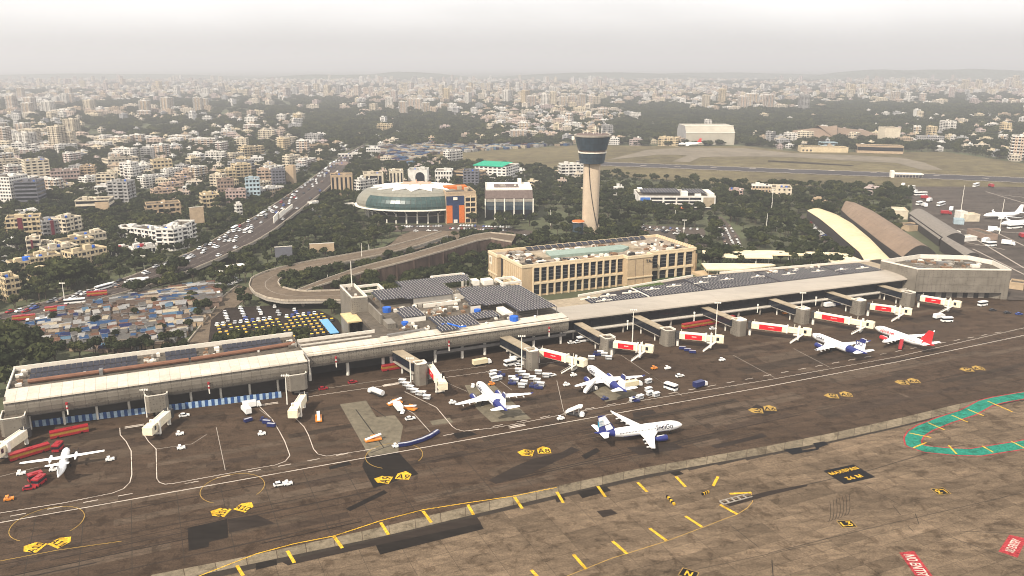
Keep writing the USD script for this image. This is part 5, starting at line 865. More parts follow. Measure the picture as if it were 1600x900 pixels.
def turboprop():
    a, b = P(105, 700, 2.4), P(91, 747, 3.2); d = a - b; t = thing('turboprop', 'white high winged turboprop among red buses at the left edge', 'turboprop', (a[0], a[1], 0), math.degrees(math.atan2(d[1], d[0])))
    n = 16; an = np.arange(n) * 2 * math.pi / n
    fus = [(0, .05, -.3), (-.5, .5, -.25), (-1.6, .95, -.1), (-3.2, 1.3, 0), (-5, 1.4, 0), (-17, 1.4, 0), (-20, 1.2, .25), (-24, .7, .75), (-26.8, .2, 1.1)]
    MB().rings([[(x, r * math.cos(q), 2.55 + dz + r * math.sin(q)) for q in an[::-1]] for x, r, dz in fus], True, True).build('fuselage', m_plane, t, smooth=50)
    MB().rings([[(-20.0, 0, 3.6), (-22, .22, 3.6), (-25.8, 0, 3.6), (-22, -.22, 3.6)], [(-23.2, 0, 7.5), (-24.2, .15, 7.5), (-26.2, 0, 7.5), (-24.2, -.15, 7.5)]], True, True).build('fin', m_plane, t)
    for s in (-1, 1):
        foil(MB(), ((-10.6, 0 * s, 4.15), 2.6, .4), ((-11.1, s * 13.5, 4.35), 1.5, .2)).build('wing', m_plane, t, smooth=30); foil(MB(), ((-23.7, 0 * s, 7.5), 2.2, .3), ((-24.3, s * 3.7, 7.55), 1.2, .15)).build('stabiliser', m_plane, t, smooth=30)
        MB().rings([[(x, s * 4.05 + r * math.cos(q), 3.75 + r * math.sin(q)) for q in an[::-1]] for x, r in ((-8.2, .18), (-8.6, .45), (-10, .55), (-12.5, .5), (-14.4, .15))], True, True).build('nacelle', m_plane, t, smooth=50)
        for k in range(6): c, q = math.cos(k * math.pi / 3), math.sin(k * math.pi / 3); MB().tube((-8.35, s * 4.05, 3.75), (-8.35, s * 4.05 + 1.9 * c, 3.75 + 1.9 * q), .14, .08, n=4).build('propeller_blade', m_dk, t)
        MB().tube((-11.5, s * 1.7, .45), (-11.5, s * 2.2, .45), .45, n=10).build('main_gear', m_tyre, t)
        wn = MB()
        for j in range(22): x = -4.5 - j * .6; wn.quad(*[(xx, s * 1.405, zz) for xx, zz in ((x, 2.75), (x - .28, 2.75), (x - .28, 3.1), (x, 3.1))])
        wn.build('cabin_windows', m_ink, t, kind='stuff')
    MB().tube((-2.5, -.25, .3), (-2.5, .25, .3), .3, n=10).tube((-2.5, 0, .3), (-2.5, 0, 1.4), .1, n=6).build('nose_gear', m_tyre, t); MB().box(-2.3, -1.5, -.9, .9, 3.05, 3.35).build('cockpit_window', m_ink, t)
turboprop()
# ================================================================ vehicles: one kind each, copied
paint = {k: mat('paint_' + k, c, .35, var=.06, spec=.4, space='object') for k, c in dict(white=(.74, .73, .70), silver=(.42, .42, .42), black=(.03, .03, .034), grey=(.16, .16, .17), red=(.27, .014, .02), blue=(.03, .06, .26), navy=(.013, .019, .085), yellow=(.70, .42, .02), orange=(.58, .19, .02), cream=(.62, .54, .36), skyblue=(.10, .30, .55), brown=(.22, .14, .10)).items()}
def side(mb, pts, y0, y1):
    """a side outline in x, z extruded across y"""
    v, f = trimesh.creation.triangulate_polygon(Polygon(pts), engine='earcut'); f = np.asarray(f); a = v[f[:, 1]] - v[f[:, 0]]; b = v[f[:, 2]] - v[f[:, 0]]; fl = (a[:, 0] * b[:, 1] - a[:, 1] * b[:, 0]) < 0; f[fl] = f[fl][:, ::-1]
    A = np.column_stack([v[:, 0], np.full(len(v), y0), v[:, 1]]); B = A.copy(); B[:, 1] = y1; mb.add(A, f); mb.add(B, f[:, ::-1]); n = len(pts); o = Polygon(pts).exterior.is_ccw; p = pts if o else pts[::-1]
    mb.add([(x, y0, z) for x, z in p] + [(x, y1, z) for x, z in p], [q for i in range(n) for q in ([i, n + i, n + (i + 1) % n], [i, n + (i + 1) % n, (i + 1) % n])]); return mb
def wheels(t, xs, w=.8, r=.32):
    for x in xs:
        for s in (-1, 1): MB().tube((x, s * w - .1, r), (x, s * w + .1, r), r, n=8).build('wheel', m_tyre, t)
def b_car(body, roof=None):
    def f(t):
        side(MB(), [(-2.0, .35), (2.0, .35), (2.05, .75), (1.1, .92), (-1.9, .98), (-2.05, .7)], -.85, .85).build('body', body, t); side(MB(), [(1.0, .92), (.35, 1.38), (-1.2, 1.42), (-1.75, .97)], -.76, .76).build('cabin_glass', m_glass, t); side(MB(), [(.30, 1.40), (.2, 1.50), (-1.1, 1.52), (-1.25, 1.43)], -.72, .72).build('roof', roof or body, t); wheels(t, (-1.25, 1.3))
    return f
def b_bus(body, wn=None, L=11.5, roofm=None):
    def f(t): side(MB(), [(-L / 2, .4), (L / 2, .4), (L / 2, 1.4), (-L / 2, 1.4)], -1.25, 1.25).build('body', body, t); MB().box(-L / 2 + .05, L / 2 - .05, -1.2, 1.2, 1.4, 2.45).build('window_band', wn or m_glass, t); MB().box(-L / 2, L / 2, -1.25, 1.25, 2.45, 3.0).build('roof', roofm or body, t); MB().box(-1, 1, -.6, .6, 3.0, 3.25).build('roof_unit', body, t); wheels(t, (-L * .3, L * .32), 1.15, .48)
    return f
def b_truck(cab, box_, L=7.5, tank=False):
    def f(t):
        side(MB(), [(L / 2 - 1.9, .5), (L / 2, .5), (L / 2, 1.4), (L / 2 - .4, 2.3), (L / 2 - 1.9, 2.3)], -1.1, 1.1).build('cab', cab, t); MB().box(L / 2 - .5, L / 2 + .02, -1.0, 1.0, 1.4, 2.0).build('windscreen', m_glass, t); MB().box(-L / 2, L / 2 - 2, -1.0, 1.0, .55, .9).build('chassis', m_dk, t)
        (MB().tube((-L / 2, 0, 2.0), (L / 2 - 2.1, 0, 2.0), 1.15, n=12) if tank else MB().box(-L / 2, L / 2 - 2.1, -1.2, 1.2, .9, 3.1)).build('tank' if tank else 'box_body', box_, t); wheels(t, (-L * .3, L * .33), 1.0, .45)
    return f
def b_tug(body):
    def f(t): side(MB(), [(-1.4, .3), (1.5, .3), (1.5, .95), (.2, 1.0), (-.2, 1.0), (-1.4, .85)], -.75, .75).build('body', body, t); MB().box(-.9, .1, -.65, .65, 1.6, 1.75).build('canopy', body, t); [MB().box(x, x + .08, y, y + .08, .9, 1.6).build('canopy_post', m_dk, t) for x in (-.85, 0) for y in (-.6, .52)]; wheels(t, (-.9, 1.0), .7, .3)
    return f
def b_cart(top, bed):
    def f(t): MB().box(-1.35, 1.35, -.75, .75, .35, .55).build('bed', bed, t); MB().box(-1.45, 1.45, -.85, .85, 1.65, 1.8, True).build('canopy', top, t); MB().box(-1.3, -1.2, -.75, .75, .55, 1.65).box(1.2, 1.3, -.75, .75, .55, 1.65).box(-1.2, 1.2, -.05, .05, .55, 1.65).build('frame', bed, t); MB().box(1.35, 2.2, -.05, .05, .4, .48).build('drawbar', m_dk, t); wheels(t, (-.9, .9), .65, .22)
    return f
def b_dolly(c):
    def f(t): MB().box(-1.7, 1.7, -.9, .9, .35, .6).build('deck', c, t); MB().box(-1.6, 1.6, -.85, .85, .6, 1.5).build('container', c, t); MB().box(-1.62, 1.62, -.3, .3, 1.5, 1.56).build('strap', paint['silver'], t); wheels(t, (-1.1, 1.1), .75, .22)
    return f
def b_stairs(c):
    def f(t):
        side(MB(), [(-3.2, .6), (-3.0, .6), (2.6, 3.9), (3.6, 3.9), (3.6, 4.15), (2.5, 4.15), (-3.2, .85)], -.8, .8).build('flight', c, t)
        for s in (-.85, .8): side(MB(), [(-3.2, .9), (2.5, 4.2), (3.6, 4.2), (3.6, 5.1), (2.4, 5.1), (-3.2, 1.8)], s, s + .07).build('side_screen', c, t)
        MB().box(-2.5, 3.0, -1.0, 1.0, .4, .75).build('chassis', m_dk, t); MB().box(2.2, 2.5, -.7, .7, .7, 3.8).box(.2, .5, -.7, .7, .7, 2.4).build('support', m_steel, t); side(MB(), [(3.0, .4), (4.6, .4), (4.6, 1.2), (4.2, 1.9), (3.0, 1.9)], -.9, .9).build('cab', c, t); wheels(t, (-1.8, 2.4), .9, .38)
    return f
def b_loader(a, b):
    def f(t): MB().box(-3.2, 3.2, -1.3, 1.3, .4, .9).build('chassis', a, t); side(MB(), [(-3.0, .9), (3.2, 2.2), (3.2, 2.5), (-3.0, 1.2)], -.6, .6).build('conveyor', b, t); MB().box(-.6, 1.0, .5, 1.2, .9, 2.0).build('cab', a, t); wheels(t, (-2, 2), 1.1, .4)
    return f
for k in ('white', 'silver', 'black', 'grey', 'red', 'blue', 'brown'): kind_class('car_' + k, b_car(paint[k]))
kind_class('taxi', b_car(paint['black'], paint['yellow']))
amber = mat('amber_window', (.30, .16, .03), .4, var=.2)
kind_class('bus_red', b_bus(paint['red'], amber)); kind_class('bus_white', b_bus(paint['white'])); kind_class('bus_longred', b_bus(paint['red'], amber, 13.5)); kind_class('van_red', b_bus(paint['red'], None, 4.6)); kind_class('minibus', b_bus(paint['white'], None, 6.0)); kind_class('truck_white', b_truck(paint['white'], paint['white'])); kind_class('truck_cream', b_truck(paint['white'], paint['cream'], 9.5)); kind_class('fuel_truck', b_truck(paint['white'], paint['white'], 9, True)); kind_class('truck_red', b_truck(paint['red'], paint['red'])); kind_class('truck_blue', b_truck(paint['white'], paint['navy']))
kind_class('tug_white', b_tug(paint['white'])); kind_class('tug_blue', b_tug(paint['navy'])); kind_class('tug_orange', b_tug(paint['orange'])); kind_class('cart', b_cart(paint['white'], paint['silver'])); kind_class('dolly', b_dolly(paint['navy'])); kind_class('stairs_white', b_stairs(paint['white'])); kind_class('stairs_red', b_stairs(paint['red'])); kind_class('loader_orange', b_loader(paint['orange'], paint['white'])); kind_class('loader_white', b_loader(paint['white'], paint['silver']))
ORD = ['first', 'second', 'third', 'fourth', 'fifth', 'sixth', 'seventh', 'eighth', 'ninth', 'tenth', 'eleventh', 'twelfth', 'thirteenth', 'fourteenth', 'fifteenth', 'sixteenth', 'seventeenth', 'eighteenth', 'nineteenth', 'twentieth']
def nth(n):
    if n < 20: return ORD[n]
    m = n + 1; return f'{m}' + ('th' if 10 <= m % 100 <= 20 else {1: 'st', 2: 'nd', 3: 'rd'}.get(m % 10, 'th'))
def put(kind, name, cat, label, x, y, ang=0.0, group=None, s=1.0, z=0.055): p = P(x, y); return copy(name, kind, label, cat, (p[0], p[1], z), THD + ang, group, None if s == 1 else s)
for k, n, c, l, x, y, a in (
    ('bus_longred', 'airport_bus', 'bus', 'red apron bus above the turboprop, next to the striped hoarding', 109, 680, 8), ('bus_longred', 'airport_bus', 'bus', 'red apron bus at the left wing tip of the turboprop', 47, 712, 22), ('bus_longred', 'airport_bus', 'bus', 'red bus in the shade under the middle wing beside the trough roofed bridge', 618, 577, 2),
    ('van_red', 'service_van', 'van', 'small red van beside the nose of the turboprop', 91, 704, 70), ('van_red', 'service_van', 'van', 'upper red van at the tail of the turboprop', 56, 751, 20), ('car_red', 'apron_car', 'car', 'red car lowest of the three behind the turboprop', 46, 765, 0), ('van_red', 'service_van', 'van', 'middle red van behind the turboprop', 62, 757, 60), ('tug_orange', 'tow_tractor', 'tractor', 'small tractor at the left picture edge below the turboprop', 14, 782, 0),
    ('car_red', 'apron_car', 'car', 'left red car on the terminal road under the middle wing', 505, 609, 0), ('car_red', 'apron_car', 'car', 'right red car on the terminal road under the middle wing', 551, 599, 5), ('fuel_truck', 'fuel_truck', 'tanker', 'white tanker left of the row of carts by the trough roofed bridge', 588, 617, 115), ('truck_cream', 'box_truck', 'truck', 'long cream box truck on the road under the middle wing', 753, 570, 4),
    ('minibus', 'van', 'van', 'upper of three white vans right of the cream box truck', 806, 566, 0), ('minibus', 'van', 'van', 'left of three white vans beside the floodlight mast', 797, 571, 10), ('car_white', 'apron_car', 'car', 'small white car beside the white vans', 811, 572, 0),
    ('truck_white', 'service_truck', 'truck', 'white high loader truck in front of the blue striped hoarding', 385, 645, 100), ('truck_white', 'service_truck', 'truck', 'white truck with raised platform right of the high loader', 394, 637, 0), ('dolly', 'luggage_dolly', 'dolly', 'blue dolly just below the white high loader', 388, 659, 20), ('tug_blue', 'tow_tractor', 'tractor', 'navy tractor heading the bent dolly train right of the high loader', 412, 658, -20), ('dolly', 'luggage_dolly', 'dolly', 'upper navy dolly of the bent pair', 417, 662, -35), ('dolly', 'luggage_dolly', 'dolly', 'lower navy dolly of the bent pair', 424, 667, -35),
    ('loader_orange', 'belt_loader', 'loader', 'orange and white loader alone right of the step bridge', 498, 656, 80), ('car_white', 'apron_car', 'car', 'white car below the orange loader group', 641, 656, 0), ('loader_orange', 'belt_loader', 'loader', 'upper orange loader of the group left of the docked bridge carts', 617, 632, 10), ('loader_orange', 'belt_loader', 'loader', 'right orange loader of the group', 640, 640, -50), ('tug_white', 'tow_tractor', 'tractor', 'white tractor between the two orange loaders', 629, 646, 60), ('truck_white', 'service_truck', 'truck', 'white truck between the orange loaders', 622, 640, 90),
    ('loader_orange', 'belt_loader', 'loader', 'orange tow bar trolley on the pale stand pad', 583, 689, 0), ('stairs_white', 'passenger_stairs', 'stairs', 'white stairs at the tail of the jet with the yellow truck', 921, 613, 20), ('stairs_white', 'passenger_stairs', 'stairs', 'white stairs standing alone left of the taxiing jet', 896, 649, -48), ('tug_white', 'tow_tractor', 'tractor', 'white tractor beside the lone white stairs', 876, 656, 0), ('truck_cream', 'box_truck', 'truck', 'yellowish box truck behind the tail of the docked jet', 988, 605, 0), ('stairs_red', 'passenger_stairs', 'stairs', 'red stairs behind the wing of the red tailed jet', 1407, 545, 35),
    ('minibus', 'van', 'van', 'white van crossing the apron right of the docked jet', 1048, 609, -70), ('truck_blue', 'service_truck', 'truck', 'white cabbed dark truck near the service road', 1094, 605, 10), ('truck_white', 'service_truck', 'truck', 'long white truck below the rightmost jet bridge', 1467, 498, 0), ('minibus', 'van', 'van', 'white van below the long white truck at the right', 1479, 503, -20), ('minibus', 'van', 'van', 'white van parked before the grey plant roof block', 1535, 478, 0), ('car_black', 'apron_car', 'car', 'dark car in line before the plant roof block, left', 1551, 486, -14), ('car_black', 'apron_car', 'car', 'dark car in line before the plant roof block, middle', 1574, 490, -14), ('car_blue', 'apron_car', 'car', 'blue car at the right edge before the plant roof block', 1592, 492, -14),
    ('minibus', 'van', 'van', 'white van beside the first glass wing jet bridge', 927, 534, -60), ('bus_longred', 'airport_bus', 'bus', 'left red bus behind the second glass wing bridge', 1082, 512, 3), ('bus_longred', 'airport_bus', 'bus', 'right red bus behind the second glass wing bridge', 1112, 507, 3), ('bus_red', 'airport_bus', 'bus', 'red bus half hidden behind the third glass wing bridge', 1134, 503, 3), ('dolly', 'luggage_dolly', 'dolly', 'blue dolly nearest the second bridge', 1066, 546, -35), ('dolly', 'luggage_dolly', 'dolly', 'middle blue dolly at the second bridge', 1074, 549, -35), ('dolly', 'luggage_dolly', 'dolly', 'last blue dolly at the second bridge', 1082, 552, -35), ('truck_blue', 'service_truck', 'truck', 'blue truck behind the fifth bridge', 1308, 478, 0), ('truck_white', 'service_truck', 'truck', 'white truck left of the blue one behind the fifth bridge', 1296, 480, 0), ('car_white', 'apron_car', 'car', 'white car in the shade under the glass wing, left of a red line', 893, 537, 0), ('car_white', 'apron_car', 'car', 'white car in the shade under the glass wing, middle', 903, 536, 10), ('minibus', 'van', 'van', 'white minibus in the shade under the glass wing', 910, 534, 0), ('car_white', 'apron_car', 'car', 'white car at the foot of the second bridge cab', 1114, 515, 0), ('car_red', 'apron_car', 'car', 'red car under the right end of the third bridge', 1240, 489, 0), ('tug_orange', 'tow_tractor', 'tractor', 'orange tractor under the third and fourth bridges', 1226, 491, 0), ('tug_white', 'tow_tractor', 'tractor', 'white tow tractor at the nose of the jet left of the docked ones', 739, 605, 60), ('tug_white', 'tow_tractor', 'tractor', 'white tractor near the turboprop fin', 84, 736, 0), ('tug_white', 'tow_tractor', 'tractor', 'white tractor right of the turboprop', 172, 720, 0), ('tug_white', 'tow_tractor', 'tractor', 'white tractor left of the red trucks', 33, 742, 0), ('tug_white', 'tow_tractor', 'tractor', 'white tractor on the empty stand', 281, 680, 0), ('tug_white', 'tow_tractor', 'tractor', 'white tractor on the empty stand, lower', 283, 702, 0), ('tug_white', 'tow_tractor', 'tractor', 'white tractor right of the bent dolly train', 409, 680, 0), ('car_white', 'apron_car', 'car', 'white car beside the left wing bridge', 288, 651, 0), ('car_white', 'apron_car', 'car', 'tiny white car alone on the wide dark apron', 437, 759, 0), ('tug_white', 'tow_tractor', 'tractor', 'small tractor right of the tiny white car', 450, 758, 0), ('tug_white', 'tow_tractor', 'tractor', 'white tractor under the nose of the docked jet', 896, 588, 0), ('tug_white', 'tow_tractor', 'tractor', 'white tractor at the right wing tip of the docked jet', 885, 603, 0), ('car_white', 'apron_car', 'car', 'white car at the foot of the docked jet bridge', 862, 588, 0), ('tug_white', 'tow_tractor', 'tractor', 'white tractor at the wing tip of the left jet', 707, 631, 0), ('tug_orange', 'tow_tractor', 'tractor', 'red and white tractor by the left jet', 768, 602, 0), ('tug_blue', 'tow_tractor', 'tractor', 'navy tractor under the yellowish truck', 945, 625, 0), ('car_white', 'apron_car', 'car', 'white car near the service road, right of the van', 1062, 589, 0), ('tug_white', 'tow_tractor', 'tractor', 'white tractor by the third bridge stairs', 1128, 564, 0), ('tug_orange', 'tow_tractor', 'tractor', 'red tractor left of the navy truck', 1022, 577, 0), ('tug_white', 'tow_tractor', 'tractor', 'small white tractor beside the red one', 1043, 577, 0)):
    put(k, n, c, l, x, y, a)
cl = LineString([(619, 699), (640, 696), (660, 690), (675, 683), (685, 676)])
for k in range(8):
    a, b = cl.interpolate(k / 7.5, True), cl.interpolate((k + .5) / 7.5, True); p, q = P(a.x, a.y), P(b.x, b.y); copy('luggage_dolly' if k else 'tow_tractor', 'dolly' if k else 'tug_white', (f'navy dolly in the curved train beside the pale pad, {nth(k - 1)} from its left end' if k else 'white tractor at the left end of the curved navy train'), 'dolly' if k else 'tractor', (p[0], p[1], .055), math.degrees(math.atan2(q[1] - p[1], q[0] - p[0])), 'dollies of the curved navy train' if k else None, 0.93)
def carts(pts, where, group, ang=-40):
    for k, (x, y) in enumerate(sorted(pts)): put('cart', 'baggage_cart', 'cart', f'white canopied baggage cart {where}, {nth(k)} from the left', x, y, ang, group, 1.12)
carts([(629, 599), (635, 604), (641, 609), (648, 614), (655, 618), (660, 618), (667, 624)], 'by the trough roofed bridge', 'carts by the trough roofed bridge')
carts([(771, 585), (770, 590), (773, 596), (779, 594)], 'right of the left jet nose', 'carts right of the left jet nose', 0)
carts([(810, 582), (816, 586), (822, 591), (832, 594), (839, 598), (845, 604)], 'in the diagonal row', 'carts in the diagonal row', -35); carts([(800, 594), (805, 598), (819, 601), (815, 606)], 'in the short row', 'carts near the left jet wing', -35); carts([(841, 585), (853, 590)], 'near the docked bridge stairs', 'pair of carts', -30)
carts([(924, 562), (938, 554), (944, 557), (951, 562)], 'by the first glass bridge', 'carts by the first glass wing bridge', -30); carts([(989, 628), (1013, 599), (1013, 612), (1015, 618), (1025, 620), (1000, 624)], 'behind the docked jet', 'carts behind the docked jet', 10)
for x, y, l in ((783, 588, 'navy tractor beside the block of white carts'), (809, 593, 'navy tractor between the two cart rows'), (800, 601, 'navy tractor at the short cart row'), (841, 608, 'navy tractor at the lower end of the diagonal row'), (833, 606, 'dark tractor left of the lowest navy one'), (932, 556, 'navy tractor among carts at the first glass wing bridge'), (992, 628, 'dark tractor behind the tail of the docked jet')): put('tug_blue' if 'navy' in l else 'tug_blue', 'tow_tractor', 'tractor', l, x, y, -30, s=1.3)
# striped barriers and the white frame on the taxiway island
for lab, A, B, mm in (('long black and yellow barrier lying on the slab taxiway', (1042, 777), (1054, 790), m_yel), ('short black and yellow barrier near the tick marks', (1097, 774), (1107, 770), m_yel)):
    loc, rot, L = frame(A, B); t = thing('striped_barrier', lab, 'barrier', (*loc[:2], .11), rot)
    for k in range(6): MB().box(L * k / 6, L * (k + 1) / 6 - .02, -.35, .35, 0, .7).build('barrier_section', m_yel if k % 2 else m_black, t)
loc, rot, L = frame((1127, 787), (1172, 775)); t = thing('ground_frame', 'low white metal frame lying inside the curved yellow line', 'frame', (*loc[:2], .11), rot)
for k in range(5): MB().box(L * k / 5, L * k / 5 + .3, -1.0, 1.0, 0, .4).build('cross_bar', m_concr, t)
for s in (-1.2, 1.0): MB().box(0, L, s, s + .2, .1, .4).build('long_bar', m_concr, t)

for k, (x, y) in enumerate(((1411, 292), (1424, 296), (1430, 303), (1438, 306), (1446, 312), (1452, 316), (1436, 321), (1444, 324), (1470, 322), (1478, 336), (1486, 330), (1545, 368), (1553, 362), (1585, 358), (1596, 372), (1540, 380), (1548, 386), (1575, 384), (1525, 292), (1548, 293))):
    kk = ('truck_white', 'minibus', 'truck_white', 'bus_white', 'truck_red')[k % 5]; put(kk, 'service_truck' if 'truck' in kk else 'van', 'truck' if 'truck' in kk else 'van', f"{'red' if 'red' in kk else 'white'} {'truck' if 'truck' in kk else ('bus' if 'bus_w' in kk else 'minibus')} on the far grey apron, {nth(k)} counted from its upper left end", x, y, R.uniform(-60, 60), None, 1.3, .52)
# ================================================================ roads, flyover, ramp
def edge3(pts): return np.array([P(x, y, z) for x, y, z in pts])
def resample(a, n):
    d = np.r_[0, np.cumsum(np.linalg.norm(np.diff(a[:, :2], axis=0), axis=1))]; t = np.linspace(0, d[-1], n); return np.column_stack([np.interp(t, d, a[:, k]) for k in range(3)])
NOGO = []
def road(name, label, near, far, n=40, par_near=None, par_far=None, skirt=None, m=None, lanes=(), wall_m=None, cat='road', lift=0.0):
    t = thing(name, label, cat, kind='structure'); A, B = resample(edge3(near), n), resample(edge3(far), n); B = A + (B - A) * (.80 if name == 'highway' else 1); A[:, 2] += lift; B[:, 2] += lift; q = MB()
    for i in range(n - 1): q.quad(A[i], A[i + 1], B[i + 1], B[i])
    v, f = q.merged(); nz = np.cross(v[f[:, 1]] - v[f[:, 0]], v[f[:, 2]] - v[f[:, 0]])[:, 2]; f[nz < 0] = f[nz < 0][:, ::-1]; q.v, q.f = [v], [f]; q.build('surface', m or m_road, t)
    for par, E in ((par_near, A), (par_far, B)):
        if par:
            for i in range(0, n - 1): p = MB().bar(E[i] + [0, 0, par], E[i + 1] * .97 + E[i] * .03 + [0, 0, par], .45, par + .1); p.build('parapet', m_cr2, t)
    if skirt:
        for E in (A, B):
            w = MB()
            for i in range(n - 1):
                z0 = (0 if skirt == 'full' else max(E[i][2] - skirt, 0), 0 if skirt == 'full' else max(E[i + 1][2] - skirt, 0)); w.quad((*E[i][:2], z0[0]), (*E[i + 1][:2], z0[1]), E[i + 1], E[i])
            w.build('side_wall', wall_m or m_concr, t)
    for fr, dashed in lanes:
        w = MB(); C = A + (B - A) * fr; C = resample(C, n * 4)
        for i in range(0, len(C) - 1, 2 if dashed else 1): d = C[i + 1] - C[i]; o = np.array([-d[1], d[0], 0]) / (np.linalg.norm(d) + 1e-9) * .12; up = np.array([0, 0, .05]); w.quad(C[i] - o + up, C[i + 1] - o + up, C[i + 1] + o + up, C[i] + o + up)
        v, f = w.merged(); nz = np.cross(v[f[:, 1]] - v[f[:, 0]], v[f[:, 2]] - v[f[:, 0]])[:, 2]; f[nz < 0] = f[nz < 0][:, ::-1]; w.v, w.f = [v], [f]; w.build('lane_marking', m_faint, t, kind='stuff')
    NOGO.append(Polygon(np.vstack([A[:, :2], B[::-1, :2]])).buffer(2)); return t, A, B
m_cr2 = mat('parapet_concrete', (0.34, 0.29, 0.23), .85, var=.25, scale=.5); m_rwall = mat('stained_wall', (0.105, 0.072, 0.058), .9, var=.4, scale=.35, var2=.35, scale2=.06, stretch=(1, 1, .25)); m_rd2 = mat('brown_road', (0.125, 0.095, 0.068), .9, var=.25, scale=.3, var2=.25, scale2=.04); m_hw = mat('highway_asphalt', (0.055, 0.043, 0.038), .85, var=.22, scale=.3, var2=.2, scale2=.02)
hwt, HN, HF = road('highway', 'wide highway packed with cars rising onto a flyover', [(-40, 517, .5), (60, 492, .5), (165, 466, .6), (230, 448, 1.5), (285, 428, 4.5), (340, 405, 7), (400, 377, 7.5), (430, 358, 7.5), (470, 327, 7.5), (505, 300, 6.5), (532, 275, 4), (548, 255, 1), (562, 240, .6), (580, 228, .6)], [(-40, 497, .5), (20, 483, .5), (72, 468, .5), (130, 453, .5), (190, 432, 1.5), (240, 411, 4), (290, 392, 7), (350, 357, 7.5), (395, 333, 7.5), (440, 304, 7.5), (470, 284, 7), (500, 262, 4), (523, 247, 1), (545, 236, .6), (566, 226, .6)], 60, .9, .8, 1.8, m_hw, ((.5, False), (.25, True), (.75, True)))
for i in range(14, 52, 4):
    if HN[i][2] > 4:
        c = HN[i] * .8 + HF[i] * .2; MB().box(c[0] - .9, c[0] + .9, c[1] - 1.6, c[1] + 1.6, 0, c[2] - 1.2).build('pier', m_wht, hwt)
road('service_road', 'dark service road with buses below the highway', [(-40, 536, .3), (60, 510, .3), (120, 496, .3), (200, 468, .3)], [(-40, 518, .3), (60, 493, .3), (165, 468, .3), (200, 462, .3)], 16, None, None, None, m_road)
road('approach_road', 'brown road between the shanties and the taxi park', [(404, 452, .3), (385, 466, .3), (358, 488, .3), (340, 515, .3), (318, 550, .3)], [(372, 446, .3), (350, 462, .3), (330, 490, .3), (305, 520, .3), (282, 550, .3)], 16, None, .8, None, m_rd2)
rmp, RN, RF = road('ramp', 'curved elevated ramp with pale parapets looping towards the terminal', [(535, 470, 6), (490, 470, 6), (444, 471, 6), (416, 466, 6), (398, 458, 6), (389, 447, 6), (393, 435, 6), (412, 426, 6), (437, 419, 6), (477, 410, 6), (540, 399, 6), (600, 388, 7), (650, 375, 8), (690, 362, 8)], [(535, 454, 6), (480, 456, 6), (458, 454, 6), (440, 449, 6), (434, 443, 6), (436, 438, 6), (443, 433, 6), (458, 428, 6), (474, 424, 6), (505, 417, 6), (550, 408, 6), (605, 397, 7), (655, 384, 8), (700, 369, 8)], 56, 1.0, 1.0, 1.6, m_rd2, ((.5, False),))
for i in range(1, 54, 4):
    c = (RN[i] + RF[i]) / 2; MB().tube((c[0], c[1], 0), (c[0], c[1], c[2] - 1.2), 1.0, n=8).build('pier', m_cr2, rmp)
emb, EN, EF = road('embankment_road', 'road on a long brown stained retaining wall behind the terminal roof', [(450, 466, 4), (500, 447, 6), (565, 427, 9), (650, 405, 12), (700, 391, 13), (745, 377, 13), (766, 373, 13), (800, 379, 13)], [(450, 460, 4), (500, 440, 6), (560, 419, 9), (645, 397, 12), (695, 382, 13), (740, 368, 13), (766, 364, 13), (806, 368, 13)], 30, 1.0, .9, 'full', m_rd2, (), m_rwall)
for i in range(2, 28, 2): d = EN[i]; MB().box(d[0] - .35, d[0] + .35, d[1] - .55, d[1] + .2, 0, d[2] - .3).build('wall_rib', m_rwall, emb)
road('forecourt', 'brown open forecourt before the domed hall', [(560, 408, .4), (640, 394, .4), (700, 376, .4), (756, 366, .4)], [(612, 380, .4), (625, 367, .4), (650, 359, .4), (760, 357, .4)], 12, None, None, None, m_rd2); road('parking', 'parking strip in front of the domed hall and dark office', [(600, 362, .5), (700, 360, .5), (760, 366, .5), (800, 372, .5), (830, 376, .5)], [(630, 351, .5), (700, 351, .5), (760, 352, .5), (800, 357, .5), (842, 362, .5)], 12, None, None, None, m_road)
road('parking', 'car park beside the tower foot and hotel', [(1000, 372, .3), (1050, 378, .3), (1108, 386, .3)], [(1002, 351, .3), (1050, 354, .3), (1100, 357, .3)], 12, None, None, None, m_road); road('parking', 'long car park lane running up through trees right of the hotel', [(1132, 392, .3), (1128, 370, .3), (1118, 350, .3), (1108, 338, .3)], [(1162, 392, .3), (1155, 370, .3), (1140, 350, .3), (1126, 338, .3)], 12, None, None, None, m_road); road('parking', 'narrow parking strip along the yellow metal roof', [(1345, 408, .3), (1300, 378, .3), (1272, 352, .3), (1255, 335, .3)], [(1310, 398, .3), (1278, 372, .3), (1258, 350, .3), (1248, 335, .3)], 10, None, None, None, m_road)
txp = thing('taxi_park', 'dark asphalt taxi park behind the terminal', 'parking', kind='structure'); txpoly = pl([(325, 540), (330, 500), (352, 482), (425, 478), (500, 486), (528, 500), (545, 530), (470, 536)]); MB().poly(txpoly, .35).build('asphalt', m_mid, txp); NOGO.append(Polygon(txpoly))
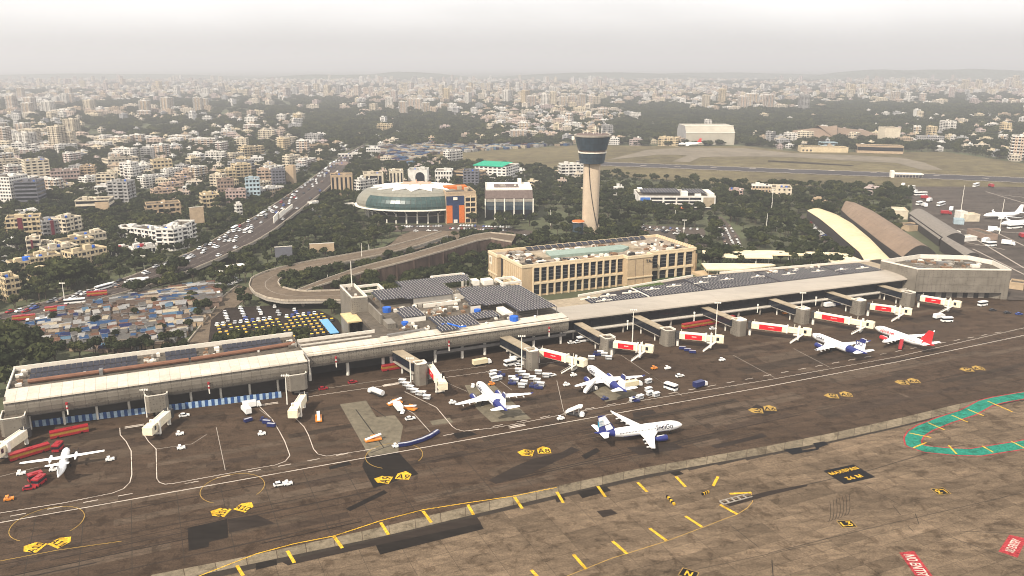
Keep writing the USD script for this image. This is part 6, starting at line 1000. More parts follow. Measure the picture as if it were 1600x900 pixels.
# big boards, petrol station, blue canopy
def board(name, label, A, B, z0, z1, m, posts=2, cat='billboard', zz=0.0, th=.6):
    loc, rot, L = frame(A, B, zz); t = thing(name, label, cat, loc, rot); MB().box(0, L, -th / 2, th / 2, z0, z1, True).build('panel', m, t); MB().box(-.2, L + .2, -th / 2 - .1, th / 2 + .1, z1, z1 + .35).build('frame', m_rim, t)
    for k in range(posts): x = L * (k + .5) / posts; MB().box(x - .25, x + .25, .3, .8, 0, z1 - .5).build('post', m_steel, t)
board('billboard', 'large blank tan screen above the white balcony block', (299, 362), (321, 360), 7, 21, wc['tan'], 2); board('billboard', 'white billboard on the flyover parapet, lowest of three', (429, 365), (437, 355), 9, 14, m_wht, 2); board('billboard', 'white billboard on the flyover parapet, middle of three', (438, 357), (446, 349), 9, 13.5, m_wht, 2); board('billboard', 'long white billboard on the flyover parapet, upper of three', (446, 349), (458, 339), 9, 12, m_wht, 3)
board('billboard', 'dark teal billboard seen at an angle below the flyover', (431, 414), (458, 412), 5.5, 13, wc['slate'], 2); board('billboard', 'wide tan billboard among trees left of the domed hall', (485, 404), (523, 402), 4.5, 11, wc['tan'], 2)
for lab, A, B, d, rm in (('white canopy with red edge below the flyover, nearer of two', (334, 441), (357, 440), 9, paint['red']), ('petrol station canopy with red trim, farther of two', (354, 432), (386, 427), 8, paint['red'])):
    loc, rot, L = frame(A, B); t = thing('station_canopy', lab, 'canopy', loc, rot); MB().box(0, L, 0, d, 5, 5.9, True).build('canopy_roof', m_wht, t); MB().box(-.1, L + .1, -.15, 0, 5.2, 5.8).build('red_trim', rm, t)
    for x in (.1, .5, .9): MB().box(L * x - .3, L * x + .3, 2, 2.6, 0, 5).build('post', m_wht, t)
    FOOT.append(Polygon([tuple(loc[:2] + rot2(x, y, rot)) for x, y in ((0, 0), (L, 0), (L, d), (0, d))]))
loc, rot, L = frame((500, 512), (517, 534)); t = thing('blue_canopy', 'bright blue long canopy roof beside the taxi park', 'canopy', loc, rot); MB().box(0, L, 0, 4.5, 4.2, 4.6, True).build('canopy_roof', paint['skyblue'], t)
for x in (.1, .5, .9): MB().box(L * x, L * x + .4, 2, 2.4, 0, 4.2).build('post', m_wht, t)
loc, rot, L = frame((338, 457), (341, 474)); t = thing('cream_kiosk', 'narrow cream wall cabins along the brown road', 'kiosk', loc, rot)
for k in range(3): MB().box(k * L / 3, (k + .8) * L / 3, 0, 2, 0, 4).build('cabin', m_rim, t)
for lab, x, y, h in (('tall lamp mast on the embankment road', 566, 414, 16), ('second lamp mast at the ramp, left of the tall one', 577, 400, 9), ('lamp mast on the ramp near the stair tower', 513, 448, 8), ('lamp mast between the loop and the stair tower', 526, 447, 8), ('mast in trees left of the control tower', 860, 352, 14), ('mast in the hotel car park', 1068, 372, 15), ('thick white mast before the mural office', 1055, 343, 9), ('mast in trees right of the car park lane', 1197, 362, 16), ('short mast in trees right of the taller one', 1213, 361, 9), ('double lamp over the highway, before the dark round tree', 226, 424, 11), ('double lamp at the left end of the highway', 101, 470, 11), ('mast at the right grey apron, between parked jets', 1561, 366, 30)): mast(x, y, h, lab, 'lamp_mast', head='double' in lab or 'hotel' in lab)
for lab, A, B, h, d, c in (('red and white kiosk curving at the flyover slip road', (488, 330), (499, 328), 9, 6, 'white'), ('cream tent row left of the domed hall', (490, 356), (540, 357), 3.5, 6, 'cream'), ('white vans depot roof at the left of the dome', (536, 326), (556, 324), 4, 8, 'white')): block('kiosk', lab, 'kiosk', A, B, h, d, wc[c], 'none', 1, 2, tanks=0, par=.3, roofm=wc[c])
# ================================================================ apartment blocks placed one by one (left city)
GA = None
for lab, A, B, h, d, c, st_, fl, ba in (
    ('white gridded tower at the left picture edge', (-14, 324), (21, 325), 31, 26, 'white', 'grid', 9, 8), ('slate grey glass tower with a white roof near the left edge', (27, 327), (62, 326), 27, 24, 'slate', 'band', 7, 5), ('cream stepped tower behind the slate glass tower', (44, 293), (82, 290), 31, 22, 'cream', 'grid', 9, 4), ('pink four storey block right of the cream stepped tower', (82, 292), (127, 289), 18, 20, 'pink', 'grid', 4, 9), ('cream cluster block above the white gridded tower', (0, 279), (38, 276), 22, 24, 'cream', 'balcony', 6, 6), ('dark banded block right of the pink block', (128, 286), (150, 285), 20, 18, 'tan', 'balcony', 6, 4), ('cream block left of the grey balcony tower', (153, 300), (182, 299), 20, 18, 'cream', 'balcony', 5, 4), ('low cream villa right of the slate tower', (88, 302), (118, 300), 9, 14, 'cream', 'grid', 2, 4), ('cream showroom with a large blank upper panel', (120, 338), (173, 336), 15, 22, 'cream', 'band', 3, 6), ('low pale roof in front of the slate tower', (30, 342), (61, 339), 6, 16, 'white', 'grid', 1, 6),
    ('long cream school block, left of the twin cream blocks', (170, 265), (218, 261), 14, 22, 'cream', 'grid', 3, 9), ('yellow cream four storey block right of the school', (241, 274), (271, 272), 19, 18, 'yellow', 'grid', 4, 5), ('cream block with wide bays in front of the school', (198, 282), (238, 281), 12, 16, 'cream', 'grid', 3, 7), ('long low cream wing left of the wide bayed block', (168, 278), (197, 278), 10, 14, 'cream', 'grid', 2, 7), ('grey balcony tower over the showroom', (172, 326), (203, 326), 27, 18, 'grey', 'balcony', 8, 4),
    ('peach terrace house, nearest of the diagonal row', (242, 314), (276, 311), 11, 16, 'peach', 'balcony', 3, 5), ('peach terrace house, second of the diagonal row', (261, 304), (288, 300), 11, 14, 'peach', 'balcony', 3, 4), ('peach terrace house, third of the diagonal row', (276, 294), (300, 290), 11, 14, 'peach', 'balcony', 3, 4), ('peach terrace house, fourth of the diagonal row', (288, 285), (312, 281), 11, 14, 'peach', 'balcony', 3, 4), ('long peach house at the far end of the diagonal row', (296, 279), (326, 276), 12, 16, 'peach', 'grid', 3, 6), ('tan terraced block above the white balcony block', (231, 343), (284, 339), 14, 16, 'tan', 'balcony', 3, 6), ('yellow terraced block right of the diagonal row', (318, 325), (344, 323), 13, 18, 'yellow', 'balcony', 3, 5),
    ('orange cream block with balconies, tallest by the flyover trees', (371, 286), (394, 284), 22, 18, 'yellow', 'balcony', 6, 4), ('yellow block left of the orange cream one', (347, 288), (370, 286), 16, 16, 'yellow', 'balcony', 4, 4), ('brown gridded block below the yellow one', (341, 307), (366, 306), 17, 18, 'brown', 'grid', 4, 5), ('pale blue six storey block beside the flyover trees', (386, 318), (408, 317), 25, 18, 'blue', 'grid', 6, 4), ('maroon and white block left of the pale blue one', (354, 321), (385, 320), 15, 14, 'pink', 'grid', 4, 6), ('dark green glass block left of the narrow tan tower', (427, 298), (447, 297), 23, 16, 'slate', 'grid', 7, 4), ('narrow blank tan tower by the highway', (448, 295), (460, 295), 26, 12, 'tan', 'none', 7, 2), ('brown peach block behind the pale blue one', (404, 291), (427, 290), 19, 16, 'peach', 'balcony', 5, 4), ('small cream block with a white top behind the brown peach one', (416, 274), (432, 273), 14, 12, 'cream', 'band', 4, 3), ('cream balcony school beyond the tan tower', (444, 260), (482, 259), 12, 16, 'cream', 'balcony', 3, 7), ('long tan roofed block near the highway vanishing point', (481, 235), (517, 233), 8, 20, 'tan', 'grid', 2, 9),
    ('yellow five storey block with a maroon stripe at the left edge', (14, 380), (67, 376), 20, 18, 'yellow', 'balcony', 5, 8), ('grey mauve balcony block right of the maroon striped one', (70, 378), (106, 374), 17, 16, 'grey', 'balcony', 5, 6), ('cream block with stacked balconies at the big tree', (107, 376), (131, 370), 18, 16, 'cream', 'balcony', 5, 4), ('cream three storey block below the maroon striped one', (44, 402), (66, 400), 13, 16, 'cream', 'band', 3, 3), ('low cream wing right of the three storey one', (67, 396), (90, 393), 7, 12, 'cream', 'grid', 1, 4), ('small white house at the left edge, under the striped block', (7, 394), (26, 393), 8, 12, 'white', 'grid', 2, 3),
    ('cream terraced block, front of the stepped cluster', (118, 424), (170, 413), 13, 14, 'yellow', 'balcony', 3, 8), ('cream terraced block, lower left of the stepped cluster', (50, 428), (98, 421), 11, 14, 'yellow', 'balcony', 3, 7), ('cream terraced block, centre of the stepped cluster', (76, 416), (126, 408), 12, 14, 'cream', 'balcony', 3, 7), ('cream terraced block, upper centre of the stepped cluster', (100, 405), (150, 397), 13, 14, 'yellow', 'balcony', 3, 7), ('cream terraced block, top right of the stepped cluster', (128, 396), (169, 390), 14, 13, 'cream', 'grid', 3, 7), ('cream house with blue tank, left of the stepped cluster', (22, 432), (52, 427), 9, 12, 'yellow', 'balcony', 2, 5), ('small cream house beside the dark round tree', (58, 440), (84, 434), 7, 10, 'yellow', 'balcony', 2, 4), ('cream four storey block at the left edge above the highway', (14, 473), (35, 469), 15, 12, 'yellow', 'balcony', 4, 3), ('red roofed house at the left edge', (2, 450), (16, 447), 6, 10, 'peach', 'grid', 1, 2),
    ('white balcony block, right wing stepping to the billboard', (274, 392), (307, 376), 17, 14, 'white', 'balcony', 5, 7), ('white balcony block, tall centre facing the camera', (245, 388), (273, 392), 17, 14, 'white', 'balcony', 5, 5), ('white balcony block, long lower left wing', (206, 378), (245, 384), 12, 14, 'white', 'balcony', 3, 7), ('white house left of the balcony block', (180, 371), (206, 373), 9, 12, 'white', 'grid', 2, 4), ('low white house with red tank under the balcony block', (175, 404), (208, 399), 6, 10, 'white', 'balcony', 1, 5), ('low white house with red tank right of its twin', (209, 401), (244, 396), 6, 10, 'white', 'grid', 1, 6), ('narrow white tower shrine by the highway trees', (371, 342), (380, 341), 13, 6, 'white', 'grid', 4, 2),
    ('pink hoarding roofed hall at the highway vanishing point', (516, 261), (545, 260), 4, 12, 'pink', 'none', 1, 4), ('cream house row beyond the highway bend', (528, 246), (566, 245), 5, 10, 'white', 'grid', 1, 7)):
    t, L = block('apartment_block', lab, 'building', A, B, h, d, wc[c], st_, fl, ba, par=1.0, tanks=3 if L > 15 else 2)
    if 'maroon stripe' in lab: MB().box(L * .34, L * .48, -1.35, 0, 1, h).build('maroon_stripe', mat('maroon_plaster', (.12, .02, .03), .8, var=.2), t)
    if 'blank upper panel' in lab: MB().box(L * .58, L * .98, -.6, 0, 4, 13).build('blank_panel', wc['tan'], t)
    if 'red tank' in lab: MB().tube((L * .5, 5, 6), (L * .5, 5, 8), 1.6, n=10).build('red_tank', paint['red'], t)
    if 'blue tank' in lab: MB().tube((L * .85, 4, 9), (L * .85, 4, 11.5), 2.6, n=12).build('blue_tank', m_blue, t)
# ================================================================ trees
m_leaf = usdkit.material(stage, '/World/Looks/foliage', {
    'g': ('geometry', {}), 'oi': ('object_info', {}), 'n': ('noise_texture', {'scale': .35, 'detail': 3.0}), 'r': ('rgb_ramp', {'ramp': [(.25, (.013, .017, .009)), (.55, (.030, .036, .018)), (.8, (.064, .067, .032))]}),
    'r2': ('rgb_ramp', {'ramp': [(0, (.75, .78, .82)), (.45, (1.1, 1.1, 1.08)), (.8, (1.5, 1.42, 1.2)), (1, (1.9, 1.7, 1.35))]}), 'm': ('mix', {'mix_type': 'multiply', 'fac': 1.0}), 'd': ('diffuse_bsdf', {}), 't': ('translucent_bsdf', {}), 'mx': ('mix_closure', {'fac': .2})},
    [('g.position', 'n.vector'), ('n.fac', 'r.fac'), ('oi.random', 'r2.fac'), ('r.color', 'm.color1'), ('r2.color', 'm.color2'), ('m.color', 'd.color'), ('m.color', 't.color'), ('d.BSDF', 'mx.closure1'), ('t.BSDF', 'mx.closure2')], surface='mx.closure')
m_bark = mat('bark', (.07, .055, .042), .9, var=.3, space='object')
def crown(seed, rad, h, blobs, leaves, size, squash=.8):
    """leaf clumps through the volume of several lobes, with thin dark cores"""
    r = np.random.default_rng(seed); mb = MB(); cs = []
    for k in range(blobs):
        a, q = r.uniform(0, 6.28), math.sqrt(r.uniform(.02, 1)) * rad * .62; cs.append((q * math.cos(a), q * math.sin(a), h * (.55 + .35 * (1 - q / rad)) + r.uniform(-.08, .08) * h, rad * r.uniform(.34, .52)))
    for cx, cy, cz, cr in cs:
        ic = trimesh.creation.icosphere(1, cr * .72); ic.vertices *= (1, 1, squash); ic.vertices *= (1 + .25 * (meshkit.noise(ic.vertices * .9 + seed, seed) - .5))[:, None]; ic.vertices += (cx, cy, cz); mb.tm(ic)
        d = r.normal(size=(leaves, 3)); d /= np.linalg.norm(d, axis=1)[:, None]; d[:, 2] = np.abs(d[:, 2]) * 1.0 - .25 * (r.random(leaves) < .4); c = np.array((cx, cy, cz)) + d * cr * r.uniform(.72, 1.12, (leaves, 1)) * (1, 1, squash)
        nn = d + r.normal(size=(leaves, 3)) * .55; nn /= np.linalg.norm(nn, axis=1)[:, None]; t1 = np.cross(nn, r.normal(size=(leaves, 3))); t1 /= np.linalg.norm(t1, axis=1)[:, None]; t2 = np.cross(nn, t1); s = size * r.uniform(.6, 1.3, (leaves, 1))
        v = np.stack([c - t1 * s, c - t2 * s * .7, c + t1 * s, c + t2 * s * .7], 1).reshape(-1, 3); b = np.arange(leaves)[:, None] * 4; mb.add(v, np.vstack([b + [0, 1, 2], b + [0, 2, 3]]))
    return mb, cs
TREES = []
for k, (rad, h, bl, lv) in enumerate(((5.2, 9, 9, 34), (4.2, 8, 7, 34), (6.5, 10.5, 12, 34), (3.4, 9.5, 6, 34), (5.8, 8.5, 10, 32), (4.6, 11, 9, 34))):
    c, cs = crown(40 + k, rad, h, bl, lv, .85); tr = MB().tube((0, 0, 0), (.2, .1, h * .5), .35, .2, n=6)
    for b in cs[:4]: tr.tube((.15, .05, h * .32), (b[0] * .7, b[1] * .7, b[2] - b[3] * .3), .16, .07, n=4)
    TREES.append((c, tr)); kind_class(f'tree_{k}', lambda t, c=c, tr=tr: (tr.build('trunk', m_bark, t), c.build('crown', m_leaf, t)))
clc = [crown(90 + k, 13, 9.0, 16, 22, 1.7, .6)[0] for k in range(3)]
# where trees and houses may stand: outside every footprint and paved area
BLOCK = [Polygon(pl(FIELD)).buffer(5), Polygon([W(-70, 335)[:2], W(470, 320)[:2], W(480, 395)[:2], W(455, 420)[:2], W(345, 440)[:2], W(345, 505)[:2], W(200, 505)[:2], W(195, 462)[:2], W(88, 455)[:2], W(60, 392)[:2], W(-62, 392)[:2]]), Polygon(pl([(1425, 292), (1640, 293), (1760, 470), (1560, 470), (1400, 400), (1415, 345)]))] + FOOT + NOGO
SH = Polygon(pl([(20, 520), (95, 492), (200, 470), (285, 455), (338, 448), (338, 470), (318, 500), (292, 525), (258, 543), (190, 553), (110, 548), (40, 540)]))
SETT = Polygon(pl([(560, 232), (640, 226), (700, 221), (880, 218), (895, 230), (760, 237), (690, 245), (640, 262), (600, 250)]))
FOREST = [Polygon(pl(q)) for q in ([(455, 215), (480, 182), (560, 172), (700, 180), (770, 196), (800, 214), (640, 222), (540, 230)], [(940, 196), (1000, 182), (1110, 178), (1180, 172), (1230, 185), (1250, 200), (1180, 225), (1060, 222), (960, 215)], [(1180, 172), (1290, 150), (1420, 165), (1600, 165), (1600, 185), (1420, 180), (1300, 184)])]
from shapely import contains_xy, prepare, union_all
BU = union_all([b.buffer(0) for b in BLOCK]); prepare(BU); prepare(SH); FU = union_all(FOREST); prepare(FU); prepare(SETT); BU2 = BU.buffer(5); prepare(BU2)
rng = np.random.default_rng(11)
def field(y0, y1, step, jit=.5, pad=40):
    """jittered grid of points in the camera's field between two distances"""
    ys = np.arange(y0, y1, step); out = []
    for y in ys: hw = .64 * y + pad; xs = np.arange(-hw, hw, step); out.append(np.column_stack([xs, np.full(len(xs), y)]))
    p = np.vstack(out); return p + rng.uniform(-jit, jit, p.shape) * step
def ns(p, sc, seed): return meshkit.fbm(np.column_stack([p / sc, np.zeros(len(p))]), 3, seed)
# ---- houses and towers of the city, automatically spread
CITY = []
def hk(key, wall, L, d, h, fl, ba, st_, sl=None, seed=1): kind_class(key, lambda t: fill_block(t, L, d, h, wall, st_, fl, ba, random.Random(seed), tanks=2 if h > 8 else 1, par=.8, slabm=sl))
SHAPES = [('house', 11, 9, 7.5, 2, 3, 'grid'), ('low', 20, 11, 10.5, 3, 6, 'grid'), ('slab', 30, 13, 16, 5, 7, 'balcony'), ('mid', 17, 15, 20, 6, 4, 'balcony'), ('tower', 19, 18, 44, 14, 5, 'balcony')]
CK = ['white', 'cream', 'peach', 'white', 'tan', 'grey', 'pink', 'yellow']
for s in SHAPES:
    for c in sorted(set(CK)): hk(f'{s[0]}_{c}', wc[c], s[1], s[2], s[3], s[4], s[5], s[6], wc['white'] if c in ('peach', 'tan', 'pink') else None)
q = np.vstack([field(880, 2400, 27), field(2400, 7800, 44)]); dist = q[:, 1]
den = np.where(dist < 1300, .22, np.where(dist < 2400, .46, np.clip(.52 - (dist - 2400) / 18000, .22, .52))); pxq = 800 + FOC * q[:, 0] / q[:, 1]; den = np.where((dist < 1500) & (pxq < 520), .46, den); den = den * np.clip(3.4 * ns(q, 420, 5) - .95, .05, 1.6)
den[contains_xy(FU, q[:, 0], q[:, 1])] *= .06; keep = (rng.random(len(q)) < den) & ~contains_xy(BU2, q[:, 0], q[:, 1]) & ~contains_xy(SETT, q[:, 0], q[:, 1])
q = q[keep]; big = ns(q, 700, 9)
for (x, y), b in zip(q, big):
    u = rng.random(); d_ = y
    if d_ < 1500: s = ('house' if u < .72 else ('low' if u < .95 else 'slab')) if 800 + FOC * x / y > 520 else ('house' if u < .42 else ('low' if u < .7 else ('slab' if u < .9 else 'mid')))
    elif d_ < 2600: s = 'house' if u < .62 else ('low' if u < .86 else ('slab' if u < .95 else 'mid'))
    else: s = 'low' if u < .38 else ('slab' if u < .66 else ('mid' if u < .90 or b < .47 else 'tower'))
    CITY.append([x, y, s, CK[int(rng.integers(len(CK)))], rng.uniform(-.35, .35) + (0 if rng.random() < .6 else 1.2), rng.uniform(.8, 1.15) * (1.0 if d_ < 2400 else 1.2), rng.uniform(.85, 1.25)])
for x0, x1, yb, n, hs in ((-20, 140, 238, 14, .8), (-20, 120, 215, 14, .8), (120, 300, 225, 12, .7), (-20, 190, 180, 26, 1.0), (190, 330, 176, 14, .9), (610, 720, 158, 10, 1.0), (560, 700, 176, 12, .8), (820, 930, 166, 12, .8), (860, 960, 178, 9, .7), (1080, 1220, 170, 16, .9), (1340, 1440, 160, 10, .9), (1500, 1620, 140, 16, 1.6), (930, 985, 128, 3, 1.4), (720, 860, 160, 12, .8), (20, 160, 160, 16, 1.1), (280, 420, 150, 12, 1.0), (1000, 1100, 160, 10, .7), (1270, 1330, 157, 5, .8), (1230, 1300, 166, 6, .6)):
    for k in range(n): p = P(x0 + (x1 - x0) * (k + .5) / n + rng.uniform(-4, 4), yb + rng.uniform(-5, 5)); CITY.append([p[0], p[1], 'tower' if rng.random() < .35 and hs > .75 else ('mid' if rng.random() < .5 else 'slab'), ['cream', 'white', 'peach', 'tan'][int(rng.integers(4))], rng.uniform(-.3, .3), rng.uniform(1.0, 1.5), hs * rng.uniform(.8, 1.2)])
CITY.sort(key=lambda c: -(c[6] * dict(house=6, low=9, slab=20, mid=20, tower=44)[c[2]]) / c[1] ** 1.0)
hp = np.array([[c[0], c[1]] for c in CITY])
reg = lambda px: 'far left' if px < 200 else ('left of the highway' if px < 520 else ('beyond the dome' if px < 760 else ('beyond the tower' if px < 1000 else ('right of the tower' if px < 1280 else 'far right'))))
rows = {}; IND = 232
for c in CITY[:IND]:
    px_, py_ = pix(c[0], c[1]); band = 'near the skyline' if py_ < 150 else ('in the middle distance' if py_ < 190 else 'among near trees'); rows.setdefault((c[3], c[2], reg(px_), band), []).append((px_, c))
NM = dict(house='low house', low='low block', slab='five storey slab', mid='six storey block', tower='tall tower')
for (col, s, rg_, band), lst in rows.items():
    for k, (px_, c) in enumerate(sorted(lst, key=lambda z: z[0])):
        lab = f'{col} {NM[s]} {band}, {rg_}' if len(lst) == 1 else f'{nth(k)} {col} {NM[s]} from left {band}, {rg_}'
        copy('apartment_block' if s != 'house' else 'house', f'{s}_{col}', lab, 'building', (c[0], c[1], 0), math.degrees(c[4]), 'city blocks beyond the airport', (c[5], c[5], c[6]))
PR = []; PI_ = {}; wcf = {c: mat('far_plaster_' + c, np.array(v), .9, var=.2, scale=.2) for c, v in dict(white=(.47, .45, .42), cream=(.42, .37, .30), peach=(.36, .29, .24), tan=(.33, .26, .19), grey=(.27, .265, .26), pink=(.33, .27, .25), yellow=(.42, .36, .26)).items()}
def simple_block(L, d, h, fl, ba):
    w, g, r_ = MB().prism([(-L / 2, -d / 2), (L / 2, -d / 2), (L / 2, d / 2), (-L / 2, d / 2)], 0, h), MB(), MB()
    for f in range(fl):
        for k in range(ba): a = -L / 2 + L * (k + .2) / ba; z = h * (f + .3) / fl; g.box(a, a + L * .6 / ba, -d / 2 - .1, -d / 2, z, z + h * .45 / fl)
        for sx in (-1, 1): g.box(sx * L / 2 - (.1 if sx < 0 else 0), sx * L / 2 + (.1 if sx > 0 else 0), -d * .3, d * .3, h * (f + .3) / fl, h * (f + .7) / fl)
    r_.box(-L * .2, L * .1, -d * .1, d * .3, h, h + 2.6).box(L * .2, L * .35, 0, d * .25, h, h + 1.8); return w, g, r_
for s in SHAPES:
    for c in sorted(set(CK)):
        w, g, r_ = simple_block(s[1], s[2], s[3], s[4], s[5]); PI_[(s[0], c)] = len(PR); PR.append((f'block_{s[0]}_{c}', [(w, wcf[c]), (g, m_glass), (r_, wcf[c])]))
rest = CITY[IND:]
scatter('far_city', PR, [(c[0], c[1], 0) for c in rest], [c[4] for c in rest], [(c[5], c[5], c[6]) for c in rest], [PI_[(c[2], c[3])] for c in rest], 'city', 'pale apartment blocks and houses spreading to the hazy skyline')
print('city', len(CITY))
# ---- trees
q = np.vstack([field(395, 900, 8.2, pad=10), field(900, 1500, 9.5)]); keep = ~contains_xy(BU, q[:, 0], q[:, 1]) & ~contains_xy(SH, q[:, 0], q[:, 1]) & ~contains_xy(SETT, q[:, 0], q[:, 1]) & (rng.random(len(q)) < np.clip(2.4 * ns(q, 90, 21) - .25, .25, .95))
q = q[keep]
uvq = np.column_stack([q[:, 0] * math.cos(TH) + q[:, 1] * math.sin(TH), -q[:, 0] * math.sin(TH) + q[:, 1] * math.cos(TH)]); q = q[(uvq[:, 1] > 392) | (uvq[:, 0] < -66)]
nearb = hp[hp[:, 1] < 1500]
from scipy.spatial import cKDTree
kt = cKDTree(nearb) if len(nearb) else None
if kt is not None: q = q[kt.query(q)[0] > 9]
extra = [(150, 510, 1, .8), (210, 500, 3, .8), (255, 520, 1, .7), (120, 530, 1, .8), (298, 478, 1, .8), (180, 535, 3, .8), (60, 530, 1, .9), (240, 480, 3, .7), (85, 505, 1, .8), (105, 452, 2, 2.0), (95, 446, 4, 1.7), (118, 448, 2, 1.8), (70, 585, 2, 1.3), (30, 575, 2, 1.6), (12, 560, 2, 1.7), (45, 556, 4, 1.5), (88, 570, 4, 1.2), (125, 560, 1, 1.1), (150, 555, 1, 1.0), (178, 556, 4, 1.0), (205, 552, 1, .9), (228, 546, 1, .9), (255, 540, 3, .8), (8, 600, 2, 1.5), (-8, 620, 2, 1.4), (318, 490, 4, 1.0), (312, 500, 1, .9), (302, 470, 1, .8), (278, 435, 2, 1.2), (262, 440, 4, 1.2), (1085, 385, 4, 1.3), (800, 362, 2, 1.2), (790, 360, 4, 1.0), (772, 360, 1, .9), (945, 372, 4, .8), (955, 371, 1, .9), (930, 374, 1, .6)]
tl_ = [(p[0], p[1], int(rng.integers(6)), rng.uniform(.65, 1.15)) for p in q] + [(*P(x, y)[:2], k, s) for x, y, k, s in extra]
tl_ = [t for t in tl_ if -60 < pix(t[0], t[1])[0] < 1660]
tl_.sort(key=lambda t: -t[3] * (5, 4.2, 6.5, 3.4, 5.8, 4.6)[t[2]] / math.hypot(t[0], t[1]))
LM = [('the low left wing', 20, 570), ('the shanty settlement', 230, 545), ('the taxi park', 430, 480), ('the ramp loop', 500, 420), ('the brown road', 310, 485), ('the stepped cream cluster', 110, 450), ('the highway below the flyover', 270, 430), ('the flyover billboards', 440, 380), ('the wide tan billboard', 510, 370), ('the forecourt of the domed hall', 600, 365), ('the dark piered office', 790, 355), ('the control tower', 940, 350), ('the hotel car park', 1060, 365), ('the car park lane', 1150, 370), ('the cream canopies', 1230, 385), ('the yellow metal roof', 1270, 345), ('the brown vaulted roof', 1370, 370), ('the white balcony block', 250, 400), ('the maroon striped block', 60, 410), ('the grey balcony tower', 200, 345), ('the slate tower', 100, 330), ('the mural office', 1000, 330), ('the villa', 1215, 325), ('the tan slit tower', 520, 325)]
rows = {}; NT = 300
KT = ['broad', 'round', 'wide spreading', 'slender', 'low domed', 'tall']
for t in tl_[:NT]: px_, py_ = pix(t[0], t[1]); lm = min(LM, key=lambda l: (l[1] - px_) ** 2 + (l[2] - py_) ** 2)[0]; rows.setdefault((t[2], lm), []).append((px_, t))
for (k, lm), lst in rows.items():
    for i, (px_, t) in enumerate(sorted(lst)): copy('tree', f'tree_{k}', f'{KT[k]} dark green tree by {lm}' if len(lst) == 1 else f'{nth(i)} {KT[k]} tree from left by {lm}', 'tree', (t[0], t[1], 0), R.uniform(0, 360), 'trees around the airport', (t[3], t[3], t[3] * R.uniform(.85, 1.15)))
rest = tl_[NT:]
TP = [(f'tree_{k}', [(c, m_leaf), (tr, m_bark)]) for k, (c, tr) in enumerate(TREES)]
scatter('tree_belt', TP, [(t[0], t[1], 0) for t in rest], rng.uniform(0, 6.28, len(rest)), [(t[3], t[3], t[3] * .95) for t in rest], [t[2] for t in rest], 'trees', 'dense dark trees between the blocks of the city')
q = field(1500, 7800, 24); d_ = q[:, 1]; inF = contains_xy(FU, q[:, 0], q[:, 1]); keep = ~contains_xy(BU, q[:, 0], q[:, 1]) & (inF | (rng.random(len(q)) < np.clip(2.2 * ns(q, 300, 33) - .28 - np.clip((d_ - 2500) / 9000, 0, .3), .2, .97))); q = q[keep]
kt = cKDTree(hp); dd = kt.query(q)[0]; q = q[dd > 13]
scatter('far_woods', [(f'clump_{k}', [(c, m_leaf)]) for k, c in enumerate(clc)], [(x, y, -1.5) for x, y in q], rng.uniform(0, 6.28, len(q)), [(s, s, s * z) for s, z in zip(rng.uniform(.75, 1.15, len(q)), rng.uniform(.8, 1.3, len(q)))], rng.integers(0, 3, len(q)), 'trees', 'far woods fading into the smog between the houses')
print('trees', len(tl_), 'clumps', len(q))
# ---- shanty settlement: every hut its own
m_dirt = mat('settlement_dirt', (.07, .055, .045), .95, var=.4, scale=.3); sg = thing('settlement_ground', 'dark trodden ground of the shanty settlement', 'ground', kind='structure'); MB().poly(list(SH.exterior.coords)[:-1], .2).build('dirt', m_dirt, sg)
roofs = dict(grey=(.15, .14, .13), white=(.44, .42, .39), brown=(.12, .085, .065), blue=(.035, .085, .19), skyblue=(.11, .19, .27), tan=(.36, .28, .20), rust=(.18, .09, .06), silver=(.36, .35, .34), cream=(.50, .42, .30), navy=(.02, .03, .10))
rm_ = {k: mat('roof_' + k, np.array(c) * .62, .75, var=.28, scale=1.2, var2=.2, scale2=.3, space='object') for k, c in roofs.items()}
for c in roofs:
    for k, (L, d, h) in enumerate(((9, 5, 3.2), (6, 5.5, 4.2), (13, 4.5, 3.0))): kind_class(f'hut_{c}_{k}', lambda t, c=c, L=L, d=d, h=h: (MB().box(-L / 2, L / 2, -d / 2, d / 2, 0, h - .35).build('wall', wc[('brown', 'grey', 'tan')[k % 3]], t), MB().add([(-L / 2 - .4, -d / 2 - .4, h - .5), (L / 2 + .4, -d / 2 - .4, h - .45), (L / 2 + .4, d / 2 + .4, h + .5), (-L / 2 - .4, d / 2 + .4, h + .4), (-L / 2 - .4, -d / 2 - .4, h - .62), (L / 2 + .4, -d / 2 - .4, h - .57)], [[0, 1, 2], [0, 2, 3], [4, 5, 1], [4, 1, 0]]).build('roof_sheet', rm_[c], t), MB().box(-.5, .5, -d / 2 - .06, -d / 2, 0, 1.9).build('door', m_dk, t)))
rows = {}; hutc = ['brown', 'grey', 'tan', 'rust', 'grey', 'grey', 'grey', 'white', 'brown', 'brown', 'brown', 'brown', 'blue', 'blue', 'skyblue', 'tan', 'rust', 'silver', 'silver', 'cream', 'navy', 'white', 'grey']
g = []
for j in range(50):
    for i in range(74):
        u0, v0 = -120 + i * 4.7 + R.uniform(-1.5, 1.5), 392 + j * 3.9 + R.uniform(-1.2, 1.2); p = W(u0, v0)
        if contains_xy(SH, p[0], p[1]) and R.random() < .88: g.append((p[0], p[1], j, u0))
gall = sorted(g, key=lambda t: t[1]); g = gall[:300]; print('huts', len(gall))
for x, y, j, u0 in g: rows.setdefault((j, R.choice(hutc)), []).append((u0, x, y))
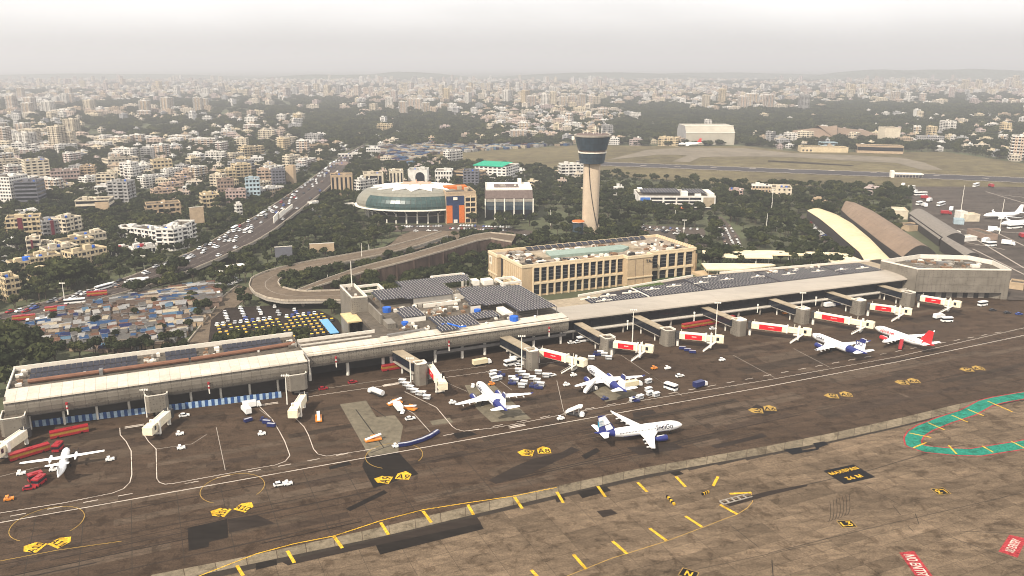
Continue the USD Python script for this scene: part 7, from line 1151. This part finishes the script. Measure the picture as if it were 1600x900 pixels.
for (j, c), lst in rows.items():
    for i, (u0, x, y) in enumerate(sorted(lst)): copy('hut', f'hut_{c}_{R.randrange(3)}', f'{c} roofed hut in the {nth(j)} shanty row behind the terminal' + ('' if len(lst) == 1 else f', {nth(i)} of its colour'), 'hut', (x, y, .2), THD + R.uniform(-14, 14), 'huts of the shanty settlement', (R.uniform(.36, .66), R.uniform(.5, .8), R.uniform(.75, 1.25)))
# far settlement beside the airfield: too small to pick apart
fs = np.array([P(R.uniform(555, 900), R.uniform(218, 262))[:2] for _ in range(4200)]); fs = fs[contains_xy(SETT, fs[:, 0], fs[:, 1]) & ~contains_xy(BU, fs[:, 0], fs[:, 1])][:900]
FSP = [(f'far_hut_{c}', [(MB().box(-4.5, 4.5, -3, 3, 0, 3.4), rm_[c])]) for c in roofs]
gr_ = gall[300:]; SP_ = [(f'back_hut_{c}', [(MB().box(-3.6, 3.6, -2.4, 2.4, 0, 3.4), wc['brown']), (MB().add([(-4, -2.8, 3.3), (4, -2.8, 3.3), (4, 2.8, 4.1), (-4, 2.8, 4.1)], [[0, 1, 2], [0, 2, 3]]), rm_[c])]) for c in roofs]; cl_ = list(roofs)
scatter('settlement_huts', SP_, [(x, y, .2) for x, y, _, _ in gr_], rng.uniform(-.25, .25, len(gr_)) + TH, [(a, b, 1.1) for a, b in zip(rng.uniform(.6, 1.3, len(gr_)), rng.uniform(.7, 1.1, len(gr_)))], [cl_.index(R.choice(hutc)) for _ in gr_], 'huts', 'farther huts of the shanty settlement crowding up to the highway')
scatter('far_settlement', FSP, [(x, y, 0) for x, y in fs], rng.uniform(0, 3.1, len(fs)), [(s, s, s) for s in rng.uniform(.7, 1.5, len(fs))], rng.integers(0, len(FSP), len(fs)), 'huts', 'far patchwork of tiny shanty roofs beside the airfield')
# ================================================================ cars on the highway, in the car parks, taxis
cc_ = ['white'] * 9 + ['silver'] * 4 + ['grey', 'black', 'red', 'blue', 'brown', 'black']
lanes = {}; ncar = 0
for li, fr in enumerate((.12, .28, .44, .56, .66, .76, .86, .94)):
    s = .01; ncar = 0; cap = 10 if fr < .5 else 30
    while s < .99 and ncar < cap:
        i = s * (len(HN) - 1); a = int(i); f = i - a; p0 = HN[a] + (HF[a] - HN[a]) * fr; p1 = HN[a + 1] + (HF[a + 1] - HN[a + 1]) * fr; p = p0 + (p1 - p0) * f; d = p1 - p0
        if R.random() < (.30 if fr < .5 else .78): lanes.setdefault((li, R.choice(cc_) if R.random() > .03 else 'bus'), []).append((s, p, math.degrees(math.atan2(d[1], d[0])), fr < .5)); ncar += 1
        s += (2.2 if fr < .5 else 1.0) * R.uniform(7, 17) / (np.linalg.norm(np.diff(HN[:, :2], axis=0), axis=1).sum()) * (1 + 3.0 * s)
for (li, c), lst in lanes.items():
    for i, (s, p, a, up) in enumerate(lst):
        lab = f"{c if c != 'bus' else 'white'} {'bus' if c == 'bus' else 'car'} in the {nth(li)} lane from the parapet" + ('' if len(lst) == 1 else f", {nth(i)} of its colour")
        copy('bus' if c == 'bus' else 'car', 'bus_white' if c == 'bus' else 'car_' + c, lab, 'bus' if c == 'bus' else 'car', (p[0], p[1], p[2] + .03), a + (0 if up else 180), 'vehicles on the highway', R.uniform(1.15, 1.3) if c != 'bus' else 1.0)
for lab, x, y, a, k in (('white bus beside a tree where the flyover begins', 218, 441, 22, 'bus_white'), ('red bus in the left part of the service road', 38, 500, 22, 'bus_red'), ('second red bus on the service road, nearer the shanties', 88, 486, 22, 'bus_red'), ('white bus below the red bus on the service road', 60, 505, 22, 'bus_white'), ('white and blue bus before the dark round tree', 117, 474, 22, 'bus_white'), ('red bus at the upper service road', 152, 462, 22, 'bus_red')): p = P(x, y, .5); copy('bus', k, lab, 'bus', (p[0], p[1], .52), a, 'buses near the highway')
def park(rows_, where, group, cols, mx=60):
    k = 0; lst = []
    for (x0, y0), (x1, y1), n, ang in rows_:
        for i in range(n):
            if R.random() < .86: p = P(x0 + (x1 - x0) * i / max(n - 1, 1), y0 + (y1 - y0) * i / max(n - 1, 1), .4); lst.append((p, ang + R.uniform(-8, 8)))
    by = {}
    for p, a in lst: by.setdefault(R.choice(cols), []).append((pix(*p)[0], p, a))
    for c, l in by.items():
        for i, (_, p, a) in enumerate(sorted(l, key=lambda z: z[0])): copy('car', 'car_' + c, f'{c} parked car {where}' + ('' if len(l) == 1 else f', {nth(i)} of its colour'), 'car', (p[0], p[1], .52), a, group)
park([((604, 356), (690, 354), 22, 80), ((704, 358), (795, 361), 22, 80), ((716, 353), (800, 356), 20, 80), ((650, 362), (690, 361), 5, 0), ((610, 392), (640, 386), 4, 20), ((672, 386), (705, 377), 5, 20), ((765, 366), (820, 369), 9, 70)], 'before the domed hall and dark office', 'cars parked before the domed hall', cc_)
park([((1004, 352), (1014, 370), 5, 60), ((1055, 366), (1088, 371), 6, 20), ((1024, 358), (1040, 364), 5, 30), ((1068, 371), (1118, 372), 8, 0), ((1010, 360), (1060, 362), 7, 30), ((1005, 356), (1090, 359), 9, 70)], 'in the hotel car park', 'cars in the hotel car park', cc_)
park([((1130, 350), (1148, 388), 11, 80), ((1140, 354), (1158, 388), 9, 80), ((1116, 342), (1126, 352), 3, 90), ((1124, 358), (1137, 388), 7, 75)], 'along the car park lane', 'cars along the car park lane', cc_)
park([((1262, 346), (1318, 396), 16, 120), ((1268, 354), (1300, 384), 8, 120)], 'beside the yellow metal roof', 'cars beside the yellow roof', cc_); park([((480, 322), (500, 340), 6, 60), ((470, 335), (490, 348), 5, 60)], 'on the slip road at the red kiosk', 'cars on the slip road', cc_)
park([((4, 402), (30, 398), 5, 20), ((6, 410), (30, 407), 5, 20), ((360, 446), (374, 440), 3, 40), ((366, 436), (376, 434), 2, 0)], 'on the left side streets', 'cars on the side streets', cc_)
TXG = Polygon(txpoly).buffer(-3); n = 0
for j in range(18):
    i_ = 0
    for i in range(34):
        u0, v0 = 18 + i * 3.15, 428 + j * 5.8; p = W(u0, v0)
        if contains_xy(TXG, p[0], p[1]) and R.random() < .9 and n < 230 and (j < 8 or i % 3 == 0):
            tx_ = j < 7; c = 'taxi' if tx_ else 'car_' + R.choice(['white', 'white', 'silver', 'blue']); i_ += 1; n += 1
            copy('taxi' if tx_ else 'car', c, (f'black and yellow taxi, {nth(i_ - 1)} from the left in the {nth(j)} taxi park row' if tx_ else f'parked {c[4:]} car, {nth(i_ - 1)} from the left in the {nth(j)} taxi park row'), 'taxi' if tx_ else 'car', (p[0], p[1], .37), THD + 78 + R.uniform(-4, 4), 'taxis and cars in the taxi park', 1.1)
